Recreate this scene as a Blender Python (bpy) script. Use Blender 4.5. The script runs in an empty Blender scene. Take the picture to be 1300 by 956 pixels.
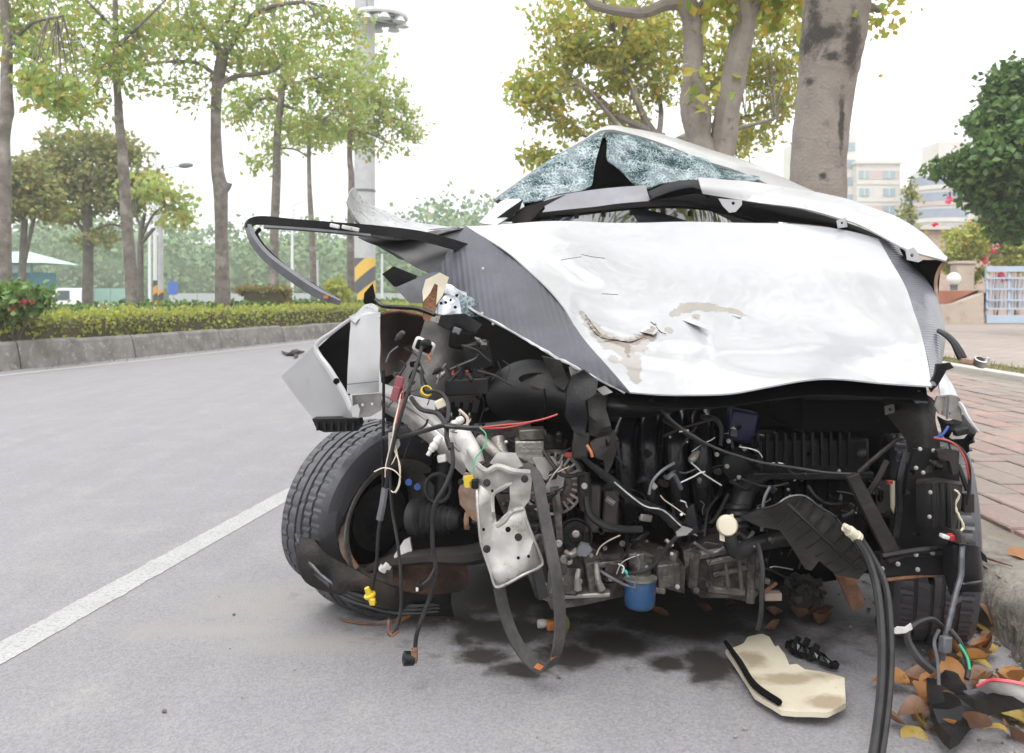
import bpy, bmesh, math, random
import numpy as np
from mathutils import Vector, Matrix, noise as mnoise

# ------------------------------------------------------------------ camera, sky, sun, exposure
SC = bpy.context.scene
COL = SC.collection
F, CX, HY, CAMH = 1083.0, 650.0, 372.0, 1.0      # survey constants of the photograph (pixels, metres)
cam = bpy.data.cameras.new("camera"); camo = bpy.data.objects.new("camera", cam); COL.objects.link(camo)
camo.location = (0, 0, CAMH); camo.rotation_euler = (math.radians(90), 0, 0)
cam.sensor_width = 36; cam.lens = 36 * F / 1300; cam.shift_y = -(478 - HY) / 1300
cam.clip_start = 0.05; cam.clip_end = 3000
cam.dof.use_dof = True; cam.dof.focus_distance = 2.45; cam.dof.aperture_fstop = 6.3
SC.camera = camo
SC.render.resolution_x, SC.render.resolution_y = 1024, 753
SUN_EL, SUN_AZ = 58, 200
W = bpy.data.worlds.new("World"); SC.world = W; W.use_nodes = True
nt = W.node_tree; nt.nodes.clear()
sky = nt.nodes.new("ShaderNodeTexSky"); sky.sky_type = 'NISHITA'; sky.sun_disc = False
sky.sun_elevation = math.radians(SUN_EL); sky.sun_rotation = math.radians(SUN_AZ)
sky.air_density = 1.0; sky.dust_density = 3.0
hs = nt.nodes.new("ShaderNodeHueSaturation"); hs.inputs['Saturation'].default_value = 0.25
mx = nt.nodes.new("ShaderNodeMix"); mx.data_type = 'RGBA'; mx.inputs[0].default_value = 0.92
mx.inputs[7].default_value = (10, 10.1, 10.3, 1)             # cloud sheet, brighter overhead as overcast skies are
tcw = nt.nodes.new("ShaderNodeTexCoord"); sp = nt.nodes.new("ShaderNodeSeparateXYZ"); nt.links.new(tcw.outputs['Generated'], sp.inputs[0])
mz = nt.nodes.new("ShaderNodeMapRange"); mz.inputs[3].default_value = .64; mz.inputs[4].default_value = 1.45; nt.links.new(sp.outputs['Z'], mz.inputs[0])
cz = nt.nodes.new("ShaderNodeTexNoise"); cz.inputs['Scale'].default_value = 2.2; cz.inputs['Detail'].default_value = 4; nt.links.new(tcw.outputs['Generated'], cz.inputs['Vector'])
mc = nt.nodes.new("ShaderNodeMapRange"); mc.inputs[3].default_value = .90; mc.inputs[4].default_value = 1.10; nt.links.new(cz.outputs[0], mc.inputs[0])
mu = nt.nodes.new("ShaderNodeMath"); mu.operation = 'MULTIPLY'; nt.links.new(mz.outputs[0], mu.inputs[0]); nt.links.new(mc.outputs[0], mu.inputs[1])
vm = nt.nodes.new("ShaderNodeVectorMath"); vm.operation = 'SCALE'; vm.inputs[0].default_value = (10, 10.1, 10.3); nt.links.new(mu.outputs[0], vm.inputs['Scale']); nt.links.new(vm.outputs[0], mx.inputs[7])
bg = nt.nodes.new("ShaderNodeBackground"); bg.inputs['Strength'].default_value = 0.1
wo = nt.nodes.new("ShaderNodeOutputWorld")
nt.links.new(sky.outputs[0], hs.inputs['Color']); nt.links.new(hs.outputs[0], mx.inputs[6])
nt.links.new(mx.outputs[2], bg.inputs[0]); nt.links.new(bg.outputs[0], wo.inputs[0])
sl = bpy.data.lights.new("sun", 'SUN'); sl.energy = 0.9; sl.angle = math.radians(25); sl.color = (1, .97, .93)
so = bpy.data.objects.new("sun", sl); COL.objects.link(so)
el, az = math.radians(SUN_EL), math.radians(SUN_AZ)
sd = Vector((math.sin(az) * math.cos(el), math.cos(az) * math.cos(el), math.sin(el)))
so.rotation_euler = sd.to_track_quat('Z', 'Y').to_euler(); so.location = sd * 60
SC.view_settings.view_transform = 'Standard'; SC.view_settings.look = 'None'
SC.view_settings.exposure = 1.08; SC.view_settings.gamma = 1; SC.view_settings.use_curve_mapping = False
SC.render.engine = 'CYCLES'
SC.cycles.use_denoising = True
SC.cycles.max_bounces = 8; SC.cycles.transparent_max_bounces = 16; SC.cycles.volume_bounces = 1
rnd = random.Random(7); nr = np.random.RandomState(7)

def at(px, py, d):
    return Vector(((px - CX) / F * d, d, CAMH + (HY - py) / F * d))
def gd(px, py, z=0.0):                                # point of a horizontal surface at height z
    return at(px, py, F * (CAMH - z) / (py - HY))

# ------------------------------------------------------------------ materials
def mat(name, col, rough=.6, metal=0., c2=None, ns=8., nlo=.4, nhi=.65, bump=0., bs=60., coat=0., spec=.5,
        c3=None, n3=2., lo3=.55, hi3=.7, island=None, transl=0., obj=False, trans=0.):
    m = bpy.data.materials.new(name); m.use_nodes = True
    t = m.node_tree; n, L = t.nodes, t.links
    b = n['Principled BSDF']
    b.inputs['Roughness'].default_value = rough; b.inputs['Metallic'].default_value = metal
    b.inputs['Coat Weight'].default_value = coat; b.inputs['Specular IOR Level'].default_value = spec
    if trans: b.inputs['Transmission Weight'].default_value = trans
    tc = n.new('ShaderNodeNewGeometry') if not obj else n.new('ShaderNodeTexCoord')
    P_ = tc.outputs['Position'] if not obj else tc.outputs['Object']
    cur = None
    def rgb(c):
        r = n.new('ShaderNodeRGB'); r.outputs[0].default_value = (*c, 1); return r.outputs[0]
    cur = rgb(col)
    if island:
        g = n.new('ShaderNodeNewGeometry'); cr = n.new('ShaderNodeValToRGB')
        while len(cr.color_ramp.elements) < len(island): cr.color_ramp.elements.new(.5)
        for i, c in enumerate(island):
            cr.color_ramp.elements[i].position = i / max(1, len(island) - 1); cr.color_ramp.elements[i].color = (*c, 1)
        L.new(g.outputs['Random Per Island'], cr.inputs[0]); cur = cr.outputs[0]
    def layer(cur, c, s, lo, hi, det):
        nz = n.new('ShaderNodeTexNoise'); nz.inputs['Scale'].default_value = s; nz.inputs['Detail'].default_value = det
        nz.inputs['Roughness'].default_value = .65
        L.new(P_, nz.inputs['Vector'])
        mr = n.new('ShaderNodeMapRange'); mr.inputs[1].default_value = lo; mr.inputs[2].default_value = hi
        L.new(nz.outputs[0], mr.inputs[0])
        mm = n.new('ShaderNodeMix'); mm.data_type = 'RGBA'
        L.new(mr.outputs[0], mm.inputs[0]); L.new(cur, mm.inputs[6]); mm.inputs[7].default_value = (*c, 1)
        return mm.outputs[2]
    if c2: cur = layer(cur, c2, ns, nlo, nhi, 6)
    if c3: cur = layer(cur, c3, n3, lo3, hi3, 8)
    L.new(cur, b.inputs['Base Color'])
    if bump:
        nz = n.new('ShaderNodeTexNoise'); nz.inputs['Scale'].default_value = bs; nz.inputs['Detail'].default_value = 6
        L.new(P_, nz.inputs['Vector'])
        bp = n.new('ShaderNodeBump'); bp.inputs['Strength'].default_value = bump; bp.inputs['Distance'].default_value = .01
        L.new(nz.outputs[0], bp.inputs['Height']); L.new(bp.outputs[0], b.inputs['Normal'])
    if transl:
        o = n['Material Output']; tr = n.new('ShaderNodeBsdfTranslucent'); ms = n.new('ShaderNodeMixShader')
        ms.inputs[0].default_value = transl
        L.new(cur, tr.inputs[0]); L.new(b.outputs[0], ms.inputs[1]); L.new(tr.outputs[0], ms.inputs[2]); L.new(ms.outputs[0], o.inputs[0])
    m['col_socket'] = 0
    return m
def nodes(m): return m.node_tree.nodes, m.node_tree.links, m.node_tree.nodes['Principled BSDF']
def blotch(m, spots, col, s=9., amt=.35, edge=.25, rough=None):
    """stains and painted shade of a given place and size: spots = (centre, radius xyz), outline broken up by noise"""
    n, L, b = nodes(m)
    g = n.new('ShaderNodeNewGeometry'); tot = None
    nz = n.new('ShaderNodeTexNoise'); nz.inputs['Scale'].default_value = s; nz.inputs['Detail'].default_value = 7
    nz.inputs['Roughness'].default_value = .7
    L.new(g.outputs['Position'], nz.inputs['Vector'])
    for c, r in spots:
        a = n.new('ShaderNodeVectorMath'); a.operation = 'SUBTRACT'; L.new(g.outputs['Position'], a.inputs[0]); a.inputs[1].default_value = c
        d = n.new('ShaderNodeVectorMath'); d.operation = 'DIVIDE'; L.new(a.outputs[0], d.inputs[0]); d.inputs[1].default_value = r
        l = n.new('ShaderNodeVectorMath'); l.operation = 'LENGTH'; L.new(d.outputs[0], l.inputs[0])
        if tot is None: tot = l.outputs['Value']
        else:
            mn = n.new('ShaderNodeMath'); mn.operation = 'MINIMUM'; L.new(tot, mn.inputs[0]); L.new(l.outputs['Value'], mn.inputs[1]); tot = mn.outputs[0]
    ad = n.new('ShaderNodeMath'); ad.operation = 'MULTIPLY_ADD'; L.new(nz.outputs[0], ad.inputs[0]); ad.inputs[1].default_value = amt * 4; L.new(tot, ad.inputs[2])
    mr = n.new('ShaderNodeMapRange'); mr.inputs[1].default_value = 1 + amt * 2 + edge / 2; mr.inputs[2].default_value = 1 + amt * 2 - edge / 2
    L.new(ad.outputs[0], mr.inputs[0])
    src = b.inputs['Base Color'].links[0].from_socket
    mm = n.new('ShaderNodeMix'); mm.data_type = 'RGBA'; L.new(mr.outputs[0], mm.inputs[0]); L.new(src, mm.inputs[6]); mm.inputs[7].default_value = (*col, 1)
    L.new(mm.outputs[2], b.inputs['Base Color'])
    if rough is not None:
        m2 = n.new('ShaderNodeMapRange'); m2.inputs[3].default_value = b.inputs['Roughness'].default_value; m2.inputs[4].default_value = rough
        if b.inputs['Roughness'].links: return
        L.new(mr.outputs[0], m2.inputs[0]); L.new(m2.outputs[0], b.inputs['Roughness'])
def stripes_bump(m, axis, per, strength=.4, dist=.003):
    n, L, b = nodes(m)
    g = n.new('ShaderNodeNewGeometry'); dt = n.new('ShaderNodeVectorMath'); dt.operation = 'DOT_PRODUCT'
    dt.inputs[1].default_value = Vector(axis).normalized() * (2 * math.pi / per)
    L.new(g.outputs['Position'], dt.inputs[0])
    s = n.new('ShaderNodeMath'); s.operation = 'SINE'; L.new(dt.outputs['Value'], s.inputs[0])
    bp = n.new('ShaderNodeBump'); bp.inputs['Strength'].default_value = strength; bp.inputs['Distance'].default_value = dist
    L.new(s.outputs[0], bp.inputs['Height'])
    L.new(bp.outputs[0], b.inputs['Normal'])

M = {}
M['white'] = mat('white_paint', (.355, .355, .362), .3, c2=(.31, .31, .31), ns=4, nlo=.42, nhi=.75, coat=.2, c3=(.24, .225, .21), n3=16, lo3=.62, hi3=.78)
M['bonnet'] = mat('bonnet_paint', (.335, .34, .352), .24, c2=(.295, .30, .315), ns=2.6, nlo=.38, nhi=.68, coat=.45, c3=(.26, .235, .21), n3=22, lo3=.68, hi3=.76)
M['silver'] = mat('silver_paint', (.34, .345, .35), .35, .3, c2=(.19, .19, .19), ns=10, nlo=.42, nhi=.68, c3=(.07, .07, .07), n3=55, lo3=.55, hi3=.68)
M['carbon'] = mat('carbon_wrap', (.032, .034, .043), .38, c2=(.058, .060, .075), ns=5, spec=.45)
stripes_bump(M['carbon'], (1, .15, 0), .0165, .22, .002)
M['carbon_flat'] = mat('carbon_flap', (.02, .02, .022), .42, c2=(.04, .038, .036), ns=9)
M['carbon_r'] = mat('carbon_wrap_right', (.10, .10, .12), .34, c2=(.14, .14, .155), ns=5, coat=.2)
stripes_bump(M['carbon_r'], (0, .4, 1), .012, .6, .003)
M['blk'] = mat('black_plastic', (.008, .008, .009), .40, c2=(.018, .017, .016), ns=9, nlo=.45, nhi=.7, bump=.15, bs=150, spec=.16)
M['blk_m'] = mat('black_matt', (.006, .006, .006), .75, c2=(.010, .009, .008), ns=6, spec=.04)
M['blk_g'] = mat('black_gloss', (.006, .006, .007), .22, c2=(.014, .013, .013), ns=14, nlo=.5, nhi=.7, spec=.3)
M['blk_d'] = mat('dusty_black', (.016, .015, .014), .5, c2=(.036, .032, .028), ns=7, nlo=.4, nhi=.7, bump=.3, bs=80, spec=.16)
M['bay'] = mat('bay_panel', (.045, .042, .040), .42, .3, c2=(.07, .064, .058), ns=7, nlo=.4, nhi=.7, bump=.2, bs=60, spec=.3)
M['rubber'] = mat('tyre_rubber', (.013, .0125, .012), .6, c2=(.03, .027, .024), ns=10, nlo=.45, nhi=.7, bump=.35, bs=120, c3=(.06, .042, .03), n3=6, lo3=.56, hi3=.75, spec=.2)
M['tread'] = mat('tread_rubber', (.045, .045, .052), .4, spec=.6, c2=(.06, .058, .06), ns=10, nlo=.45, nhi=.7, bump=.15, bs=120)
M['alu'] = mat('cast_aluminium', (.30, .28, .255), .45, .55, c2=(.17, .155, .14), ns=14, nlo=.4, nhi=.65, bump=.3, bs=90, c3=(.10, .085, .07), n3=9, lo3=.55, hi3=.7)
M['engine'] = mat('dirty_engine', (.12, .108, .096), .5, .5, c2=(.055, .048, .041), ns=16, nlo=.4, nhi=.6, bump=.5, bs=70, c3=(.025, .021, .018), n3=8, lo3=.46, hi3=.6)
M['bracket'] = mat('painted_bracket', (.40, .388, .37), .38, .25, c2=(.26, .24, .215), ns=9, nlo=.42, nhi=.68, bump=.2, bs=40, c3=(.11, .075, .05), n3=16, lo3=.58, hi3=.7)
M['rail'] = mat('bare_rail', (.36, .345, .33), .34, .5, c2=(.2, .19, .175), ns=10, nlo=.42, nhi=.68)
M['steel'] = mat('steel', (.5, .49, .48), .35, .9, c2=(.3, .28, .26), ns=20)
M['rust'] = mat('rust', (.19, .085, .04), .85, c2=(.09, .042, .025), ns=22, nlo=.4, nhi=.6, bump=.5, bs=120, c3=(.26, .13, .06), n3=9)
M['rustpale'] = mat('rusty_grey', (.30, .24, .20), .7, c2=(.22, .11, .06), ns=12, nlo=.42, nhi=.6, bump=.3, bs=90)
M['cream'] = mat('cream_plastic', (.55, .50, .39), .5, c2=(.46, .41, .31), ns=9, nlo=.45, nhi=.7, c3=(.36, .28, .2), n3=25, lo3=.66, hi3=.72)
M['whitep'] = mat('white_plastic', (.52, .51, .49), .45, c2=(.36, .345, .32), ns=15)
M['grey'] = mat('grey_plastic', (.11, .115, .125), .42, c2=(.07, .07, .075), ns=12)
M['yellow'] = mat('yellow_plastic', (.50, .36, .02), .45)
M['red'] = mat('red_plastic', (.32, .03, .025), .45)
M['orange'] = mat('orange_plastic', (.45, .14, .03), .55, c2=(.3, .1, .04), ns=20)
M['maroon'] = mat('maroon_plastic', (.20, .05, .06), .5)
M['teal'] = mat('teal_plastic', (.02, .30, .26), .5)
M['green'] = mat('green_wire', (.03, .32, .14), .5)
M['bluew'] = mat('blue_wire', (.03, .08, .30), .5)
M['bluef'] = mat('blue_filter', (.006, .042, .115), .4, c2=(.014, .055, .12), ns=30, nlo=.5, nhi=.62, c3=(.10, .055, .03), n3=14, lo3=.56, hi3=.66, bump=.15, bs=60)
M['navy'] = mat('navy_plastic', (.006, .007, .05), .45)
M['wirew'] = mat('pale_wire', (.55, .47, .38), .6)
M['rubber_hose'] = mat('hose_rubber', (.012, .012, .013), .36, c2=(.025, .024, .023), ns=14, spec=.3)
M['belt'] = mat('belt_rubber', (.030, .028, .027), .55, c2=(.065, .06, .055), ns=18, bump=.2, bs=120)
M['winglass'] = mat('lower_glass', (.03, .035, .04), .03, spec=.9)
def crack_glass():
    m = bpy.data.materials.new('shattered_glass'); m.use_nodes = True
    n, L = m.node_tree.nodes, m.node_tree.links; b = n['Principled BSDF']; o = n['Material Output']
    g = n.new('ShaderNodeNewGeometry')
    nz = n.new('ShaderNodeTexNoise'); nz.inputs['Scale'].default_value = 14; nz.inputs['Detail'].default_value = 4
    L.new(g.outputs['Position'], nz.inputs['Vector'])
    mxv = n.new('ShaderNodeMix'); mxv.data_type = 'RGBA'; mxv.blend_type = 'LINEAR_LIGHT'; mxv.inputs[0].default_value = .035
    L.new(g.outputs['Position'], mxv.inputs[6]); L.new(nz.outputs['Color'], mxv.inputs[7])
    v = n.new('ShaderNodeTexVoronoi'); v.feature = 'DISTANCE_TO_EDGE'; v.inputs['Scale'].default_value = 62
    L.new(mxv.outputs[2], v.inputs['Vector'])
    v2 = n.new('ShaderNodeTexVoronoi'); v2.inputs['Scale'].default_value = 62
    L.new(mxv.outputs[2], v2.inputs['Vector'])
    mr = n.new('ShaderNodeMapRange'); mr.inputs[1].default_value = .005; mr.inputs[3].default_value = 1; mr.inputs[4].default_value = 0
    wn = n.new('ShaderNodeTexNoise'); wn.inputs['Scale'].default_value = 20; wn.inputs['Detail'].default_value = 3; L.new(g.outputs['Position'], wn.inputs['Vector'])
    wr = n.new('ShaderNodeMapRange'); wr.inputs[1].default_value = .35; wr.inputs[2].default_value = .7; wr.inputs[3].default_value = .02; wr.inputs[4].default_value = .26; L.new(wn.outputs[0], wr.inputs[0]); L.new(wr.outputs[0], mr.inputs[2])
    L.new(v.outputs['Distance'], mr.inputs[0])
    # per-cell body colour from teal to pale blue white
    cr = n.new('ShaderNodeValToRGB'); e = cr.color_ramp.elements
    e[0].position = .15; e[0].color = (.015, .05, .06, 1); e[1].position = .95; e[1].color = (.22, .31, .33, 1)
    k = e.new(.5); k.color = (.09, .18, .20, 1)
    L.new(v2.outputs['Color'], cr.inputs[0])
    big = n.new('ShaderNodeTexNoise'); big.inputs['Scale'].default_value = 6.5; big.inputs['Detail'].default_value = 5
    L.new(g.outputs['Position'], big.inputs['Vector'])
    bm_ = n.new('ShaderNodeMapRange'); bm_.inputs[1].default_value = .47; bm_.inputs[2].default_value = .56
    L.new(big.outputs[0], bm_.inputs[0])
    m1 = n.new('ShaderNodeMix'); m1.data_type = 'RGBA'; m1.inputs[7].default_value = (.20, .235, .255, 1)
    mh = n.new('ShaderNodeMath'); mh.operation = 'MULTIPLY'; mh.inputs[1].default_value = .75
    L.new(bm_.outputs[0], mh.inputs[0]); L.new(mh.outputs[0], m1.inputs[0]); L.new(cr.outputs[0], m1.inputs[6])
    m2 = n.new('ShaderNodeMix'); m2.data_type = 'RGBA'; m2.inputs[7].default_value = (.34, .395, .40, 1)
    L.new(mr.outputs[0], m2.inputs[0]); L.new(m1.outputs[2], m2.inputs[6])
    L.new(m2.outputs[2], b.inputs['Base Color'])
    b.inputs['Roughness'].default_value = .12
    bp = n.new('ShaderNodeBump'); bp.inputs['Strength'].default_value = .8; bp.inputs['Distance'].default_value = .006
    L.new(v2.outputs['Color'], bp.inputs['Height']); L.new(bp.outputs[0], b.inputs['Normal'])
    tr = n.new('ShaderNodeBsdfTransparent'); tr.inputs[0].default_value = (.78, .9, .9, 1)
    ms = n.new('ShaderNodeMixShader')
    tf = n.new('ShaderNodeMapRange'); tf.inputs[3].default_value = .12; tf.inputs[4].default_value = .85
    L.new(mr.outputs[0], tf.inputs[0])
    f2 = n.new('ShaderNodeMath'); f2.operation = 'MULTIPLY_ADD'; f2.inputs[1].default_value = .5
    L.new(bm_.outputs[0], f2.inputs[0]); L.new(tf.outputs[0], f2.inputs[2]); f2.use_clamp = True
    L.new(f2.outputs[0], ms.inputs[0]); L.new(tr.outputs[0], ms.inputs[1]); L.new(b.outputs[0], ms.inputs[2]); L.new(ms.outputs[0], o.inputs[0])
    return m
M['crack'] = crack_glass()

# ------------------------------------------------------------------ mesh helpers
def rootloc(p):
    while p is not None and p.parent is not None: p = p.parent
    return Vector(p.location) if p is not None else Vector()
def mk(name, vf, m, parent=None, smooth=True, bevel=0., label=None, kind=None, ang=35):
    v, f = vf
    off = rootloc(parent)
    me = bpy.data.meshes.new(name)
    v = np.asarray(v, dtype=float).reshape(-1, 3) - np.array(off)
    me.from_pydata(v.tolist(), [], f)
    me.materials.append(m)
    if smooth and len(f):
        me.polygons.foreach_set('use_smooth', [True] * len(me.polygons))
        try: me.set_sharp_from_angle(angle=math.radians(ang))
        except Exception: pass
    me.update()
    o = bpy.data.objects.new(name, me); COL.objects.link(o)
    if parent is not None: o.parent = parent
    if bevel:
        bv = o.modifiers.new('bevel', 'BEVEL'); bv.width = bevel; bv.segments = 2; bv.limit_method = 'ANGLE'
    if label: o['label'] = label
    if kind: o['kind'] = kind
    return o
def thing(name, loc, label, cat, group=None):
    o = bpy.data.objects.new(name, None); COL.objects.link(o); o.location = loc; o.empty_display_size = .1
    o['label'] = label; o['category'] = cat
    if group: o['group'] = group
    return o
def tag(o, label, cat, group=None):
    o['label'] = label; o['category'] = cat
    if group: o['group'] = group
    return o
def join(*vfs):
    V, Fc, k = [], [], 0
    for v, f in vfs:
        v = np.asarray(v, dtype=float).reshape(-1, 3); V.append(v)
        Fc += [tuple(i + k for i in q) for q in f]; k += len(v)
    return np.concatenate(V), Fc
def box(c, s, R=None):
    c = np.array(c, float); s = np.array(s, float) / 2
    v = np.array([[x, y, z] for x in (-1, 1) for y in (-1, 1) for z in (-1, 1)], float) * s
    if R is not None: v = v @ np.array(R).T
    return v + c, [(0, 1, 3, 2), (4, 6, 7, 5), (0, 4, 5, 1), (2, 3, 7, 6), (0, 2, 6, 4), (1, 5, 7, 3)]
def rotm(rx=0, ry=0, rz=0):
    return Matrix.Rotation(math.radians(rz), 3, 'Z') @ Matrix.Rotation(math.radians(ry), 3, 'Y') @ Matrix.Rotation(math.radians(rx), 3, 'X')
def smoothpath(pts, k=6, closed=False):
    p = [Vector(q) for q in pts]; n = len(p)
    if n < 3 or k < 2: return p
    out = []
    rng = n if closed else n - 1
    for i in range(rng):
        a, b, c, d = (p[(i - 1) % n], p[i], p[(i + 1) % n], p[(i + 2) % n]) if closed else (p[max(0, i - 1)], p[i], p[i + 1], p[min(n - 1, i + 2)])
        for j in range(k):
            t = j / k
            out.append(.5 * ((2 * b) + (c - a) * t + (2 * a - 5 * b + 4 * c - d) * t * t + (3 * b - a - 3 * c + d) * t ** 3))
    if not closed: out.append(p[-1])
    return out
def tube(pts, r, n=8, k=5, closed=False, sx=1., cap=True, rough=0., up=None):
    pts = smoothpath(pts, k, closed); N = len(pts)
    if isinstance(r, (list, tuple)):
        rr = np.interp(np.linspace(0, 1, N), np.linspace(0, 1, len(r)), r)
    else: rr = np.full(N, r)
    V, Fc = [], []
    T = []
    for i in range(N):
        a = pts[(i - 1) % N] if closed else pts[max(0, i - 1)]; b = pts[(i + 1) % N] if closed else pts[min(N - 1, i + 1)]
        t = (b - a); T.append(t.normalized() if t.length > 1e-9 else Vector((0, 0, 1)))
    nrm = Vector(up) if up else (Vector((0, 0, 1)) if abs(T[0].z) < .9 else Vector((1, 0, 0)))
    for i in range(N):
        t = T[i]
        if up: nrm = Vector(up)
        nrm = (nrm - t * nrm.dot(t)); nrm = nrm.normalized() if nrm.length > 1e-6 else t.orthogonal().normalized()
        bn = t.cross(nrm)
        for j in range(n):
            a = 2 * math.pi * (j + .5) / n
            q = rr[i] * (1 + (rnd.uniform(-rough, rough) if rough else 0))
            V.append(pts[i] + nrm * (math.cos(a) * q) + bn * (math.sin(a) * q * sx))
    for i in range(N if closed else N - 1):
        for j in range(n):
            a, b = i * n + j, i * n + (j + 1) % n; c, d = ((i + 1) % N) * n + (j + 1) % n, ((i + 1) % N) * n + j
            Fc.append((a, b, c, d))
    if cap and not closed:
        Fc.append(tuple(range(n - 1, -1, -1))); Fc.append(tuple((N - 1) * n + j for j in range(n)))
    return np.array([tuple(q) for q in V]), Fc
def ptube(pp, r, **k): return tube([at(*q) for q in pp], r, **k)
def lathe(prof, org, axis, seg=24, capped=True, fn=None):
    ax = Vector(axis).normalized(); u = ax.orthogonal().normalized(); w = ax.cross(u); org = Vector(org)
    V, Fc = [], []; n = len(prof)
    for i in range(seg):
        a = 2 * math.pi * i / seg; dr = u * math.cos(a) + w * math.sin(a)
        for j, (r, h) in enumerate(prof):
            if fn: r = fn(i, j, r, h)
            V.append(org + dr * r + ax * h)
    for i in range(seg):
        k = (i + 1) % seg
        for j in range(n - 1): Fc.append((i * n + j, k * n + j, k * n + j + 1, i * n + j + 1))
    if capped:
        Fc.append(tuple(i * n for i in range(seg - 1, -1, -1))); Fc.append(tuple(i * n + n - 1 for i in range(seg)))
    return np.array([tuple(q) for q in V]), Fc
def grid(rows, ku=5, kv=5):
    """smooth grid of world points through the control rows"""
    R = [smoothpath(r, ku) for r in rows]
    Ct = [smoothpath([R[i][j] for i in range(len(R))], kv) for j in range(len(R[0]))]
    return [[Ct[j][i] for j in range(len(Ct))] for i in range(len(Ct[0]))]
def shell(G, th=.003, crump=0., cs=8., side=1):
    a, b = len(G), len(G[0])
    A = np.array([[tuple(q) for q in r] for r in G])
    du = np.gradient(A, axis=1); dv = np.gradient(A, axis=0)
    N = np.cross(du, dv); N /= np.maximum(np.linalg.norm(N, axis=2, keepdims=True), 1e-9)
    if crump:
        for i in range(a):
            for j in range(b):
                A[i, j] += N[i, j] * crump * mnoise.noise(Vector(A[i, j]) * cs)
    B = A + N * th * side
    V = np.concatenate([A.reshape(-1, 3), B.reshape(-1, 3)]); Fc = []; o = a * b
    for i in range(a - 1):
        for j in range(b - 1):
            q = (i * b + j, i * b + j + 1, (i + 1) * b + j + 1, (i + 1) * b + j)
            Fc.append(q); Fc.append(tuple(x + o for x in reversed(q)))
    ring = [j for j in range(b)] + [i * b + b - 1 for i in range(1, a)] + [(a - 1) * b + j for j in range(b - 2, -1, -1)] + [i * b for i in range(a - 2, 0, -1)]
    for i in range(len(ring)):
        p, q = ring[i], ring[(i + 1) % len(ring)]
        Fc.append((q, p, p + o, q + o))
    return V, Fc
def psheet(rows, th=.003, ku=5, kv=5, **k):
    return shell(grid([[at(*q) for q in r] for r in rows], ku, kv), th, **k)
def plate(outline, d=None, th=.004, holes=(), cuts=0, crump=0., cs=12., seed=0.):
    """sheet-metal piece with an outline (px, py[, depth]) and holes, given thickness away from the viewer"""
    bm = bmesh.new()
    if d is None: d = sum(q[2] for q in outline) / len(outline)
    def P3(q): return at(q[0], q[1], q[2] if len(q) > 2 else d)
    es = []
    for loop in [outline] + list(holes):
        vs = [bm.verts.new(P3(q)) for q in loop]
        for i in range(len(vs)): es.append(bm.edges.new((vs[i], vs[(i + 1) % len(vs)])))
    bmesh.ops.triangle_fill(bm, use_beauty=True, use_dissolve=False, edges=es)
    if cuts:
        bmesh.ops.subdivide_edges(bm, edges=bm.edges[:], cuts=cuts, use_grid_fill=True)
        bmesh.ops.triangulate(bm, faces=bm.faces[:])
    bmesh.ops.recalc_face_normals(bm, faces=bm.faces[:])
    bm.normal_update()
    fs = list(bm.faces)
    nn = sum((f.normal * f.calc_area() for f in fs), Vector())
    if nn.y > 0:
        for f in fs: f.normal_flip()
        nn = -nn
    nn.normalize()
    if crump:
        for v in bm.verts: v.co += nn * crump * mnoise.noise(v.co * cs + Vector((seed, 0, 0)))
    if th:
        ext = bmesh.ops.extrude_face_region(bm, geom=fs)
        for g in ext['geom']:
            if isinstance(g, bmesh.types.BMVert): g.co -= nn * th
        bmesh.ops.recalc_face_normals(bm, faces=bm.faces[:])
    bm.verts.index_update()
    V = np.array([tuple(v.co) for v in bm.verts]); Fc = [tuple(v.index for v in f.verts) for f in bm.faces]
    bm.free()
    return V, Fc
def circ(px, py, r, n=10, ry=None): return [(px + r * math.cos(2 * math.pi * i / n), py + (ry or r) * math.sin(2 * math.pi * i / n)) for i in range(n)]
def rects(px0, py0, px1, py1): return [(px0, py0), (px1, py0), (px1, py1), (px0, py1)]
def pbox(px, py, d, w, h, dep, R=None): return box(at(px, py, d), (w / F * d, dep, h / F * d), R)
def bolt(px, py, d, r, dirv=(0, -1, .1)):
    rr = r / F * d
    return lathe([(0, rr * .9), (rr * .55, rr * .9), (rr * .62, rr * .75), (rr * .62, rr * .3), (rr, rr * .25), (rr, -rr * .3), (0, -rr * .3)], at(px, py, d), dirv, 8, False)
def leaves(cs, n, sp, size, rs, flat=.0, asp=.45, zs=1.):
    """n leaf faces gathered round the given clump centres; sp = spread"""
    c = np.asarray(cs)[rs.randint(0, len(cs), n)]
    p = c + rs.normal(size=(n, 3)) * sp * np.array([1, 1, zs])
    d = rs.normal(size=(n, 3)); d[:, 2] -= .35; d /= np.linalg.norm(d, axis=1, keepdims=True)
    nn = rs.normal(size=(n, 3)); nn[:, 2] += flat; s = np.cross(d, nn); s /= np.maximum(np.linalg.norm(s, axis=1, keepdims=True), 1e-6)
    u = np.cross(s, d)
    L = size * rs.uniform(.6, 1.25, (n, 1))
    V = np.stack([p, p + d * L * .5 + s * L * asp + u * L * .10, p + d * L, p + d * L * .5 - s * L * asp + u * L * .10], axis=1).reshape(-1, 3)
    Fc = [(4 * i, 4 * i + 1, 4 * i + 2, 4 * i + 3) for i in range(n)]
    return V, Fc

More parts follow.
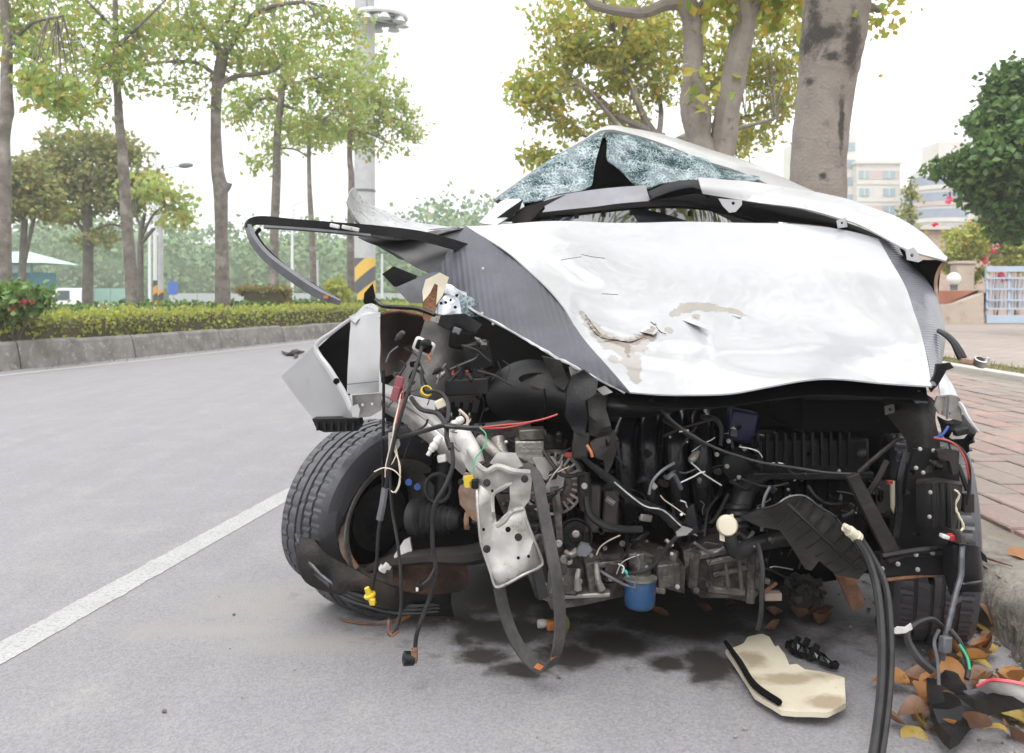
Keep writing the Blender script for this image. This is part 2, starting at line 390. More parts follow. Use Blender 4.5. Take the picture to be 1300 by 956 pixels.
# ------------------------------------------------------------------ ground, road, kerbs, paving
def interp(t, tab): return float(np.interp(t, [a for a, _ in tab], [b for _, b in tab]))
LK = [(-20, -11.5), (0, -9.3), (5, -8.2), (10.9, -6.53), (13, -5.87), (16.5, -4.9), (18.7, -4.28), (24, -2.7), (30, -.6), (38, 3.2), (46, 8.2), (55, 15.5), (70, 31)]
RK = [(-20, -.2), (0, 1.22), (2.3, 1.43), (2.8, 1.5), (5, 1.66), (9, 1.88), (14, 2.45), (17, 2.85), (20, 3.9), (28, 10.4), (36, 16), (46, 24.5), (60, 40), (70, 53)]
kl = lambda y: interp(y, LK)
kr = lambda y: interp(y, RK)
def gz(x, y):
    s = kl(y) - 3.5 - x
    z = -.03 - .55 * min(1, max(0, s / 5))
    return z
M['ground'] = mat('ground_soil', (.16, .15, .10), .95, c2=(.09, .12, .05), ns=.6, nlo=.4, nhi=.6)
xs = np.concatenate([np.linspace(-900, -60, 12), np.linspace(-50, 60, 56), np.linspace(80, 900, 12)])
ys = np.concatenate([np.linspace(-300, -40, 6), np.linspace(-30, 90, 41), np.linspace(120, 2000, 14)])
V = [(x, y, gz(x, y)) for y in ys for x in xs]; nx = len(xs)
mk('ground', (V, [(j * nx + i, j * nx + i + 1, (j + 1) * nx + i + 1, (j + 1) * nx + i) for j in range(len(ys) - 1) for i in range(nx - 1)]), M['ground'], kind='structure')

def asphalt():
    m = mat('asphalt', (.218, .212, .224), .85, c2=(.208, .202, .210), ns=1.1, nlo=.35, nhi=.65, bump=.4, bs=240, c3=(.240, .234, .232), n3=4, lo3=.5, hi3=.7)
    n, L, b = nodes(m)
    g = n.new('ShaderNodeNewGeometry')
    # aggregate: light and dark stones of a few millimetres
    v = n.new('ShaderNodeTexVoronoi'); v.inputs['Scale'].default_value = 170; L.new(g.outputs['Position'], v.inputs['Vector'])
    cr = n.new('ShaderNodeValToRGB'); e = cr.color_ramp.elements; e[0].color = (.66, .65, .65, 1); e[0].position = .05; e[1].color = (1.25, 1.24, 1.22, 1); e[1].position = .95
    L.new(v.outputs['Color'], cr.inputs[0])
    src = b.inputs['Base Color'].links[0].from_socket
    mm = n.new('ShaderNodeMix'); mm.data_type = 'RGBA'; mm.blend_type = 'MULTIPLY'; mm.inputs[0].default_value = .6
    L.new(src, mm.inputs[6]); L.new(cr.outputs[0], mm.inputs[7])
    # streaks worn along the traffic direction
    mp = n.new('ShaderNodeMapping'); mp.inputs['Rotation'].default_value = (0, 0, math.radians(11)); mp.inputs['Scale'].default_value = (6, .5, 1)
    L.new(g.outputs['Position'], mp.inputs['Vector'])
    nz = n.new('ShaderNodeTexNoise'); nz.inputs['Scale'].default_value = 1.0; nz.inputs['Detail'].default_value = 5; L.new(mp.outputs[0], nz.inputs['Vector'])
    c2 = n.new('ShaderNodeValToRGB'); e = c2.color_ramp.elements; e[0].position = .32; e[0].color = (.94, .94, .94, 1); e[1].position = .68; e[1].color = (1.04, 1.04, 1.04, 1)
    L.new(nz.outputs[0], c2.inputs[0])
    m2 = n.new('ShaderNodeMix'); m2.data_type = 'RGBA'; m2.blend_type = 'MULTIPLY'; m2.inputs[0].default_value = .8
    L.new(mm.outputs[2], m2.inputs[6]); L.new(c2.outputs[0], m2.inputs[7])
    L.new(m2.outputs[2], b.inputs['Base Color'])
    return m
M['asphalt'] = asphalt()
# dry dust beside the wheel, then dark oil stains, with under-car shade painted in by the broad spots (each of its own outline)
blotch(M['asphalt'], [(gd(345, 765), (.20, .14, 1)), (gd(290, 800), (.22, .06, 1)), (gd(400, 815), (.2, .06, 1))], (.235, .226, .215), 7, .8, 1.8)
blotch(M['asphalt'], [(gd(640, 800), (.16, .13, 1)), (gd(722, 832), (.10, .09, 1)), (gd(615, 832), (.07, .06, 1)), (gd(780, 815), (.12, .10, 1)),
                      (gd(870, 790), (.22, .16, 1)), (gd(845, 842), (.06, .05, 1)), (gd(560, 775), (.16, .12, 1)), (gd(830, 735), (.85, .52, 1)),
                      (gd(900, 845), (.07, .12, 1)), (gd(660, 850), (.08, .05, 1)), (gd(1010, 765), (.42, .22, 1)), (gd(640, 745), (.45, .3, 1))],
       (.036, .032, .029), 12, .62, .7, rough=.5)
yy = np.concatenate([np.linspace(-20, 0, 6), np.linspace(1, 30, 30), np.linspace(33, 70, 20)])
def strip(fa, fb, z, ys, nxs=2):
    V, Fc = [], []
    for y in ys:
        for i in range(nxs): V.append((fa(y) + (fb(y) - fa(y)) * i / (nxs - 1), y, z))
    for j in range(len(ys) - 1):
        for i in range(nxs - 1):
            k = j * nxs + i; Fc.append((k, k + 1, k + nxs + 1, k + nxs))
    return V, Fc
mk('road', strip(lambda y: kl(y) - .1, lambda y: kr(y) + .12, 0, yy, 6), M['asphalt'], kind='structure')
M['line'] = mat('road_paint', (.36, .36, .352), .75, c2=(.315, .312, .306), ns=6, nlo=.40, nhi=.66, bump=.4, bs=200, c3=(.235, .23, .23), n3=85, lo3=.50, hi3=.62)
EL = [(-5, -2.6), (0, -1.83), (2.36, -1.42), (4.2, -1.12), (8, -.42), (14, 1.05), (20, 3.0)]
wob = lambda y, k: mnoise.noise(Vector((y * 14, k, 0))) * .008 + mnoise.noise(Vector((y * 60, k, 5))) * .005
mk('edge_line', strip(lambda y: interp(y, EL) - .057 + wob(y, 1), lambda y: interp(y, EL) + .057 + wob(y, 9), .0018, np.concatenate([np.linspace(-4, 1, 20), np.linspace(1.05, 6, 500), np.linspace(6.1, 20, 90)])), M['line'], kind='structure')
mk('kerb_line', strip(lambda y: kl(y) + .45, lambda y: kl(y) + .60, .004, np.linspace(2, 50, 80)), M['line'], kind='structure')

# median kerb of separate concrete stones
M['kerb'] = mat('kerb_concrete', (.20, .186, .17), .9, c2=(.12, .108, .096), ns=3.5, nlo=.4, nhi=.65, bump=.5, bs=40, c3=(.33, .31, .29), n3=11, lo3=.55, hi3=.7)
M['soil'] = mat('median_soil', (.17, .11, .08), .95, c2=(.10, .07, .05), ns=7, bump=.6, bs=25)
kerb = mk('kerb_base', strip(lambda y: kl(y) - .35, lambda y: kl(y) - .05, .1, np.linspace(2, 55, 60)), M['kerb'], kind='structure')
y = 4.0; i = 0
def kstone(a, b, hh, w, lean, jit, name, par, m, crump=0.02, nu=6, dark=None):
    a, b = Vector(a), Vector(b); t = (b - a).normalized(); nrm = Vector((-t.y, t.x, 0))
    prof = [(0, 0), (-lean * .55, hh * .55), (-lean, hh * .9), (-lean - .035, hh), (-w + .02, hh), (-w, hh - .02), (-w, 0)]
    V, Fc = [], []; P_ = len(prof)
    for k in range(nu + 1):
        for (o, z) in prof:
            p = a.lerp(b, k / nu) + nrm * (-o) + Vector((0, 0, z))
            q = mnoise.noise(p * 9) * crump
            V.append(p + nrm * q * (z > 0) + Vector((0, 0, -abs(q) * (z > hh * .5))))
    for k in range(nu):
        for j in range(P_ - 1): Fc.append((k * P_ + j, (k + 1) * P_ + j, (k + 1) * P_ + j + 1, k * P_ + j + 1))
    Fc.append(tuple(range(P_))); Fc.append(tuple(nu * P_ + j for j in reversed(range(P_))))
    return mk(name, ([tuple(v) for v in V], Fc), m, par, smooth=False)
while y < 52:
    L_ = rnd.uniform(.95, 1.25); y1 = y + L_ * .95
    jt = rnd.uniform(-.012, .012)
    hh = .37 - .06 * min(1, max(0, (y - 11) / 8)) + rnd.uniform(-.012, .012)
    kstone((kl(y) + jt, y + .012, 0), (kl(y1) + jt + rnd.uniform(-.01, .01), y1 - .012, 0), hh, .2, .07, 0, 'kerb_stone', kerb, M['kerb'], .012, 4 if y < 25 else 2)
    y = y1; i += 1
mk('median_bed', strip(lambda y: kl(y) - 4.2, lambda y: kl(y) - .17, .24, np.linspace(2, 55, 54), 4), M['soil'], kind='structure')
# rubble in a broken gap of the kerb and scraps in the gutter
for k, (px, py, s, mm) in enumerate([(216, 441, .12, 'orange'), (225, 438, .13, 'blk_m'), (232, 440, .12, 'blk_m'), (180, 452, .05, 'orange'), (88, 459, .10, 'rust')]):
    p = gd(px, py); p.x += .02
    v, f = lathe([(0, -s * .4), (s * .45, -s * .35), (s * .5, 0), (s * .3, s * .35), (0, s * .4)], (p.x, p.y, s * .35), (.2, .3, 1), 7, False)
    v = v * 1; v += np.random.RandomState(k).uniform(-.15, .15, v.shape) * s; v[:, 2] = np.maximum(v[:, 2], .004)
    o = mk('stone' if mm != 'orange' else 'brick_fragment', (v, f), M[mm], smooth=False)
    tag(o, ['orange brick fragment at the foot of the far kerb beside two dark stones', 'dark stone between the orange fragment and the other dark stone at the kerb', 'dark stone furthest along the kerb from the orange fragment',
            'tiny orange brick scrap in the gutter left of the dark stones', 'brown stone chip at the kerb foot nearest the left edge'][k], 'rubble')

# right-hand kerb (rough concrete) and brick pavement
M['rkerb'] = mat('rough_kerb', (.19, .172, .148), .95, c2=(.085, .075, .062), ns=9, nlo=.42, nhi=.6, bump=1.0, bs=45, c3=(.26, .24, .21), n3=4, lo3=.5, hi3=.7)
rk = mk('pavement_bed', strip(lambda y: kr(y) + .02, lambda y: 60 + 0 * y, .132, np.concatenate([np.linspace(-8, 16, 25), np.linspace(18, 70, 14)]), 6),
        mat('pavement_soil', (.16, .135, .11), .95, c2=(.22, .2, .16), ns=5, c3=(.14, .17, .06), n3=1.5, bump=.5, bs=60), kind='structure')
def rstone(y0, y1):
    N, prof = 36, [(-.055, 0), (-.05, .03), (-.035, .07), (-.02, .105), (.01, .135), (.05, .15), (.11, .152), (.165, .150), (.17, .10)]
    V, Fc = [], []; P_ = len(prof)
    for k in range(N + 1):
        y = y0 + (y1 - y0) * k / N
        for (o, z) in prof:
            p = Vector((kr(y) + o, y, z)); a = (1 if o < .12 else .2)
            w = mnoise.noise(p * 5) * .026 + mnoise.noise(p * 20) * .02 + mnoise.noise(p * 48) * .010
            V.append((p.x + w * a, p.y, max(0, p.z - abs(w) * .8 * a)))
    for k in range(N):
        for j in range(P_ - 1): Fc.append((k * P_ + j, k * P_ + j + 1, (k + 1) * P_ + j + 1, (k + 1) * P_ + j))
    Fc.append(tuple(range(P_))); Fc.append(tuple(N * P_ + j for j in reversed(range(P_))))
    return V, Fc
for k in range(11):
    mk('kerb_stone', rstone(.75 + k * 1.2, .75 + k * 1.2 + 1.197), M['rkerb'], rk, smooth=k < 6)
M['brick'] = mat('paving_brick', (.3, .2, .17), .9, island=[(.27, .20, .175), (.235, .165, .145), (.28, .18, .158), (.255, .22, .195), (.30, .205, .18), (.225, .185, .162)],
                 c2=(.20, .172, .148), ns=6, nlo=.42, nhi=.62, bump=.5, bs=55, c3=(.33, .225, .195), n3=16, lo3=.58, hi3=.72)
BW, BL, cells = .18, .36, []
for r in range(17):
    x0 = 1.62 + r * BW + .004
    for c in range(-2, 26):
        y0 = 1.1 + (c + .5 * (r % 2)) * BL
        if x0 > kr(y0 + .3) + .15 and y0 + BL < 10: cells.append((x0 + BW / 2, y0 + BL / 2))
def vis(c):
    px = CX + F * c[0] / max(.3, c[1]); return (px < 1330 and px > 1150 and c[1] > 2.2, -math.hypot(*c))
cells.sort(key=vis, reverse=True)
def brickvf(s):
    q = random.Random(s); a, b, h = BW / 2 - .005, BL / 2 - .005, .022
    j = lambda k=.004: q.uniform(-k, k)
    return [(-a, -b, -h), (a, -b, -h), (a, b, -h), (-a, b, -h), (-a + j(), -b + j(), -.004), (a + j(), -b + j(), -.004), (a + j(), b + j(), -.004), (-a + j(), b + j(), -.004),
            (-a + .008 + j(), -b + .008 + j(), j(.002)), (a - .008 + j(), -b + .008 + j(), j(.002)), (a - .008 + j(), b - .008 + j(), j(.002)), (-a + .008 + j(), b - .008 + j(), j(.002))], \
        [(0, 1, 5, 4), (1, 2, 6, 5), (2, 3, 7, 6), (3, 0, 4, 7), (4, 5, 9, 8), (5, 6, 10, 9), (6, 7, 11, 10), (7, 4, 8, 11), (8, 9, 10, 11)]
protos = []
for s in range(6):
    v, f = brickvf(s); me = bpy.data.meshes.new('brick'); me.from_pydata(v, [], f); protos.append(me)
variants = []
for k in range(6):
    mm = mat('paving_brick_%d' % k, [(.27, .20, .175), (.235, .165, .145), (.28, .18, .158), (.255, .22, .195), (.30, .205, .18), (.225, .185, .162)][k], .9,
             c2=(.20, .172, .148), ns=6, nlo=.42, nhi=.62, bump=.5, bs=55, c3=(.33, .225, .195), n3=16, lo3=.58, hi3=.72)
    protos[k].materials.append(mm)
restv = []
for k, c in enumerate(cells):
    zz = .150 + mnoise.noise(Vector((c[0], c[1], 0)) * 1.1) * .008 + rnd.uniform(-.003, .003)
    R = rotm(rnd.uniform(-.9, .9), rnd.uniform(-1.2, 1.2), rnd.uniform(-1, 1))
    if k < 300:
        o = bpy.data.objects.new('brick', protos[rnd.randrange(6)]); COL.objects.link(o); o.parent = rk
        o.location = (c[0], c[1], zz); o.rotation_euler = R.to_euler()
    else:
        v, f = brickvf(k); restv.append((np.array(v) @ np.array(R).T + np.array([c[0], c[1], zz]), f))
mk('brick_field', join(*restv), M['brick'], rk, smooth=False, kind='stuff')
# light edging and plaza beyond the brick strip
for k in range(14):
    mk('edging_stone', box((5.05 + .12 * (k > 99), 1.5 + k * 1.0, .13), (.16, .985, .12)), mat('pale_edging', (.42, .40, .375), .9, c2=(.4, .38, .35), ns=6) if k == 0 else bpy.data.materials['pale_edging'], rk, smooth=False, bevel=.01)
M['plaza'] = mat('plaza_pavers', (.33, .275, .245), .9, c2=(.28, .24, .21), ns=1.2, nlo=.4, nhi=.6, bump=.3, bs=20, c3=(.37, .33, .30), n3=.7)
def plaza_rows(m):
    n, L, b = nodes(m); g = n.new('ShaderNodeNewGeometry'); br = n.new('ShaderNodeTexBrick')
    br.inputs['Scale'].default_value = 1.0; br.inputs['Brick Width'].default_value = .4; br.inputs['Row Height'].default_value = .2; br.inputs['Mortar Size'].default_value = .02
    br.inputs['Color1'].default_value = (1, 1, 1, 1); br.inputs['Color2'].default_value = (.82, .8, .78, 1); br.inputs['Mortar'].default_value = (.55, .52, .48, 1)
    L.new(g.outputs['Position'], br.inputs['Vector'])
    src = b.inputs['Base Color'].links[0].from_socket; mm = n.new('ShaderNodeMix'); mm.data_type = 'RGBA'; mm.blend_type = 'MULTIPLY'; mm.inputs[0].default_value = .8
    L.new(src, mm.inputs[6]); L.new(br.outputs[0], mm.inputs[7]); L.new(mm.outputs[2], b.inputs['Base Color'])
plaza_rows(M['plaza'])
mk('plaza', ([(5.75, -4, .150), (60, -4, .150), (60, 60, .150), (24, 40, .150), (12, 24, .150), (5.75, 15, .150)], [(0, 1, 2, 3, 4, 5)]), M['plaza'], kind='structure')
M['grass'] = mat('grass_blades', (.2, .2, .06), .8, island=[(.16, .19, .05), (.26, .24, .08), (.30, .25, .12), (.12, .16, .04)], transl=.3)
q = nr.uniform(size=(5200, 2)); base = np.stack([5.15 + q[:, 0] * .6, 3 + q[:, 1] * 12.5, np.full(5200, .135)], 1)
v, f = leaves(base, 5200, .01, .06, nr, 0, .14); v[2::4, 2] = v[0::4, 2] + np.abs(v[2::4, 2] - v[0::4, 2]) + .02
mk('grass', (v, f), M['grass'], kind='stuff', smooth=False)

# fine cracks, grit and litter
M['grit'] = mat('grit', (.2, .17, .14), .95, island=[(.12, .10, .08), (.22, .19, .16), (.30, .27, .24), (.16, .10, .06), (.08, .06, .05)])
gp = []
for k in range(1500):
    if k < 900: yq = rnd.uniform(1.5, 5.5) ; xq = kr(yq) - .05 - abs(rnd.gauss(0, .16)); zq = .003
    elif k < 960: yq = rnd.uniform(1.6, 4); xq = rnd.uniform(-1, 1.3); zq = .003
    else: yq = rnd.uniform(9, 20); xq = kl(yq) + abs(rnd.gauss(0, .18)); zq = .003
    s = rnd.uniform(.002, .007) * (1.3 if k >= 1250 else .8)
    v, f = box((xq, yq, zq + s * .3), (s * 2, s * rnd.uniform(1, 2.6), s * .9), rotm(rnd.uniform(-20, 20), rnd.uniform(-20, 20), rnd.uniform(0, 180))); gp.append((v, f))
mk('grit', join(*gp), M['grit'], smooth=False, kind='stuff')
# ------------------------------------------------------------------ trees
G1 = [(.25, .38, .10), (.32, .44, .11), (.39, .48, .12), (.25, .38, .13), (.44, .47, .12), (.50, .38, .10), (.30, .42, .12)]
M['leafA'] = mat('leaf_green', (.1, .2, .03), .5, island=G1, transl=.52)
M['leafB'] = mat('leaf_autumn', (.2, .2, .03), .5, island=[(.26, .38, .08), (.34, .42, .08), (.46, .46, .09), (.55, .43, .07), (.33, .41, .09), (.52, .34, .06)], transl=.5)
M['leafD'] = mat('leaf_dark', (.04, .09, .02), .45, island=[(.05, .12, .025), (.075, .16, .03), (.11, .20, .04), (.04, .09, .022), (.15, .24, .05)], transl=.35)
M['leafO'] = mat('leaf_olive', (.15, .15, .04), .6, island=[(.21, .25, .07), (.30, .25, .07), (.17, .26, .07), (.34, .28, .08), (.23, .29, .09)], transl=.35)
M['leafH'] = mat('hedge_leaf', (.2, .22, .03), .55, island=[(.32, .40, .07), (.42, .46, .08), (.47, .46, .09), (.25, .33, .07), (.38, .30, .10)], transl=.45)
M['leafR'] = mat('hedge_brown', (.2, .1, .05), .6, island=[(.25, .20, .08), (.20, .21, .06), (.33, .21, .09), (.23, .26, .07)], transl=.3)
M['leafS'] = mat('bush_leaf', (.06, .13, .02), .5, island=[(.07, .16, .03), (.12, .22, .04), (.17, .26, .06), (.06, .11, .03)], transl=.3)
M['flower'] = mat('red_flower', (.7, .05, .12), .5, island=[(.75, .04, .10), (.8, .08, .2), (.65, .03, .06)], transl=.4)
M['bark'] = mat('bark_grey', (.19, .165, .145), .9, c2=(.11, .095, .08), ns=7, nlo=.42, nhi=.65, bump=.6, bs=30, c3=(.33, .30, .27), n3=3, lo3=.5, hi3=.7)
M['bark_n'] = mat('bark_pale', (.25, .218, .19), .92, c2=(.195, .168, .146), ns=6, nlo=.4, nhi=.65, bump=.7, bs=55, c3=(.115, .10, .088), n3=11, lo3=.58, hi3=.72)
M['bark_f'] = mat('bark_far', (.13, .115, .10), .9, c2=(.08, .07, .06), ns=4)
def clumps(blobs, d):
    cs, w = [], []
    for b in blobs:
        px, py, dd, rx, ry, n = b
        c = at(px, py, d + dd); sx, sz = rx / F * (d + dd), ry / F * (d + dd)
        for _ in range(n):
            while True:
                q = nr.uniform(-1, 1, 3)
                if q @ q < 1: break
            cs.append(np.array(c) + q * np.array([sx, sx * .9, sz]))
    return np.array(cs)
def tree(name, label, d, trunk, limbs, blobs, nleaf, lsz, sp, leafm='leafA', barkm='bark', group='street trees', zs=.7, base=None, twig=.012, extra=None, asp=.36):
    b = at(trunk[-1][0], trunk[-1][1], d); bz = base if base is not None else gz(b.x, b.y)
    root = thing(name, (b.x, b.y, bz), label, 'tree', group)
    tp = [Vector(at(p[0], p[1], d)) for p in trunk]; tw = [p[2] / 2 / F * d for p in trunk]
    if tp[-1].z > bz: tp.append(Vector((tp[-1].x, tp[-1].y, bz - .1))); tw.append(tw[-1] * 1.25)
    mk('trunk', tube(tp, tw, n=14, k=6, rough=.03, up=(1, 0, 0)), M[barkm], root)
    pts = list(tp[:2]); 
    for li in limbs:
        lp = [at(q[0], q[1], d + (q[2] if len(q) > 2 else 0)) for q in li[0]]
        mk('limb', tube(lp, [li[1] / 2 / F * d, li[2] / 2 / F * d], n=8, k=5, rough=.05), M[barkm], root)
        pts += smoothpath(lp, 4)
    cs = clumps(blobs, d)
    P_ = np.array([tuple(p) for p in pts]); tw = []
    for c in cs[::2]:
        k = np.argmin(((P_ - c) ** 2).sum(1)); a = Vector(P_[k]); e = Vector(c)
        if (e - a).length < 6:
            mid = a.lerp(e, .5) + Vector((0, 0, (e - a).length * .10)); tw.append(tube([a, mid, e], [twig, twig * .35], n=4, k=3))
    if tw: mk('twigs', join(*tw), M[barkm], root, kind='stuff')
    mk('crown', leaves(cs, nleaf, sp, lsz, nr, .2, asp, zs), M[leafm], root, smooth=False, kind='stuff')
    return root
B0 = .24
tree('street_tree', 'pale thin trunk at the left edge with leaves hanging beside it', 13, [(3, -60, 9), (5, 0, 10), (9, 50, 11), (9, 75, 14), (8, 110, 14), (9, 140, 17), (5, 170, 15), (3, 235, 20), (2, 360, 24)],
     [([(8, 60), (40, 30), (80, 20, -1)], 7, 3), ([(6, 0), (60, -40, 1), (110, -60, 1)], 8, 3)],
     [(40, 70, 0, 22, 40, 16), (60, 100, -.6, 26, 34, 18), (25, 25, .5, 40, 25, 22), (90, 120, -.6, 22, 22, 12), (40, -60, 0, 90, 60, 40)], 1700, .15, .13, base=B0, asp=.26)
tree('street_tree', 'slim knotted trunk second from the left edge, before the autumn tree', 16, [(146, -20, 6), (147, 60, 8), (148, 100, 9), (150, 128, 10), (151, 150, 11), (154, 180, 11), (157, 215, 13), (160, 270, 14), (166, 345, 15), (168, 400, 17)],
     [([(148, 88), (120, 70, .6), (80, 60, 1)], 5, 2), ([(148, 60), (190, 20, -.5), (230, -20)], 5, 2), ([(147, 40), (110, 0, -1), (70, -40)], 5, 2)],
     [(120, 50, 0, 75, 40, 45), (150, 95, -.5, 50, 26, 26), (60, 105, 0, 40, 28, 16), (85, 140, .3, 32, 14, 9), (200, 50, .4, 50, 40, 30), (60, 30, .6, 50, 35, 26), (130, -60, 0, 120, 60, 50), (118, 128, .2, 26, 12, 8)], 3900, .15, .13, base=B0, asp=.26)
tree('street_tree', 'forked trunk with a stub knot, third from the left edge', 18, [(283, 68, 15), (279, 90, 15), (275, 115, 13), (274, 165, 13), (276, 215, 16), (280, 240, 18), (281, 290, 16), (282, 345, 17), (283, 400, 21)],
     [([(283, 70), (265, 40), (248, 15, .5), (235, -20, .5)], 9, 4), ([(285, 68), (305, 40), (320, 20), (345, 8, -.5), (385, 2, -.8)], 9, 5), ([(281, 106), (300, 97), (325, 94), (348, 90, .4), (362, 76, .5)], 7, 4),
      ([(277, 98), (255, 82), (235, 78), (205, 79, -.6), (180, 84, -.8)], 6, 3), ([(282, 246), (288, 238), (290, 232)], 9, 10), ([(270, 45), (290, 25), (300, 0)], 6, 3)],
     [(230, 40, 0, 60, 45, 42), (300, 35, 0, 70, 35, 38), (380, 50, -.5, 70, 32, 38), (330, 75, .4, 60, 20, 22), (240, 100, .3, 45, 14, 10), (430, 30, -.5, 40, 25, 20), (270, 5, .6, 110, 40, 46), (340, -60, 0, 130, 60, 60), (250, 128, 0, 26, 16, 6)], 5200, .15, .14, base=B0, asp=.26)
tree('street_tree', 'dark slender trunk with wide low limbs, left of the bent door frame', 23, [(362, 60, 6), (359, 100, 8), (356, 135, 9), (352, 170, 9), (351, 230, 11), (348, 300, 11), (347, 390, 13)],
     [([(356, 128), (335, 125), (312, 140, .5), (295, 150, .8)], 5, 2), ([(358, 108), (385, 103), (410, 97, -.4)], 5, 2), ([(357, 132), (390, 145), (410, 155, -.5)], 5, 2)],
     [(340, 120, 0, 50, 18, 24), (390, 100, 0, 60, 26, 36), (300, 140, .3, 32, 24, 18), (370, 150, 0, 60, 16, 22), (420, 130, 0, 50, 25, 26), (320, 205, .3, 30, 10, 7), (350, 70, 0, 70, 30, 30), (400, 170, .2, 45, 14, 16), (440, 90, -.3, 40, 25, 22)], 3700, .17, .15, base=B0, asp=.26)
tree('street_tree', 'thin pale trunk behind the bent door frame, between two slender trees', 29, [(392, 170, 5), (392, 195, 5), (393, 240, 6), (396, 300, 8), (399, 395, 9)],
     [([(392, 200), (375, 190), (355, 188)], 3, 2), ([(392, 190), (410, 175), (430, 170)], 3, 2)],
     [(365, 180, 0, 36, 16, 14), (400, 170, 0, 40, 18, 18), (430, 160, 0, 34, 20, 15), (385, 150, 0, 50, 20, 20)], 1400, .2, .18, base=B0, asp=.26)
tree('street_tree', 'thin trunk close beside the big concrete mast', 26, [(445, 110, 5), (445, 150, 6), (444, 200, 7), (446, 228, 8), (445, 300, 9), (446, 390, 10)],
     [([(445, 150), (470, 145), (500, 150), (530, 160)], 4, 2), ([(445, 165), (470, 170), (500, 185)], 4, 2), ([(445, 150), (425, 140), (405, 140)], 4, 2)],
     [(490, 150, 0, 42, 20, 24), (525, 168, 0, 26, 10, 10), (480, 115, 0, 36, 28, 22), (440, 170, 0, 40, 18, 20), (490, 190, 0, 34, 8, 7), (460, 80, 0, 40, 30, 22), (470, 130, .4, 50, 30, 24)], 2900, .18, .15, base=B0, asp=.26)
# autumn tree behind the wreck
tree('autumn_tree', 'broad spreading tree with yellowing leaves behind the shattered windscreen', 17, [(835, 172, 18), (845, 200, 22), (850, 260, 26), (852, 420, 30)],
     [([(838, 178), (818, 150), (800, 105), (785, 70), (780, 40)], 11, 4), ([(825, 165), (790, 150), (760, 125, .5), (725, 100, .8), (700, 92, 1)], 10, 4), ([(842, 180), (800, 172, -.5), (760, 130, -.8), (745, 110, -1)], 9, 3), ([(836, 175), (838, 130, .6), (812, 80, .8), (790, 40)], 8, 3),
      ([(845, 185), (900, 160, .5), (960, 145, .8), (1000, 125, 1)], 9, 3), ([(846, 185), (930, 165, -.5), (985, 150, -.5)], 8, 3), ([(760, 180, .4), (725, 165, .5), (700, 150, .6)], 5, 2), ([(842, 190, .3), (790, 185, .4), (730, 192, .4), (686, 200, .4)], 5, 2)],
     [(780, 40, 0, 80, 36, 60), (720, 55, 0, 40, 30, 28), (690, 105, 0, 46, 26, 34), (680, 135, -.3, 40, 20, 20), (760, 95, .5, 60, 34, 40), (820, 100, .5, 50, 40, 40), (700, 20, 0, 30, 25, 14), (960, 60, 0, 60, 55, 60), (900, 90, .5, 50, 50, 50), (985, 115, 0, 34, 40, 30),
      (960, 165, .3, 26, 26, 16), (840, 40, .8, 80, 40, 50), (1010, 40, 0, 20, 35, 16), (790, 150, .5, 45, 18, 20), (720, 165, .4, 40, 12, 12), (935, 180, 0, 20, 18, 12), (684, 198, .4, 18, 9, 14), (830, -40, 0, 160, 40, 70)], 13000, .15, .14, 'leafB', base=.14, asp=.3)
# trunks standing on the right-hand pavement
blotch(M['bark_n'], [(at(1052, 40, 5.2), (.09, .3, .05)), (at(1085, 55, 5.2), (.06, .3, .16)), (at(1040, 20, 5.2), (.03, .3, .18)), (at(1035, 45, 5.2), (.06, .3, .1)), (at(1035, 98, 5.2), (.025, .3, .025)), (at(1058, 70, 5.2), (.05, .3, .025)), (at(1072, 150, 5.2), (.018, .3, .18)), (at(1047, 222, 5.2), (.02, .3, .02))], (.055, .048, .042), 18, .75, .9)
tree('street_tree', 'thick grey trunk with dark stains, nearest behind the white bonnet', 5.4, [(1090, -260, 60), (1078, -60, 74), (1064, 0, 82), (1057, 50, 80), (1050, 100, 72), (1042, 165, 68), (1038, 240, 70), (1036, 400, 76), (1035, 530, 92)],
     [([(1088, 20), (1105, 10), (1118, 14)], 16, 6), ([(1080, -60), (980, -160, .3), (880, -230, .6)], 34, 12), ([(1085, -90), (1180, -200, -.3), (1300, -280, -.6)], 34, 12)],
     [(1060, -230, 0, 260, 110, 60), (860, -260, -.6, 200, 80, 40), (1260, -290, -.4, 180, 90, 40), (1112, 16, 0, 9, 10, 3)], 5200, .065, .14, 'leafB', 'bark_n', base=.14, twig=.01)
tree('street_tree', 'leaning forked trunk with a dark knot behind the roof of the wreck', 9, [(872, -80, 24), (872, 0, 26), (879, 30, 25), (880, 90, 25), (880, 125, 34), (884, 150, 38), (888, 175, 30), (894, 200, 36), (902, 260, 44), (902, 400, 46), (903, 475, 56)],
     [([(872, 5), (845, 6), (820, 16), (795, 15), (765, 10), (748, 2), (730, -30)], 17, 9), ([(895, 255), (908, 225), (917, 190), (922, 150), (932, 95), (941, 50), (944, 25), (940, 0), (930, -60)], 36, 26), ([(944, 30), (960, 5), (985, -40)], 22, 12), ([(878, 20), (905, -10), (930, 5)], 8, 4)],
     [(800, -70, 0, 120, 50, 40), (960, -70, 0, 120, 55, 46), (905, 6, 0, 30, 12, 8), (985, 8, .2, 28, 12, 8), (890, 118, -.1, 12, 5, 3), (1000, -10, 0, 30, 20, 10)], 1700, .15, .17, 'leafB', 'bark_n', base=.14)
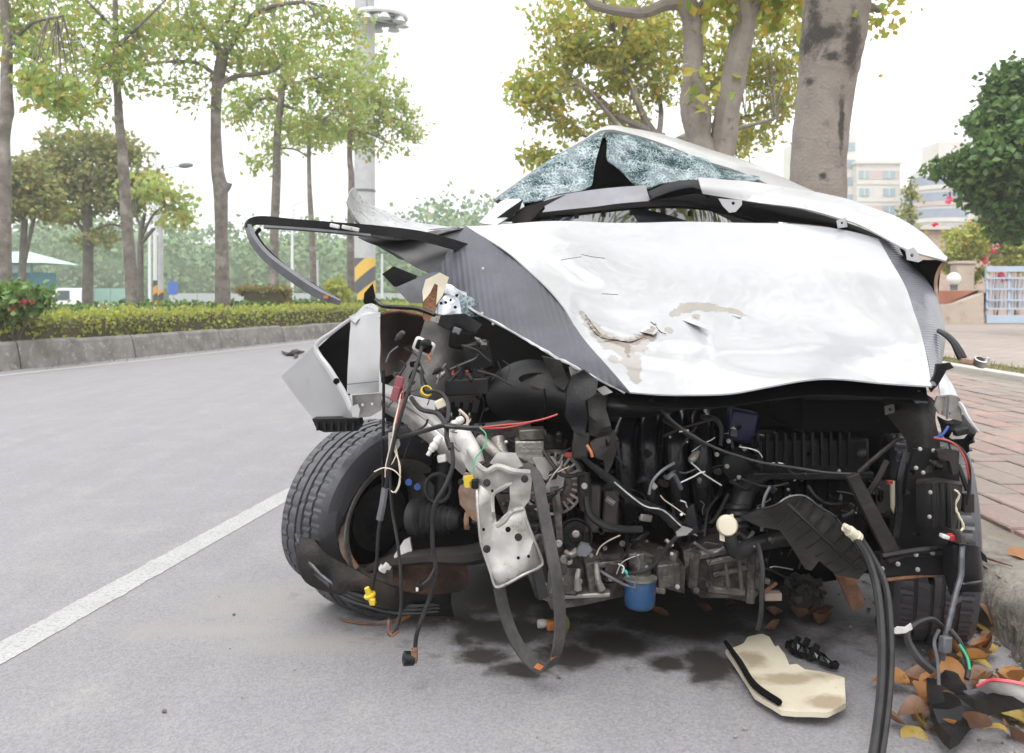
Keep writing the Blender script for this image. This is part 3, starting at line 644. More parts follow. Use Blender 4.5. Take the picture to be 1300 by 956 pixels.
# dark evergreen over the garden on the right
tree('evergreen_tree', 'dense dark green tree hanging over the garden wall on the right', 17, [(1390, 60, 30), (1380, 240, 34), (1378, 420, 40)],
     [([(1385, 250), (1320, 220), (1250, 215)], 14, 5), ([(1387, 160), (1330, 140), (1270, 130)], 12, 5), ([(1385, 260), (1330, 270), (1280, 285)], 10, 4)],
     [(1285, 110, 0, 36, 26, 60), (1262, 150, .3, 26, 18, 34), (1290, 160, -.6, 50, 30, 70), (1248, 206, 0, 50, 13, 50), (1212, 212, 0, 32, 7, 20), (1270, 235, -.5, 45, 28, 66), (1290, 200, -1, 50, 40, 90), (1290, 270, -.6, 40, 18, 40), (1285, 290, 0, 26, 9, 14), (1350, 160, -.5, 70, 100, 120), (1240, 230, 0, 24, 14, 16), (1370, 60, 0, 60, 40, 40), (1265, 262, .3, 26, 14, 18)], 13000, .17, .13, 'leafD', 'bark_f', None, base=.14)
tree('feathery_tree', 'thin pale feathery treetop between the two apartment blocks', 30, [(1156, 228, 2), (1158, 320, 5)], [], [(1156, 245, 0, 5, 14, 8), (1153, 272, 0, 8, 14, 8), (1160, 300, 0, 9, 14, 8)], 420, .18, .12, 'leafO', 'bark_f', None, base=.14)
tree('feathery_tree', 'grey green feathery treetop left of the dark evergreen, above the far block', 36, [(1243, 140, 2), (1244, 300, 6)], [], [(1238, 158, 0, 10, 14, 12), (1250, 146, 0, 9, 10, 8)], 500, .2, .16, 'leafS', 'bark_f', None, base=.14)
# trees across the road
tree('autumn_tree', 'brown and green layered tree on the far verge behind the slim trunk', 34, [(112, 200, 8), (110, 250, 11), (112, 300, 12), (111, 395, 14)],
     [([(111, 300), (100, 285), (90, 268)], 6, 3), ([(111, 260), (135, 235), (160, 225)], 6, 3), ([(112, 250), (80, 230), (60, 225)], 6, 3), ([(113, 295), (140, 285), (160, 290)], 4, 2)],
     [(110, 182, 0, 60, 14, 40), (70, 205, 0, 40, 16, 30), (150, 190, 0, 40, 18, 30), (100, 225, 0, 70, 20, 55), (165, 225, 0, 34, 20, 26), (60, 240, 0, 40, 18, 26), (130, 250, 0, 50, 16, 34), (85, 268, 0, 40, 10, 16), (165, 255, 0, 26, 18, 18), (120, 300, 0, 26, 10, 8)], 9500, .22, .22, 'leafO', 'bark_f', 'trees across the road', base=-.55)
tree('autumn_tree', 'olive tree with twin thin trunks in front of the green roofed hut', 30, [(34, 262, 6), (30, 300, 8), (27, 390, 10)],
     [([(28, 345), (38, 300), (44, 275)], 6, 4)],
     [(30, 225, 0, 34, 22, 34), (25, 258, 0, 36, 18, 28), (60, 262, 0, 30, 14, 18), (5, 240, 0, 24, 26, 16)], 4200, .2, .2, 'leafO', 'bark_f', 'trees across the road', base=-.55)
tree('bare_tree', 'sparse grey tree beside the striped utility poles', 27, [(184, 270, 4), (179, 300, 7), (178, 395, 9)],
     [([(180, 300), (195, 272), (210, 262)], 4, 2), ([(180, 292), (172, 270), (170, 250)], 4, 2), ([(179, 310), (190, 296), (196, 290)], 5, 4)],
     [(215, 255, 0, 28, 14, 12), (190, 235, 0, 26, 18, 12), (225, 280, 0, 20, 12, 7)], 700, .22, .24, 'leafA', 'bark_f', 'trees across the road', base=-.4)

# ------------------------------------------------------------------ hedges, shrubs
def hedge(name, label, d0, d1, off, w, zb, zt, n, lm, sz=.07, cat='hedge', pxr=None):
    if pxr: ys = np.linspace(d0, d1, 14); xs = [(pxr(y) - CX) / F * y for y in ys]
    else: ys = np.linspace(d0, d1, 24); xs = [kl(y) - off for y in ys]
    root = thing(name, (xs[0], ys[0], zb), label, cat)
    V, Fc = [], []
    for x, y in zip(xs, ys):
        h = zt - zb - .1 + .03 * mnoise.noise(Vector((x * 2, y * 2, 0)))
        for o, z in [(w / 2 - .08, 0), (w / 2 - .1, h * .75), (w / 2 - .2, h), (-w / 2 + .2, h), (-w / 2 + .05, 0)]: V.append((x + o, y, zb + z))
    for k in range(len(ys) - 1):
        for j in range(4): Fc.append((k * 5 + j, k * 5 + j + 1, k * 5 + 6 + j, k * 5 + 5 + j))
    Fc.append((0, 1, 2, 3, 4)); e = (len(ys) - 1) * 5; Fc.append((e + 4, e + 3, e + 2, e + 1, e))
    mk('twig_core', (V, Fc), M['core'], root)
    t = nr.uniform(0, 1, n); yy_ = d0 + (d1 - d0) * t ** 1.2; xx = np.interp(yy_, ys, xs)
    side = nr.uniform(0, 1, n); cx_ = np.where(side < .45, w / 2 - .06, nr.uniform(-w / 2, w / 2, n)); cz = np.where(side < .45, nr.uniform(.05, 1, n), 1.0) * (zt - zb) - .06
    lump = np.array([mnoise.noise(Vector((a * 1.7, b * 1.7, 1))) for a, b in zip(xx, yy_)]) * .07
    cs = np.stack([xx + cx_, yy_, zb + cz + lump * (side >= .45)], 1)
    keep = nr.uniform(size=n) < np.where(side < .45, .35 + .65 * cz / (zt - zb), 1)
    v, f = leaves(cs[keep], int(keep.sum() * 1.0), .035, sz, nr, .5, .42)
    mk('foliage', (v, f), M[lm], root, smooth=False, kind='stuff')
    return root
M['core'] = mat('twig_core', (.10, .075, .045), .95, c2=(.05, .06, .02), ns=12, bump=.6, bs=30)
hedge('clipped_hedge', 'long low yellow green hedge along the top of the far kerb', 8, 36, .62, .75, .24, .74, 17000, 'leafH')
hedge('clipped_hedge', 'second leafy row behind the low hedge, around the tree trunks', 10, 36, 1.9, .9, .24, .80, 9000, 'leafS', .10)
hedge('clipped_hedge', 'square clipped brown hedge block beside the dark slender trunk', 20.0, 20.9, 0, 1.25, .24, 1.13, 2600, 'leafR', .09, pxr=lambda y: 334 + (y - 20) * 1)
def shrub(name, label, px, py, d, rx, ry, n, sz, lm, flowers=(), base=.24, cat='shrub', fl='flower'):
    c = at(px, py, d); root = thing(name, (c.x, c.y, base), label, cat)
    cs = clumps([(px, py, 0, rx, ry, 40)], d)
    st = [tube([(c.x + rnd.uniform(-.1, .1), c.y, base - .02), (q[0], q[1], q[2])], [.008, .003], n=4, k=1) for q in cs[::4]]
    mk('stems', join(*st), M['bark_f'], root, kind='stuff')
    mk('foliage', leaves(cs, n, .09, sz, nr, .2, .4), M[lm], root, smooth=False, kind='stuff')
    for (fx, fy, k) in flowers:
        p = np.array([at(fx, fy, d - .25)]); mk('flower', leaves(p, 10, .012 * k, .07 * k, nr, .3, .5), M[fl], root, smooth=False, kind='stuff')
    return root
shrub('flowering_shrub', 'dark green bush with small red flowers at the left edge above the kerb', 16, 380, 11.4, 40, 9, 1500, .10, 'leafS', [(27, 384, 1.0), (14, 392, .7), (40, 384, .6)])
shrub('spiky_shrub', 'upright yellow green leafy plant between the clipped block and the mast', 428, 372, 23, 14, 14, 350, .18, 'leafH')
shrub('bougainvillea', 'pink flowering bougainvillea sprawling over the garden wall by the globe lamp', 1222, 326, 24.6, 36, 44, 3200, .13, 'leafH',
      [(1226, 310, 2), (1250, 328, 2.4), (1212, 344, 1.8), (1226, 328, 1.8), (1187, 284, 1.6), (1262, 318, 1.5), (1266, 312, 1.5)], .14)
shrub('bougainvillea', 'loose bougainvillea sprays with pink flowers under the dark evergreen', 1264, 300, 25.2, 30, 30, 1500, .13, 'leafH',
      [(1236, 287, 2.6), (1248, 281, 2.4), (1206, 254, 2), (1232, 236, 1.6), (1272, 336, 2.2), (1274, 352, 2.6), (1296, 300, 1.4)], .14)
shrub('climbing_shrub', 'leafy climber above the blue gate at the right edge', 1290, 322, 24.8, 24, 22, 1100, .12, 'leafH', (), .14)

# ------------------------------------------------------------------ far side: wood, hut, wall, truck, poles, mast
M['wood'] = mat('wood_leaf', (.1, .17, .06), .8, island=[(.13, .21, .11), (.16, .25, .12), (.20, .29, .13), (.12, .19, .11), (.24, .28, .12)], transl=.2)
def ridge(px): return interp(px, [(-400, 285), (0, 288), (40, 276), (120, 272), (190, 282), (250, 296), (310, 296), (340, 288), (420, 292), (480, 290), (530, 272), (575, 262), (620, 266), (680, 285), (800, 300), (1000, 290), (1200, 300), (1500, 290)])
cs, lump = [], []
for k in range(1500):
    px = rnd.uniform(-380, 1150); d = rnd.uniform(78, 125); top = ridge(px) + rnd.uniform(-4, 8) + max(0, (100 - d)) * .9 * rnd.random()
    py = top + (398 - top) * rnd.random() ** 1.3; cs.append(tuple(at(px, py, d)))
for k in range(260):
    px = -400 + 1600 * k / 260 + rnd.uniform(-6, 6); d = rnd.uniform(100, 128); top = ridge(px) + 12
    c = at(px, (top + 398) / 2, d); r = (398 - top) / 2 / F * d
    v, f = lathe([(0, -1), (.7, -.75), (1, 0), (.75, .7), (0, 1)], (0, 0, 0), (0, 0, 1), 7, False)
    lump.append((v * np.array([2.4, 2, r]) + np.array(c), f))
wv, wf = leaves(np.array(cs), 34000, .95, .62, nr, .4, .5)
mk('wood', join((wv, wf), *lump), M['wood'], smooth=False, kind='stuff')
V = []; xs = np.linspace(-700, 700, 60)
for yq, hh in [(135, 0), (160, 5), (220, 9), (330, 4)]:
    V += [(x, yq, -.6 + hh * (1 + .35 * mnoise.noise(Vector((x * .012, yq * .01, 3))))) for x in xs]
mk('hills', (V, [(j * 60 + i, j * 60 + i + 1, (j + 1) * 60 + i + 1, (j + 1) * 60 + i) for j in range(3) for i in range(59)]), M['wood'], kind='structure')

M['hutroof'] = mat('green_roof', (.34, .52, .44), .6, c2=(.28, .44, .38), ns=3)
M['teal_wall'] = mat('teal_wall', (.02, .16, .22), .6, c2=(.03, .2, .25), ns=2)
M['pgreen'] = mat('pale_green_panel', (.25, .40, .34), .6, c2=(.22, .36, .31), ns=1.5)
D = 52; a, b = at(12, 354, D), at(40, 336, D)
hut = thing('hut', (a.x, D, -.58), 'teal walled hut with a pale green roof at the far left', 'hut')
mk('wall', box(((at(-30, 0, D).x + at(38, 0, D).x) / 2, D + 1.5, .85), (at(38, 0, D).x - at(-30, 0, D).x, 3, 2.86)), M['teal_wall'], hut, smooth=False)
rx0, rx1, zt, zb = at(-50, 0, D).x, at(61, 0, D).x, at(0, 318, D).z, at(0, 334, D).z
mk('roof', ([(rx0, D - .7, zb), (rx1, D - .7, zb), (rx1, D + 3.8, zb), (rx0, D + 3.8, zb), (rx0 + 1, D + 1.5, zt), (rx1 - 2, D + 1.5, zt)], [(0, 1, 5, 4), (1, 2, 5), (2, 3, 4, 5), (3, 0, 4), (3, 2, 1, 0)]), M['hutroof'], hut, smooth=False)
mk('beam', box(((rx0 + rx1) / 2 - .3, D - .35, zb - .35), (rx1 - rx0 - 1, .3, .5)), mat('hut_beam', (.12, .2, .19), .7), hut, smooth=False)
for k in range(3): mk('window', box((at(2 + k * 13, 0, D).x, D - .02, .95), (.42, .06, 1.0)), mat('hut_glass%d' % k, (.02, .1, .14), .1), hut, smooth=False)
D = 58
fence = thing('panel_fence', (at(100, 0, D).x, D, -.58), 'pale green sheet panel fence behind the white truck', 'fence')
for k in range(11):
    x0, x1 = at(50 + k * 10, 0, D).x, at(60 + k * 10, 0, D).x
    mk('panel', box(((x0 + x1) / 2, D + (.04 if k % 2 else 0), (at(0, 366, D).z - .58) / 2), (x1 - x0 - .02, .05, at(0, 366, D).z + .58)), M['pgreen'], fence, smooth=False)
fence = thing('panel_fence', (at(260, 0, 70).x, 70, -.58), 'long low grey wall across the road behind the blue sign', 'wall')
for k in range(9):
    x0, x1 = at(215 + k * 36, 0, 70).x, at(251 + k * 36, 0, 70).x
    mk('panel', box(((x0 + x1) / 2, 70, .2), (x1 - x0 - .05, .2, 1.55)), mat('grey_wall', (.35, .38, .38), .8) if k == 0 else bpy.data.materials['grey_wall'], fence, smooth=False)
# white pickup: only the cab rises above the hedge
tw_ = mat('truck_white', (.75, .76, .77), .3); tg = mat('truck_glass', (.05, .08, .09), .08); D = 50
X0 = at(57, 0, D).x; X1 = at(102, 0, D).x; zg = -.58
tk = thing('pickup_truck', ((X0 + X1) / 2, D, zg), 'small white pickup truck driving past beyond the hedge', 'truck', None)
prof = [(X0, .25), (X0, .95), (X0 + .22, 1.12), (X0 + .62, 1.78), (X0 + .8, 1.86), (X1 - .12, 1.86), (X1, 1.78), (X1, .25)]
def extr(prof, y0, y1, zo=0):
    n = len(prof); V = [(x, y0, z + zo) for x, z in prof] + [(x, y1, z + zo) for x, z in prof]
    return V, [tuple(range(n)), tuple(range(2 * n - 1, n - 1, -1))] + [(i, i + n, (i + 1) % n + n, (i + 1) % n) for i in range(n)]
mk('cab', extr(prof, D, D + 1.5, zg), tw_, tk, bevel=.03)
mk('side_window', extr([(X0 + .42, 1.15), (X0 + .76, 1.72), (X0 + 1.45, 1.72), (X0 + 1.45, 1.15)], D - .012, D + .02, zg), tg, tk, smooth=False)
mk('windscreen', ([(X0 + .22, D + .06, 1.14 + zg), (X0 + .22, D + 1.44, 1.14 + zg), (X0 + .60, D + 1.44, 1.77 + zg), (X0 + .60, D + .06, 1.77 + zg), (X0 + .18, D + .06, 1.15 + zg), (X0 + .18, D + 1.44, 1.15 + zg), (X0 + .56, D + 1.44, 1.79 + zg), (X0 + .56, D + .06, 1.79 + zg)],
    [(4, 5, 6, 7), (0, 3, 2, 1), (0, 1, 5, 4), (2, 3, 7, 6), (0, 4, 7, 3), (1, 2, 6, 5)]), tg, tk, smooth=False)
mk('mirror', box((X0 + .45, D - .12, 1.25 + zg), (.06, .12, .24)), M['blk'], tk, bevel=.015)
mk('cargo_bed', box((X1 + 1.05, D + .75, .72 + zg), (2.0, 1.5, .45)), tw_, tk, bevel=.02)
for x in (X0 + .45, X1 + 1.5):
    for yq in (D + .1, D + 1.4): mk('wheel', lathe([(.0, -.09), (.2, -.09), (.27, -.07), (.28, 0), (.27, .07), (.2, .09), (0, .09)], (x, yq, .28 + zg), (0, 1, 0), 18, False), M['rubber'], tk)
# poles
M['pole'] = mat('pole_concrete', (.42, .42, .43), .7, c2=(.36, .36, .37), ns=2)
M['polew'] = mat('pole_white', (.62, .63, .65), .5)
def stripe_mat(name, c1, c2, per, ang):
    m = mat(name, c1, .6); n, L, b = nodes(m); g = n.new('ShaderNodeNewGeometry'); dt = n.new('ShaderNodeVectorMath'); dt.operation = 'DOT_PRODUCT'
    dt.inputs[1].default_value = (math.sin(ang) * 2 * math.pi / per, 0, math.cos(ang) * 2 * math.pi / per); L.new(g.outputs['Position'], dt.inputs[0])
    s = n.new('ShaderNodeMath'); s.operation = 'SINE'; L.new(dt.outputs['Value'], s.inputs[0]); r = n.new('ShaderNodeMath'); r.operation = 'GREATER_THAN'; r.inputs[1].default_value = 0; L.new(s.outputs[0], r.inputs[0])
    mm = n.new('ShaderNodeMix'); mm.data_type = 'RGBA'; mm.inputs[6].default_value = (*c1, 1); mm.inputs[7].default_value = (*c2, 1); L.new(r.outputs[0], mm.inputs[0]); L.new(mm.outputs[2], b.inputs['Base Color']); return m
def pole(name, label, px, top, d, w, zb, m, cat='pole', wt=None, stripe=None, group=None):
    b = at(px, 400, d); root = thing(name, (b.x, d, zb), label, cat, group); r = w / 2 / F * d
    zt_ = at(px, top, d).z
    mk('shaft', lathe([(r, zb), (r * (wt or .8), zt_)], (b.x, d, 0), (0, 0, 1), 20), m, root)
    if stripe: mk('striped_band', lathe([(r * 1.02, at(px, stripe[1], d).z), (r * 1.02, at(px, stripe[0], d).z)], (b.x, d, 0), (0, 0, 1), 20), stripe[2], root)
    return root, b.x
st1 = stripe_mat('mast_stripes', (.62, .38, .05), (.06, .065, .075), 1.25, math.radians(-40))
st2 = stripe_mat('pole_stripes', (.62, .30, .06), (.06, .05, .05), .62, math.radians(-35))
D = 48
mast, bx = pole('high_mast', 'tall grey mast with yellow and black striped foot and lamp ring', 463, 20, D, 27, -.3, M['pole'], 'mast', .96, (328, 400, st1))
zt = at(0, 40, D).z; zr = at(0, 22, D).z
mk('clamp_band', lathe([(.62, at(0, 244, D).z), (.62, at(0, 241, D).z)], (bx, D, 0), (0, 0, 1), 20), M['grey'], mast)
Rr = 34 / F * D
ring = lathe([(Rr - .1, -.12), (Rr, -.12), (Rr + .05, .0), (Rr, .12), (Rr - .1, .12), (Rr - .1, -.12)], (bx + .9, D, zr), (0, 0, 1), 32, False)
mk('lamp_ring', ring, M['polew'], mast)
mk('ring_deck', lathe([(.5, -.03), (Rr - .08, -.03), (Rr - .08, .03), (.5, .03)], (bx + .9, D, zr + .06), (0, 0, 1), 32, False), M['grey'], mast)
for k in range(8):
    a = k * math.pi / 4 + .3; p = Vector((bx + .9 + math.cos(a) * (Rr - .25), D + math.sin(a) * (Rr - .25), zr - .28))
    mk('floodlight', lathe([(0, .2), (.18, .18), (.34, -.1), (.36, -.16), (0, -.12)], p, (0, 0, 1), 14, False), M['polew'], mast)
    mk('stay', tube([(p.x, p.y, zr), (p.x, p.y, zr + 2.4)], .03, n=5, k=1), M['grey'], mast)
    mk('arm', tube([(p.x, p.y, zr), (bx, D, zr)], .05, n=6, k=1), M['polew'], mast)
mk('mast_head', lathe([(.55, zr - .6), (.58, zr + 2.4), (.2, zr + 2.7)], (bx, D, 0), (0, 0, 1), 20), M['pole'], mast)
pl1, bx = pole('utility_pole', 'thin white pole with orange and black stripes left of its grey twin', 197, 190, 42, 5, -.55, M['polew'], wt=.9, stripe=(356, 388, st2))
mk('cross_arm', box((bx - .35, 42, at(0, 194, 42).z), (1.0, .08, .08)), M['grey'], pl1, smooth=False)
pl2, bx = pole('utility_pole', 'grey concrete pole with orange and black stripes, right of the white pole', 204, 232, 40, 7, -.55, M['pole'], wt=.8, stripe=(368, 388, st2))
lp, bx = pole('street_lamp', 'slim street lamp with one arm left of the striped poles', 190, 215, 55, 4, -.55, M['polew'], 'street lamp', .7)
mk('lamp_arm', tube([at(190, 216, 55), at(210, 213, 55), at(232, 210, 55)], .07, n=6), M['polew'], lp)
mk('lamp_head', lathe([(0, -.5), (.14, -.4), (.2, 0), (.12, .4), (0, .5)], at(236, 210, 55), (1, 0, .05), 10, False), M['grey'], lp)
lp, bx = pole('street_lamp', 'pale slim lamp post with a curved arm between the two slender trunks', 371, 268, 60, 4, -.4, M['polew'], 'street lamp', .7)
mk('lamp_arm', tube([at(371, 268, 60), at(374, 260, 60), at(385, 256, 60)], .06, n=6), M['polew'], lp)
lp, bx = pole('street_lamp', 'pale post with a short top arm right of the striped mast', 485, 322, 52, 3.5, -.3, M['polew'], 'street lamp', .8)
mk('lamp_head', box(at(488, 321, 52), (.5, .16, .1)), M['grey'], lp, bevel=.02)
pole('marker_post', 'short grey post in front of the long low wall', 403, 330, 62, 3.5, -.4, M['pole'], 'post')
sg, bx = pole('traffic_sign', 'blank blue rectangular sign on a post beyond the hedge', 220, 360, 44, 1.8, -.55, M['pole'], 'sign')
mk('sign_plate', box((bx, 43.93, at(0, 366, 44).z), (.46, .03, .66)), mat('sign_blue', (.05, .13, .48), .5), sg, bevel=.01)

# ------------------------------------------------------------------ right: flats, garden wall, lamp, gate
M['flatw'] = mat('flats_cream', (.56, .51, .47), .8, c2=(.5, .46, .42), ns=.4)
M['flatp'] = mat('flats_pink', (.47, .34, .30), .8, c2=(.42, .30, .27), ns=.5)
M['flatg'] = mat('flats_glass', (.22, .33, .36), .12, c2=(.14, .22, .26), ns=.3)
M['flatg2'] = mat('flats_glass_blue', (.18, .22, .30), .15, c2=(.12, .15, .22), ns=.3)
def block(name, label, pxl, pxr, top, D, dep, storeys, cols, m=None, band=True, y0=None, base=.1, gl='flatg', step=22, first=14):
    x0, x1, zt = at(pxl, 0, D).x, at(pxr, 0, D).x, at(0, top, D).z
    r = thing(name, ((x0 + x1) / 2, D, base), label, 'apartment block')
    mk('wall', box(((x0 + x1) / 2, D + dep / 2, (zt + base) / 2), (x1 - x0, dep, zt - base)), m or M['flatw'], r, smooth=False)
    mk('roof_slab', box(((x0 + x1) / 2, D + dep / 2 - .1, zt + .25), (x1 - x0 + .7, dep + .7, .5)), M['flatw'], r, smooth=False)
    for s in range(storeys):
        yc = top + first + s * step; z = at(0, yc, D).z
        if z < 1: break
        mk('floor_band', box(((x0 + x1) / 2, D - .06, at(0, yc + step * .5, D).z), (x1 - x0 + .1, .14, .35)), M['flatw'], r, smooth=False)
        if band and s % 2 == 0: mk('brick_panel', box(((x0 + x1) / 2, D - .02, z), (x1 - x0 - .4, .06, 11 / F * D)), M['flatp'], r, smooth=False)
        for (ca, cb) in cols:
            w = mk('window', box(((at(ca, 0, D).x + at(cb, 0, D).x) / 2, D - .09, z), ((cb - ca) / F * D, .14, 9.5 / F * D)), M['flatg' if gl is None else gl], r, smooth=False)
            mk('mullion', box(((at(ca, 0, D).x + at(cb, 0, D).x) / 2, D - .18, z), (.14, .06, 9.5 / F * D)), M['flatw'], w, smooth=False)
    return r
b1 = block('apartment_block', 'cream apartment block with pink brick bands right of the thick grey trunk', 1088, 1143, 208, 150, 16, 7, [(1091, 1103), (1121, 1136)])
x0, x1 = at(1030, 0, 152).x, at(1087.5, 0, 152).x; zt = at(0, 170, 152).z
mk('tower_wall', box(((x0 + x1) / 2, 160, zt / 2), (x1 - x0, 16, zt)), M['flatw'], b1, smooth=False)
for s in range(8):
    z = at(0, 186 + s * 22, 152).z
    if z > 1: mk('window', box(((at(1071, 0, 152).x + at(1085, 0, 152).x) / 2, 151.9, z), (2.0, .2, 1.4)), M['flatg'], b1, smooth=False)
block('apartment_block', 'low grey roofed block between the two taller apartment blocks', 1144, 1172, 242, 165, 10, 5, [(1147, 1156), (1160, 1169)], mat('flats_grey', (.44, .42, .42), .8), False)
D = 140; cx_, r_ = at(1208, 0, D).x, (1240 - 1173) / 2 / F * D
fb = thing('apartment_block', (cx_, D, .1), 'round fronted block with curved blue window bands behind the evergreen', 'apartment block')
zt = at(0, 216, D).z
mk('wall', lathe([(r_, .1), (r_, zt), (r_ - .6, zt + .4)], (cx_, D + r_, 0), (0, 0, 1), 40), M['flatw'], fb, smooth=False)
mk('lift_tower', box((at(1222, 0, D).x, D + 5, at(0, 177, D).z / 2), (44 / F * D, 6, at(0, 177, D).z)), M['flatw'], fb, smooth=False)
for s in range(6):
    z = at(0, 228 + s * 21, D).z
    mk('window_band', lathe([(r_ + .05, z - .75), (r_ + .05, z + .75)], (cx_, D + r_, 0), (0, 0, 1), 40), M['flatg2'], fb, smooth=False)
    mk('floor_band', lathe([(r_ + .25, z - 1.45), (r_ + .25, z - .8)], (cx_, D + r_, 0), (0, 0, 1), 40), M['flatp'] if s % 2 else M['flatw'], fb, smooth=False)
D = 150
block('apartment_block', 'pale block with rows of windows right of the round fronted block', 1200, 1262, 244, 152, 14, 5, [(1206, 1218), (1226, 1240), (1246, 1256)], None, False)
D = 30; x0, x1 = at(1165, 0, D).x, at(1420, 0, D).x
gh = thing('garden_building', ((x0 + x1) / 2, D, .14), 'low pinkish stone faced building behind the gate', 'building')
mk('wall', box(((x0 + x1) / 2, D + 3, (at(0, 292, D).z + .14) / 2), (x1 - x0, 6, at(0, 292, D).z - .14)), mat('pink_stone', (.40, .29, .24), .9, c2=(.46, .36, .30), ns=2.5, nlo=.4, nhi=.6, bump=.4, bs=8), gh, smooth=False)
mk('coping', box(((x0 + x1) / 2, D + 2.95, at(0, 290, D).z + .02), (x1 - x0 + .2, 6.3, .14)), M['flatw'], gh, smooth=False)
D = 23.2; M['gwall'] = mat('garden_wall', (.44, .37, .30), .85, c2=(.36, .30, .25), ns=2, c3=(.30, .2, .14), n3=4, lo3=.6, hi3=.7)
gw = thing('garden_wall', (at(1210, 0, D).x, D, .15), 'rendered garden wall with a terracotta ramp, left of the blue gate', 'wall')
xa, xb, xc = at(1120, 0, D).x, at(1210, 0, D).x, at(1249, 0, D).x
mk('low_wall', extr([(xa, .15), (xc, .15), (xc, at(0, 368, D).z), (xb + .9, at(0, 371, D).z), (xb, at(0, 386, D).z), (xa, at(0, 390, D).z)], D, D + .3), M['gwall'], gw, smooth=False)
mk('terracotta_face', extr([(xa, at(0, 391, D).z), (xb, at(0, 387, D).z), (xb + .95, at(0, 369, D).z), (xa, at(0, 369, D).z)], D + .32, D + .5), mat('terracotta', (.38, .15, .09), .85, c2=(.32, .13, .08), ns=3), gw, smooth=False)
mk('pillar', box((at(1235, 0, D).x, D + .55, (at(0, 335, D).z + .15) / 2), (22 / F * D, .4, at(0, 335, D).z - .15)), M['gwall'], gw, smooth=False, bevel=.02)
mk('pillar_cap', box((at(1235, 0, D).x, D + .55, at(0, 334, D).z + .03), (26 / F * D, .5, .08)), M['gwall'], gw, smooth=False, bevel=.015)
c = at(1211, 354, D - .05); gl = thing('globe_lamp', (c.x, c.y, at(0, 369, D).z), 'white globe lamp on the garden wall', 'lamp'); r = 8.2 / F * D
mk('globe', lathe([(r * math.sin(a), -r * math.cos(a)) for a in np.linspace(.01, math.pi - .01, 14)], c, (0, 0, 1), 22, False), mat('globe_white', (.82, .82, .80), .35, transl=.2), gl)
mk('lamp_neck', lathe([(r * .55, -r * 1.75), (r * .5, -r * 1.3), (r * .62, -r * 1.1), (r * .5, -r * .8)], c, (0, 0, 1), 14), M['grey'], gl)
D = 23.4; M['gate'] = mat('gate_blue', (.36, .45, .56), .55, c2=(.42, .48, .56), ns=3, c3=(.32, .2, .12), n3=7, lo3=.66, hi3=.72)
g0, g1 = 1251, 1420
gt = thing('metal_gate', (at(g0, 0, D).x, D, .15), 'pale blue metal gate with small square openings at the right edge', 'gate')
def gb(name, a, b, c_, d_, dy=0, th=.06): 
    p, q = at(a, d_, D), at(c_, b, D); mk(name, box(((p.x + q.x) / 2, D + dy, (p.z + q.z) / 2), (q.x - p.x, th, q.z - p.z)), M['gate'], gt, smooth=False)
for i, px in enumerate(range(g0, g1, 28)):
    gb('gate_post', px, 340, px + 3.2, 410)
for (ya, yb) in [(338, 345), (352, 354), (366, 368), (380, 382), (391, 393)]: gb('rail', g0, ya, g1, yb, -.05, .05)
gb('lower_panel', g0, 400, g1, 410, -.04, .05)
for i, px in enumerate(np.arange(g0 + 5, 1330, 4.7)): gb('bar', px, 354, px + 1.5, 392, .03, .03)
# ------------------------------------------------------------------ the wrecked car
O_ = Vector((.37, 2.55, 0)); Bk = Vector((.158, .9874, 0)); Rt = Vector((.9874, -.158, 0))
def K(u, v, w): return O_ + Rt * u + Bk * v + Vector((0, 0, w))
CAR = thing('wrecked_car', tuple(O_), 'white wrecked car with crumpled bonnet and torn open front standing at the kerb', 'car')
def part(name, vf, m, parent=CAR, **k): return mk(name, vf, M[m] if isinstance(m, str) else m, parent, **k)
KR = np.array([tuple(Rt), tuple(Bk), (0, 0, 1)]).T
def kbox(u, v, w, a, b, c): return box(K(u, v, w), (a, b, c), KR)
def ksheet(rows, th=.003, ku=5, kv=5, **k): return shell(grid([[K(*q) for q in r] for r in rows], ku, kv), th, **k)

# --- body behind the engine bay
for s in (-1, 1):
    side = 'body_side'
    part(side, ksheet([[(s * .78, v, .15) for v in (.95, 1.6, 2.2, 2.6, 3.0, 3.4)], [(s * .845, v, .28) for v in (.95, 1.6, 2.2, 2.6, 3.0, 3.42)], [(s * .86, v, .6) for v in (.95, 1.6, 2.2, 2.6, 3.0, 3.46)],
                       [(s * .84, v, .82) for v in (.95, 1.6, 2.2, 2.6, 3.0, 3.42)], [(s * .79, v, z) for v, z in ((.95, .93), (1.6, .95), (2.2, .97), (2.6, .98), (3.0, .98), (3.36, .96))]], .004, 4, 4), 'white')
    part('side_window', ksheet([[(s * .785, v, .955) for v in (1.15, 1.9, 2.7)], [(s * .70, v, z) for v, z in ((1.35, 1.15), (1.9, 1.2), (2.65, 1.2))], [(s * .60, v, z) for v, z in ((1.55, 1.38), (1.9, 1.42), (2.5, 1.42))]], .005, 3, 3), 'winglass')
    part('window_pillar', tube([K(s * .79, 2.72, .95), K(s * .70, 2.66, 1.2), K(s * .58, 2.5, 1.43)], [.06, .045, .04], n=8), 'white')
part('tailgate', ksheet([[(u, 3.42 - abs(u) * .1, .2) for u in (-.8, -.4, 0, .4, .8)], [(u, 3.48 - abs(u) * .1, .6) for u in (-.82, -.4, 0, .4, .82)], [(u, 3.38 - abs(u) * .1, .97) for u in (-.78, -.4, 0, .4, .78)], [(u, 2.95 - abs(u) * .1, 1.2) for u in (-.7, -.35, 0, .35, .7)], [(u, 2.55, 1.43) for u in (-.58, -.3, 0, .3, .58)]], .006, 4, 4), 'white')
part('underbody', kbox(0, 1.65, .21, 1.5, 3.2, .06), 'blk_m')
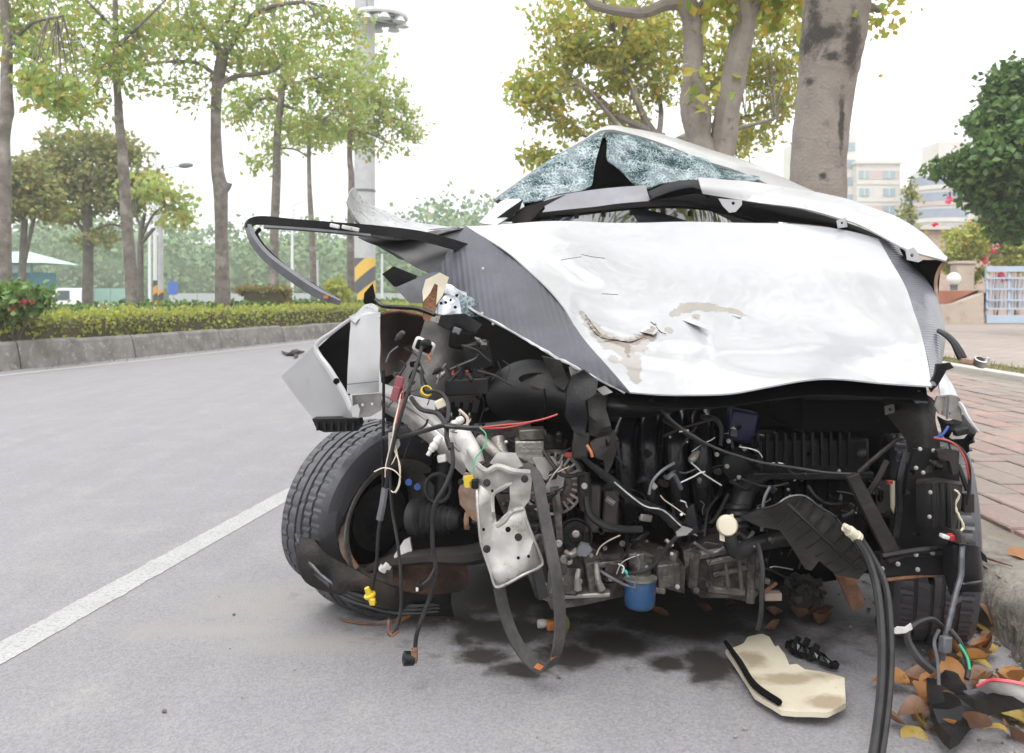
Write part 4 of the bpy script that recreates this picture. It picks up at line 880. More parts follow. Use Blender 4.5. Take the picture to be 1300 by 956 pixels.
part('firewall', kbox(0, .86, .58, 1.56, .05, .90), 'blk_m')
part('seat_cabin', kbox(0, 1.9, .62, 1.4, 1.0, .6), 'blk_m')
def tyre(C, axis, R, Wd, par, fn=None, seg=200, flat=0.):
    h = Wd / 2; g = .008
    pr = [(R * .62, -h * .80), (R * .70, -h * 1.0), (R * .84, -h * 1.08), (R * .94, -h * 1.0), (R * .985, -h * .86)]
    z = [-.80, -.55, -.53, -.47, -.45, -.17, -.15, -.09, -.07, .09, .11, .17, .19, .45, .47, .53, .55, .80]
    for i, a in enumerate(z):
        grooved = (i % 4) in (2, 3) and 1 < i < 17
        pr.append((R * (1 - .012 * a * a) - (g if grooved else 0), a * h))
    pr += [(R * .985, h * .86), (R * .94, h * 1.0), (R * .84, h * 1.08), (R * .70, h * 1.0), (R * .62, h * .80)]
    def f(i, j, r, hh):
        a = hh / h
        if abs(a) < .82 and (i + int(abs(a) * 7)) % 5 == 0 and (abs(a) > .54 or .18 < abs(a) < .46): return r - .006
        if abs(a) < .17 and i % 10 == 0: return r - .003
        return r
    v, fc = lathe(pr, C, axis, seg, False, fn=f)
    if fn: v = fn(v)
    v[:, 2] = np.maximum(v[:, 2], .003 + .0 * v[:, 2])
    return part('tyre', (v, fc), 'tread', par, ang=28)
def rim(C, axis, R, Wd, par):
    part('rim', lathe([(R * .64, -Wd * .5), (R * .66, -Wd * .47), (R * .60, -Wd * .42), (R * .55, -Wd * .2), (R * .56, Wd * .3), (R * .61, Wd * .42), (R * .665, Wd * .46), (R * .665, Wd * .50), (R * .63, Wd * .49), (R * .57, Wd * .40), (R * .53, Wd * .28), (R * .52, -Wd * .25), (.05, -Wd * .3)], C, axis, 64, False), 'alu', par)
# left front wheel, turned out, its tyre burst
M['dark_rust'] = mat('dark_rust', (.055, .027, .016), .9, c2=(.022, .013, .010), ns=14, nlo=.4, nhi=.6, bump=.6, bs=90, c3=(.10, .05, .025), n3=9)
ax = Vector((.735, -.675, -.05)).normalized(); CL = at(480, 656, 2.72); RL, WL = .303, .2
wl = part('front_wheel', lathe([(0, .0), (.15, .0), (.165, -.01), (.165, -.03), (0, -.03)], CL - ax * .03, ax, 40, False), 'blk_m', label='front wheel turned outward with a burst flat tyre')
def burst(v):
    c = np.array(CL); a = np.array(ax); d = v - c; h = d @ a; rad = d - np.outer(h, a); r = np.linalg.norm(rad, axis=1)
    left = np.array([-.675, -.735, 0]); up = np.array([0, 0, 1.]); th = np.degrees(np.arctan2(rad @ up, rad @ left))   # 0 = towards camera-left, -90 = ground
    hit = np.exp(-((th + 28) / 34) ** 2); inner = np.clip((h + .03) / .12, 0, 1)
    rr = r - (.075 * hit * inner * np.clip((r - .20) / .06, 0, 1)); hh = h - .055 * hit * inner; rr = rr * (1 - .11 * np.exp(-((th + 46) / 20) ** 2) * np.clip((r - .17) / .08, 0, 1))
    low = np.clip((-.19 - rad[:, 2]) / .1, 0, 1); hh = hh + .035 * low * np.sign(h) * (np.abs(h) > .03)
    out = c + rad / np.maximum(r, 1e-6)[:, None] * rr[:, None] + np.outer(hh, a)
    return out
tyre(CL, ax, RL, WL, wl, burst)
rim(CL, ax, RL, WL, wl)
# torn tread strip folding out over the lower left of the burst tyre
T0 = [[(366, 628, 2.64), (363, 660, 2.60), (376, 705, 2.54), (405, 742, 2.50), (450, 768, 2.50), (510, 782, 2.54), (575, 776, 2.59)],
      [(372, 640, 2.58), (376, 668, 2.53), (392, 705, 2.47), (420, 735, 2.44), (462, 752, 2.44), (515, 764, 2.49), (572, 762, 2.55)],
      [(377, 640, 2.57), (389, 668, 2.52), (408, 697, 2.47), (440, 718, 2.44), (475, 735, 2.44), (520, 748, 2.49), (575, 748, 2.55)]]
part('torn_tread', psheet(T0, -.012, 7, 5, crump=.035, cs=13), 'rubber', wl)
for t_ in (.18, .45, .72):
    part('tread_rib', ptube([tuple(a + (b - a) * t_ for a, b in zip(p, q)) [:2] + (p[2] + (q[2] - p[2]) * t_ - .008,) for p, q in zip(T0[0], T0[1])], .0045, n=5, k=7, rough=.35), 'tread', wl)
part('rim_edge', ptube([(474, 576, 2.60), (455, 588, 2.59), (441, 618, 2.57), (434, 658, 2.55), (438, 698, 2.54), (452, 722, 2.54)], [.006, .011, .015, .017, .015, .010], n=8, sx=.5), 'rustpale', wl)
part('brake_disc', lathe([(0, .0), (.105, .0), (.107, .012), (.06, .014), (.055, .05), (0, .05)], CL - ax * .0, ax, 40, False), 'blk_d', wl)
part('tear_shade', plate([(376, 640), (396, 628), (414, 652), (428, 684), (446, 712), (424, 716), (402, 704), (386, 676)], 2.585, .004, cuts=2, crump=.03), 'blk_m', wl)  # dark plate stands in for the shade inside the torn tyre
part('brake_shield', psheet([[(498, 716, 2.50), (540, 706, 2.52), (592, 712, 2.55)], [(500, 738, 2.46), (545, 735, 2.48), (594, 738, 2.52)], [(512, 752, 2.46), (548, 756, 2.48), (584, 752, 2.52)]], .006, 5, 5, crump=.02, cs=12), M['dark_rust'], wl)
# drive shaft, joint boot, suspension
bz = []
for i in range(15): bz.append(((.062 - .0022 * i) * (1 if i % 2 else .86), .008 * i))
sh = part('drive_shaft', ptube([(590, 661, 2.42), (690, 668, 2.34)], .0135, n=10, k=1), 'blk_g')
part('joint_boot', lathe([(0, -.03), (.05, -.03)] + bz + [(.016, .125), (0, .125)], at(535, 657, 2.47), at(595, 661, 2.41) - at(535, 657, 2.47), 28, False), 'rubber_hose', sh)
part('boot_clamp', lathe([(.024, 0), (.026, .004), (.026, .01), (.024, .014)], at(590, 661, 2.415), (1, -.05, 0), 20, False), 'rustpale', sh)
part('control_arm', ptube([(470, 722, 2.5), (500, 712, 2.46), (545, 706, 2.42), (600, 704, 2.38), (640, 690, 2.4)], [.012, .02, .022, .028, .03], n=8, sx=1.6), 'blk_d')
part('suspension_strut', ptube([(560, 640, 2.6), (566, 580, 2.66), (572, 520, 2.72)], .026, n=12, k=1), 'blk')
part('coil_spring', tube([at(569 + 17 * math.cos(a), 590 - a * 3.4, 2.66 + .04 * math.sin(a)) for a in np.linspace(0, 18, 70)], .006, n=6, k=1), 'blk_d')
part('hose_loop', tube([at(556 + 16 * math.cos(a), 620 + 18 * math.sin(a), 2.44) for a in np.linspace(0, 2 * math.pi, 14)[:-1]], .006, n=8, k=2, closed=True), 'rubber_hose')
for q in ((515, 612), (526, 618)): part('paint_mark', lathe([(0, 0), (.010, 0), (.010, .003), (0, .003)], at(q[0] + 4, q[1], 2.50), (0, -1, 0), 12, False), 'bluew')
part('stay_rod', ptube([(487, 470, 2.33), (487, 520, 2.33), (486, 590, 2.34), (488, 650, 2.36)], .0042, n=8), 'blk_g')
part('broken_casting', plate([(500, 706), (512, 688), (520, 684), (523, 700), (512, 712), (503, 716)], 2.43, .02, cuts=1, crump=.01), 'whitep')
for b in ((486, 722), (492, 718)): part('broken_clip', pbox(b[0], b[1], 2.44, 9, 7, .02, rotm(10, 30, 20)), 'whitep', bevel=.002)
# right front wheel
axr = (Rt * .985 + Vector((-.02, -.17, 0))).normalized(); CRt = Vector((1.205, 2.50, .296))
wr = part('front_wheel', lathe([(0, -.10), (.15, -.095), (.17, -.05), (.17, .04), (0, .05)], CRt, axr, 32, False), 'blk_d', label='front wheel straight, half hidden behind the radiator support')
tyre(CRt, axr, .298, .205, wr); rim(CRt, axr, .298, .205, wr)
for s in (-1, 1):
    c = K(s * .74, 2.6, .3); w = part('rear_wheel', lathe([(0, -.08), (.15, -.08), (.17, 0), (.15, .08), (0, .08)], c, Rt, 24, False), 'alu')
    tyre(c, Rt, .3, .19, w, seg=60)

# --- bonnet: white skin, folded carbon sides, curled corner
crease = [(590, 286, 2.95), (652, 328, 2.72), (712, 385, 2.52), (742, 432, 2.36), (800, 499, 2.15)]
BON = [[(590, 286, 2.95), (690, 283, 3.12), (790, 283, 3.2), (880, 284, 3.22), (970, 285, 3.2), (1050, 289, 3.15), (1115, 304, 3.02)],
       [(652, 328, 2.72), (735, 334, 2.88), (820, 338, 2.97), (900, 339, 3.0), (985, 339, 2.98), (1068, 342, 2.92), (1146, 360, 2.82)],
       [(712, 385, 2.52), (780, 392, 2.64), (850, 395, 2.70), (925, 396, 2.73), (1005, 396, 2.71), (1088, 397, 2.66), (1164, 408, 2.57)],
       [(742, 432, 2.36), (812, 444, 2.42), (880, 448, 2.45), (945, 449, 2.46), (1020, 446, 2.45), (1102, 446, 2.42), (1176, 452, 2.34)],
       [(800, 499, 2.15), (860, 502, 2.15), (920, 500, 2.15), (975, 492, 2.15), (1040, 485, 2.15), (1110, 487, 2.15), (1183, 491, 2.11)]]
gB = grid([[at(*q) for q in r] for r in BON], 14, 15)
def dent(p):                                           # pressed ring, buckles and creases in the sheet
    x, y = CX + F * p.x / p.y, HY + F * (CAMH - p.z) / p.y; o = 0.
    r = math.hypot((x - 800) / 82, (y - 350) / 44); o += .006 * math.exp(-((r - 1) / .16) ** 2) - .004 * (r < 1) * (1 - r)
    o -= .012 * math.exp(-(((y - 400) - .35 * (x - 760) * (x < 840) - 24 * (x >= 840)) / 16) ** 2) * (730 < x < 900)
    for x0, y0, x1, y1, w, h in ((960, 392, 1178, 478, 7, .004), (1010, 300, 1080, 410, 8, .005), (860, 500, 930, 410, 9, .004), (1090, 310, 1170, 470, 10, -.005), (640, 322, 900, 300, 7, .004)):
        t = ((x - x0) * (x1 - x0) + (y - y0) * (y1 - y0)) / ((x1 - x0) ** 2 + (y1 - y0) ** 2)
        if 0 < t < 1: dd = ((x - x0) * (y1 - y0) - (y - y0) * (x1 - x0)) / math.hypot(x1 - x0, y1 - y0); o += h * math.exp(-(dd / w) ** 2) * math.sin(math.pi * t)
    return p + Vector((0, -.5, .86)) * o * .5
gB = [[p if i in (0, len(gB) - 1) or j in (0, len(r) - 1) else dent(p) for j, p in enumerate(r)] for i, r in enumerate(gB)]
def bd(px, py):
    return min((((CX + F * p.x / p.y - px) ** 2 + (HY + F * (CAMH - p.z) / p.y - py) ** 2, p.y) for r in gB for p in r))[1]
def chain(tab, k):
    P_ = [(x, y, r) for x, y, r in tab]; out = []
    for (x0, y0, r0), (x1, y1, r1) in zip(P_, P_[1:]):
        for i in range(k): t = i / k; out.append((x0 + (x1 - x0) * t, y0 + (y1 - y0) * t, r0 + (r1 - r0) * t))
    return out + [P_[-1]]
SCR = chain([(738, 398, .008), (752, 416, .015), (770, 433, .022), (790, 442, .025), (808, 440, .022), (822, 428, .016), (832, 418, .006)], 4) + chain([(852, 400, .008), (868, 391, .018), (890, 389, .017), (912, 391, .013), (934, 396, .008), (948, 402, .002)], 4) + chain([(796, 444, .024), (800, 462, .022), (808, 482, .010)], 4) + [(778, 456, .012), (850, 420, .012), (884, 402, .012)]
blotch(M['bonnet'], [(at(x, y, bd(x, y)), (r * 1.2, .3, r * .85)) for x, y, r in SCR], (.225, .208, .188), 22, .8, .14)
blotch(M['bonnet'], [(at(x, y, bd(x, y)), (r * 1.4, .3, r * .8)) for x, y, r in chain([(744, 406, .003), (756, 422, .007), (772, 431, .009), (790, 436, .010), (808, 434, .009), (820, 424, .010), (832, 412, .004)], 3) + chain([(796, 438, .008), (797, 452, .005)], 3)], (.105, .07, .055), 44, .75, .4)
bon = part('bonnet', shell(gB, .004, crump=.011, cs=4.2, side=-1), 'bonnet')
# paint torn up along the crack: thin lifted flakes
for fl in ([(852, 380), (872, 384), (905, 388), (942, 400), (940, 403), (908, 394), (880, 393), (858, 388)], [(812, 421), (822, 412), (829, 410), (836, 420), (830, 425)], [(866, 405), (880, 402), (892, 410), (900, 420), (886, 414)]):
    part('paint_flake', plate([(x, y, 2.40 + (446 - y) * .0068 - .022) for x, y in fl], None, .0015, crump=.004, cs=40), 'bonnet', bon)
for sc in ([(738, 323, 2.86), (752, 326, 2.86), (768, 328, 2.86)], [(712, 330, 2.82), (738, 326, 2.84)], [(764, 373, 2.66), (784, 374, 2.67)]):
    part('scratch', ptube([(a, b, c - .012) for a, b, c in sc], .0012, n=4), 'blk_m', bon)
SIDE = [crease, [(575, 312, 2.86), (622, 355, 2.66), (682, 402, 2.46), (728, 444, 2.33), (797, 498, 2.16)], [(556, 346, 2.80), (592, 387, 2.62), (650, 421, 2.44), (716, 459, 2.30), (793, 499, 2.17)]]
part('bonnet_side', psheet(SIDE, .004, 8, 8, crump=.012, cs=4), 'carbon', bon, label='carbon patterned side folded down from the white bonnet')
part('torn_edge_highlight', ptube([(556, 346, 2.79), (592, 387, 2.61), (650, 421, 2.43), (716, 459, 2.29), (793, 499, 2.16)], [.002, .004, .003, .0045, .002], n=5, k=10, rough=.6), 'white', bon)  # white tube draws a highlight along the torn edge
for (x, y, d) in ((613, 341, 2.66), (593, 358, 2.72), (626, 411, 2.5), (612, 398, 2.55)): part('rivet_hole', lathe([(0, 0), (.005, 0), (.004, .002), (0, .003)], at(x, y, d), (-.3, -1, .2), 8, False), 'white', bon)
FL = [[(455, 300, 2.84), (500, 297, 2.88), (545, 291, 2.92), (590, 287, 2.945)], [(470, 308, 2.82), (510, 315, 2.83), (548, 318, 2.83), (574, 313, 2.855)], [(500, 322, 2.82), (520, 335, 2.80), (540, 345, 2.79), (556, 347, 2.795)]]
part('bonnet_flap', psheet(FL, .004, 7, 7, crump=.01, cs=5), 'carbon_flat', bon, label='black torn corner of the bonnet')
CURL = [[(452, 237, 2.86), (464, 255, 2.9), (490, 270, 2.94), (525, 282, 2.97), (560, 287, 2.98), (592, 286, 2.97)],
        [(443, 247, 2.78), (458, 268, 2.80), (486, 283, 2.84), (522, 291, 2.87), (556, 292, 2.90), (588, 288, 2.93)],
        [(440, 258, 2.73), (452, 282, 2.74), (478, 297, 2.77), (512, 301, 2.80), (548, 297, 2.86), (584, 290, 2.92)],
        [(443, 268, 2.78), (455, 290, 2.80), (474, 302, 2.83), (505, 305, 2.86), (540, 300, 2.88), (580, 291, 2.93)]]
part('curled_corner', psheet(CURL, .005, 6, 6, crump=.012, cs=9), 'silver', bon, label='silver bonnet corner curled upward')
RS = [[(1115, 304, 3.02), (1146, 360, 2.82), (1164, 408, 2.57), (1176, 452, 2.34), (1183, 491, 2.11)], [(1128, 305, 3.02), (1166, 362, 2.83), (1186, 408, 2.59), (1190, 452, 2.37), (1186, 490, 2.13)], [(1140, 312, 3.06), (1182, 366, 2.88), (1198, 418, 2.65), (1195, 456, 2.42), (1187, 492, 2.17)]]
part('bonnet_side', psheet(RS, .004, 6, 6), 'carbon_r', bon, label='ridged grey strip down the outer edge of the bonnet')
part('bonnet_inner', shell([[p + Vector((0, .02, -.035)) for p in r] for r in gB[::6]], .004), 'blk_m', bon)

# --- door window frame bent out to the side
DF = [(600, 318, 2.86), (540, 301, 2.76), (480, 293, 2.68), (420, 288, 2.6), (370, 284, 2.54), (335, 280, 2.5), (319, 282, 2.48), (315, 290, 2.47)]
fr = part('door_frame', ptube(DF, [.022, .022, .022, .021, .020, .018, .017, .014], n=4, k=8, sx=.6), 'blk', ang=25, label='black window frame torn off a door and bent outward')
part('frame_leg', ptube([(315, 287, 2.47), (322, 305, 2.45), (340, 327, 2.43), (370, 350, 2.40), (402, 371, 2.37), (432, 384, 2.35)], [.013, .017, .018, .019, .018, .010], n=4, k=8, sx=.6), 'grey', fr, ang=25)
part('frame_seal', ptube([(330, 291, 2.50), (326, 300, 2.48), (343, 322, 2.455), (372, 346, 2.425), (405, 367, 2.395), (430, 382, 2.37)], .006, n=5, k=6), 'blk_m', fr)
part('frame_seal', ptube([(470, 299, 2.655), (420, 294, 2.59), (370, 290, 2.53), (335, 288, 2.49)], .006, n=5, k=6), 'grey', fr)
part('orange_mark', pbox(414, 377, 2.345, 6, 4, .01), 'orange', fr)
for q in ((425, 287, 2.585), (440, 289, 2.61), (450, 291, 2.62)): part('torn_paint', pbox(q[0], q[1], q[2] - .02, 12, 5, .012, rotm(0, 12, 0)), 'whitep', fr, bevel=.002)

# --- crumpled sheets between the bonnet flap and the engine bay
part('torn_sheet', plate([(485, 348), (500, 338), (530, 350), (528, 356), (512, 365), (500, 364)], 2.72, .004, cuts=2, crump=.02, cs=10), 'blk')
part('torn_sheet', plate([(502, 365), (520, 357), (545, 346), (560, 345), (552, 365), (540, 385), (520, 385)], 2.70, .004, cuts=2, crump=.025, cs=9), 'grey')
part('torn_sheet', plate([(540, 355), (558, 346), (570, 352), (562, 375), (548, 396), (538, 388), (536, 370)], 2.66, .004, cuts=2, crump=.02, cs=12), 'cream', label='pale torn metal sheet under the bonnet flap')
hl = part('headlamp_remains', psheet([[(560, 358, 2.7), (575, 360, 2.68), (592, 372, 2.66)], [(556, 378, 2.68), (574, 380, 2.64), (594, 388, 2.62)], [(552, 398, 2.66), (572, 402, 2.62), (598, 404, 2.6)]], .004, 6, 6, crump=.03, cs=16), mat('lamp_chrome', (.34, .35, .37), .14, .9, c2=(.16, .17, .18), ns=22))
for q in ((560, 385), (566, 384), (572, 381), (580, 375), (578, 390)): part('lamp_hole', lathe([(0, 0), (.005, 0), (.005, .003), (0, .003)], at(q[0], q[1], 2.615), (0, -1, 0), 8, False), 'blk_m', hl)
part('lamp_lens', plate([(582, 372), (600, 378), (615, 392), (622, 402), (600, 402), (586, 400)], 2.60, .003, cuts=2, crump=.03, cs=14), M['crack'], hl)
part('torn_bracket', plate([(536, 384), (546, 372), (552, 360), (556, 362), (553, 392), (545, 408), (537, 406)], 2.58, .004, cuts=1, crump=.02), 'rust')
part('black_bracket', plate([(462, 372), (473, 360), (477, 378), (478, 388), (468, 390), (461, 384)], 2.55, .004, cuts=1, crump=.02), 'blk_m')
part('bent_pipe', ptube([(476, 380, 2.55), (485, 388, 2.54), (505, 390, 2.53), (530, 392, 2.52), (552, 400, 2.5)], .0065, n=8), 'blk_g')
# --- left front corner: white plate, split wing, bumper clip
wp = part('wing_plate', psheet([[(446, 405, 2.36), (462, 400, 2.34), (483, 396, 2.36)], [(443, 440, 2.34), (462, 440, 2.325), (482, 440, 2.34)], [(441, 470, 2.33), (462, 472, 2.32), (481, 470, 2.33)], [(440, 500, 2.335), (460, 500, 2.325), (481, 498, 2.34)]], .03, 5, 5, crump=.004, cs=12), 'white', label='upright white torn wing plate')
part('plate_foot', plate([(447, 502), (483, 499), (484, 521), (470, 529), (456, 530), (448, 520)], 2.37, .006, [circ(460, 514, 2), circ(472, 513, 2)]), 'rail', wp)
part('plate_crease', ptube([(441, 488, 2.322), (460, 486, 2.315), (481, 484, 2.322)], .0018, n=4), 'grey', wp)
part('plate_cap', psheet([[(446, 398, 2.42), (458, 391, 2.44), (466, 388, 2.46), (480, 392, 2.44)], [(445, 407, 2.36), (457, 399, 2.38), (466, 397, 2.38), (482, 398, 2.36)], [(452, 412, 2.34), (459, 406, 2.345), (466, 402, 2.35), (482, 402, 2.35)]], .004, 5, 5, crump=.02, cs=18), 'silver', wp)
part('dark_backing', plate([(402, 443), (444, 406), (446, 430), (444, 502), (438, 500), (420, 472)], 2.50, .01, cuts=2, crump=.02), 'blk_m')  # black sheet stands in for the shaded interior behind the lip
wing = part('front_wing', psheet([[(396, 441, 2.54), (399, 440, 2.46), (401, 441, 2.40)], [(357, 478, 2.74), (389, 470, 2.57), (419, 470, 2.375)], [(373, 501, 2.70), (405, 501, 2.55), (439, 503, 2.355)], [(396, 530, 2.62), (425, 532, 2.50), (454, 529, 2.345)]], .004, 1, 1), 'white', label='white lower half of the split front wing')
part('wing_lip', ptube([(446, 404, 2.36), (424, 420, 2.37), (401, 440, 2.385), (419, 470, 2.36), (439, 503, 2.34), (446, 520, 2.33), (455, 529, 2.33)], [.005, .006, .007, .009, .009, .008, .005], n=6, sx=.7, k=6), 'white', wing)
part('wing_tab', plate([(446, 516), (454, 513), (457, 520), (455, 530), (447, 529)], 2.31, .004), 'white', wing)
part('slot', lathe([(0, 0), (.009, 0), (.009, .003), (0, .003)], at(427, 484, 2.345), (.3, -1, 0), 10, False), 'blk_m', wing)
cl = part('bumper_clip', plate([(396, 532), (456, 531), (458, 540), (454, 547), (412, 549), (402, 545)], 2.40, .05), 'blk')
for k in range(6): part('clip_tooth', pbox(404 + k * 9, 541, 2.385, 3, 10, .02), 'blk_g', cl, smooth=False)
part('wheelhouse', psheet([[(484, 398, 2.55), (512, 396, 2.62), (545, 404, 2.68)], [(484, 440, 2.6), (512, 440, 2.72), (535, 430, 2.72)], [(486, 478, 2.55), (508, 472, 2.62), (528, 458, 2.66)]], .004, 6, 6, crump=.015, cs=10), mat('brown_primer', (.020, .015, .013), .6, c2=(.05, .028, .02), ns=12))
part('wheelhouse_edge', ptube([(485, 398, 2.54), (505, 395, 2.58), (520, 397, 2.6), (546, 404, 2.62)], [.004, .006, .005, .004], n=6, rough=.3), 'rust')
part('inner_liner', plate([(484, 478), (505, 470), (520, 520), (560, 560), (600, 600), (590, 660), (500, 560), (485, 520)], 2.74, .01, cuts=2, crump=.02), 'blk_m')

# --- engine bay, left: tower panel, rail, small fittings
part('tower_panel', psheet([[(540, 406, 2.66), (575, 418, 2.64), (600, 432, 2.66), (622, 440, 2.7)], [(528, 440, 2.58), (562, 450, 2.55), (592, 462, 2.58), (618, 470, 2.64)], [(510, 470, 2.52), (545, 482, 2.5), (580, 494, 2.54), (612, 500, 2.6)], [(486, 492, 2.48), (528, 502, 2.46), (566, 512, 2.5), (606, 524, 2.58)]], .004, 6, 6, crump=.012, cs=7), 'bay')
rl = part('chassis_rail', psheet([[(482, 484, 2.46), (520, 500, 2.40), (560, 528, 2.34), (604, 572, 2.28)], [(483, 498, 2.42), (518, 514, 2.36), (556, 542, 2.30), (598, 584, 2.24)], [(485, 512, 2.40), (516, 528, 2.345), (550, 555, 2.285), (592, 594, 2.23)], [(488, 522, 2.43), (515, 540, 2.37), (546, 566, 2.31), (588, 604, 2.26)]], .005, 6, 6, crump=.006, cs=14), 'rail', label='bare metal chassis rail slanting down to the engine')
for dy in (8, 20): part('rail_bead', ptube([(484, 492 + dy, 2.412), (518, 508 + dy, 2.352), (555, 536 + dy, 2.292), (597, 579 + dy * .7, 2.232)], .004, n=6), 'rail', rl)
R20 = rotm(0, 22, -14)
cp = part('lamp_connector', box(at(538, 440, 2.36), (.062, .022, .042), R20), 'whitep', bevel=.009)
part('connector_socket', box(at(538, 440, 2.345), (.047, .012, .028), R20), 'blk_m', cp, bevel=.005)
part('connector_boot', lathe([(0, -.02), (.012, -.018), (.014, .0), (.009, .016), (0, .018)], at(541, 436, 2.335), (.6, -1, .2), 12, False), 'blk', cp)
part('fuse_holder', box(at(505, 492, 2.32), (.022, .016, .062), rotm(0, 14, 0)), 'maroon', bevel=.002)
part('fuse_holder', box(at(502, 500, 2.312), (.020, .016, .040), rotm(0, 14, 0)), 'maroon', bevel=.002)
part('indicator_wire', ptube([(549, 446, 2.34), (543, 452, 2.335), (546, 456, 2.33), (540, 460, 2.335)], .002, n=5), 'orange')
part('yellow_ring', lathe([(.013, -.006), (.016, -.006), (.017, 0), (.016, .006), (.013, .006), (.013, -.006)], at(541, 497, 2.30), (.4, -.8, .6), 20, False), 'yellow')
fb = part('fuse_box', pbox(595, 490, 2.42, 56, 20, .07, rotm(0, -4, -8)), 'blk', bevel=.004)
for px in (575, 584, 603, 612): part('fuse', pbox(px, 474, 2.41, 5, 14, .02), 'blk_g', fb, smooth=False)
for px in (575, 593): part('fuse_cap', pbox(px, 473, 2.388, 3.4, 6, .01), 'red', fb, smooth=False)
part('ecu_box', pbox(606, 452, 2.5, 34, 36, .05, rotm(0, -12, 15)), 'blk', bevel=.006)
part('relay_box', pbox(585, 432, 2.52, 26, 22, .05, rotm(0, 8, 20)), 'blk_m', bevel=.006)
part('bay_clip', pbox(580, 420, 2.50, 10, 8, .02, rotm(0, 20, 0)), 'grey', bevel=.002)
part('hinge_block', plate([(560, 400), (590, 398), (612, 412), (600, 428), (570, 420), (556, 412)], 2.56, .03, cuts=1, crump=.02), 'blk_g')
for k, px in enumerate((575, 586, 598)): part('bay_hose', ptube([(px, 512, 2.44), (px - 2, 528, 2.40), (px + 1, 546, 2.40)], .0055, n=8), 'blk_g')
def sensor(px, py, d, dirv, L_=.06, r=.011, m='whitep'):
    pr = [(0, 0), (r * .5, 0), (r * .5, L_ * .2)] 
    for i in range(4): pr += [(r * (1 if i % 2 else .82), L_ * (.25 + .14 * i)), (r * (1 if i % 2 else .82), L_ * (.37 + .14 * i))]
    pr += [(r * .7, L_ * .95), (0, L_)]
    return lathe(pr, at(px, py, d), dirv, 16, False)
part('sensor_plug', sensor(543, 578, 2.14, (.5, .05, .75)), 'whitep'); part('sensor_plug', sensor(566, 545, 2.2, (.9, .1, .55), .055), 'whitep')
part('sensor_plug', pbox(560, 512, 2.28, 15, 11, .02, rotm(0, -25, 0)), 'cream', bevel=.003)
part('sensor_plug', pbox(561, 582, 2.16, 11, 9, .02, rotm(0, -10, 0)), 'whitep', bevel=.003)
part('wire_clip', plate([(493, 550), (504, 548), (508, 565), (503, 573), (493, 572)], 2.27, .01, [circ(498, 566, 2)]), 'rail')
# hanging wires and plugs
def wire(name, pp, r, m, par=CAR, label=None): return part(name, ptube(pp, r, n=7), m, par, label=label)
w2 = wire('hanging_cable', [(536, 440, 2.33), (522, 485, 2.28), (508, 530, 2.25), (498, 570, 2.25), (491, 612, 2.25), (485, 645, 2.25), (480, 680, 2.25), (478, 715, 2.25), (472, 748, 2.25)], .0052, 'rubber_hose', label='long black cable hanging down to a yellow plug')
wire('cable_sleeve', [(489, 620, 2.248), (486, 640, 2.248), (482, 660, 2.248)], .0095, 'grey', w2)
pl = part('yellow_plug', lathe([(0, -.022), (.009, -.022), (.010, -.004), (.016, 0), (.016, .006), (.009, .008), (.007, .026), (0, .028)], at(470, 757, 2.25), (-.35, -.2, 1), 12, False), 'yellow', w2)
part('plug_key', pbox(473, 764, 2.235, 7, 8, .014), 'yellow', w2, bevel=.002)
w3 = wire('hanging_cable', [(494, 575, 2.26), (497, 640, 2.24), (505, 690, 2.22), (509, 735, 2.2), (509, 775, 2.19), (503, 800, 2.19), (495, 806, 2.19), (493, 798, 2.2), (494, 785, 2.2)], .0045, 'rubber_hose')
part('rusty_hook', ptube([(494, 786, 2.2), (493, 800, 2.19), (499, 807, 2.185), (505, 800, 2.19)], .004, n=6), 'rust', w3)
w4 = wire('hanging_cable', [(573, 562, 2.15), (575, 590, 2.13), (565, 618, 2.12), (551, 645, 2.12), (549, 690, 2.12), (553, 720, 2.12), (549, 748, 2.12), (538, 780, 2.12), (529, 806, 2.12), (527, 824, 2.12)], .0058, 'rubber_hose')
wire('cable_branch', [(552, 722, 2.115), (545, 735, 2.11), (536, 743, 2.11)], .004, 'rubber_hose', w4)
part('small_plug', pbox(533, 745, 2.11, 9, 9, .02, rotm(0, 30, 0)), 'blk', w4, bevel=.002); part('plug_tip', pbox(530, 747, 2.105, 3, 4, .02), 'whitep', w4, smooth=False)
part('end_plug', lathe([(0, -.012), (.017, -.012), (.018, .012), (.013, .014), (0, .010)], at(519, 836, 2.11), (-1, -.35, .15), 16, False), 'blk_g', w4)
part('plug_pins', pbox(526, 832, 2.11, 8, 18, .02), 'rust', w4, bevel=.003)
wire('pale_wire', [(509, 500, 2.31), (503, 530, 2.28), (497, 560, 2.26), (490, 590, 2.25), (489, 606, 2.25)], .0016, 'wirew')
wire('pale_wire', [(501, 572, 2.25), (508, 592, 2.24), (506, 615, 2.24), (500, 625, 2.24), (494, 620, 2.245)], .0016, 'wirew')
wire('pale_wire', [(475, 599, 2.24), (487, 594, 2.24), (500, 597, 2.235), (509, 606, 2.235)], .0016, 'wirew')
wire('pale_wire', [(504, 575, 2.25), (498, 588, 2.25), (490, 596, 2.25)], .0016, 'wirew')
wire('pale_wire', [(506, 515, 2.30), (499, 548, 2.27), (505, 580, 2.25), (508, 612, 2.24), (502, 626, 2.24)], .0014, 'wirew')
wire('red_wire', [(512, 488, 2.31), (511, 508, 2.30), (504, 530, 2.28), (505, 548, 2.26)], .0018, 'red')
wire('harness', [(487, 556, 2.30), (515, 553, 2.24), (545, 545, 2.20), (565, 540, 2.17), (590, 543, 2.15), (612, 543, 2.15)], .0062, 'rubber_hose')
wire('harness', [(565, 541, 2.16), (600, 545, 2.15), (618, 548, 2.15), (650, 543, 2.15)], .005, 'rubber_hose')
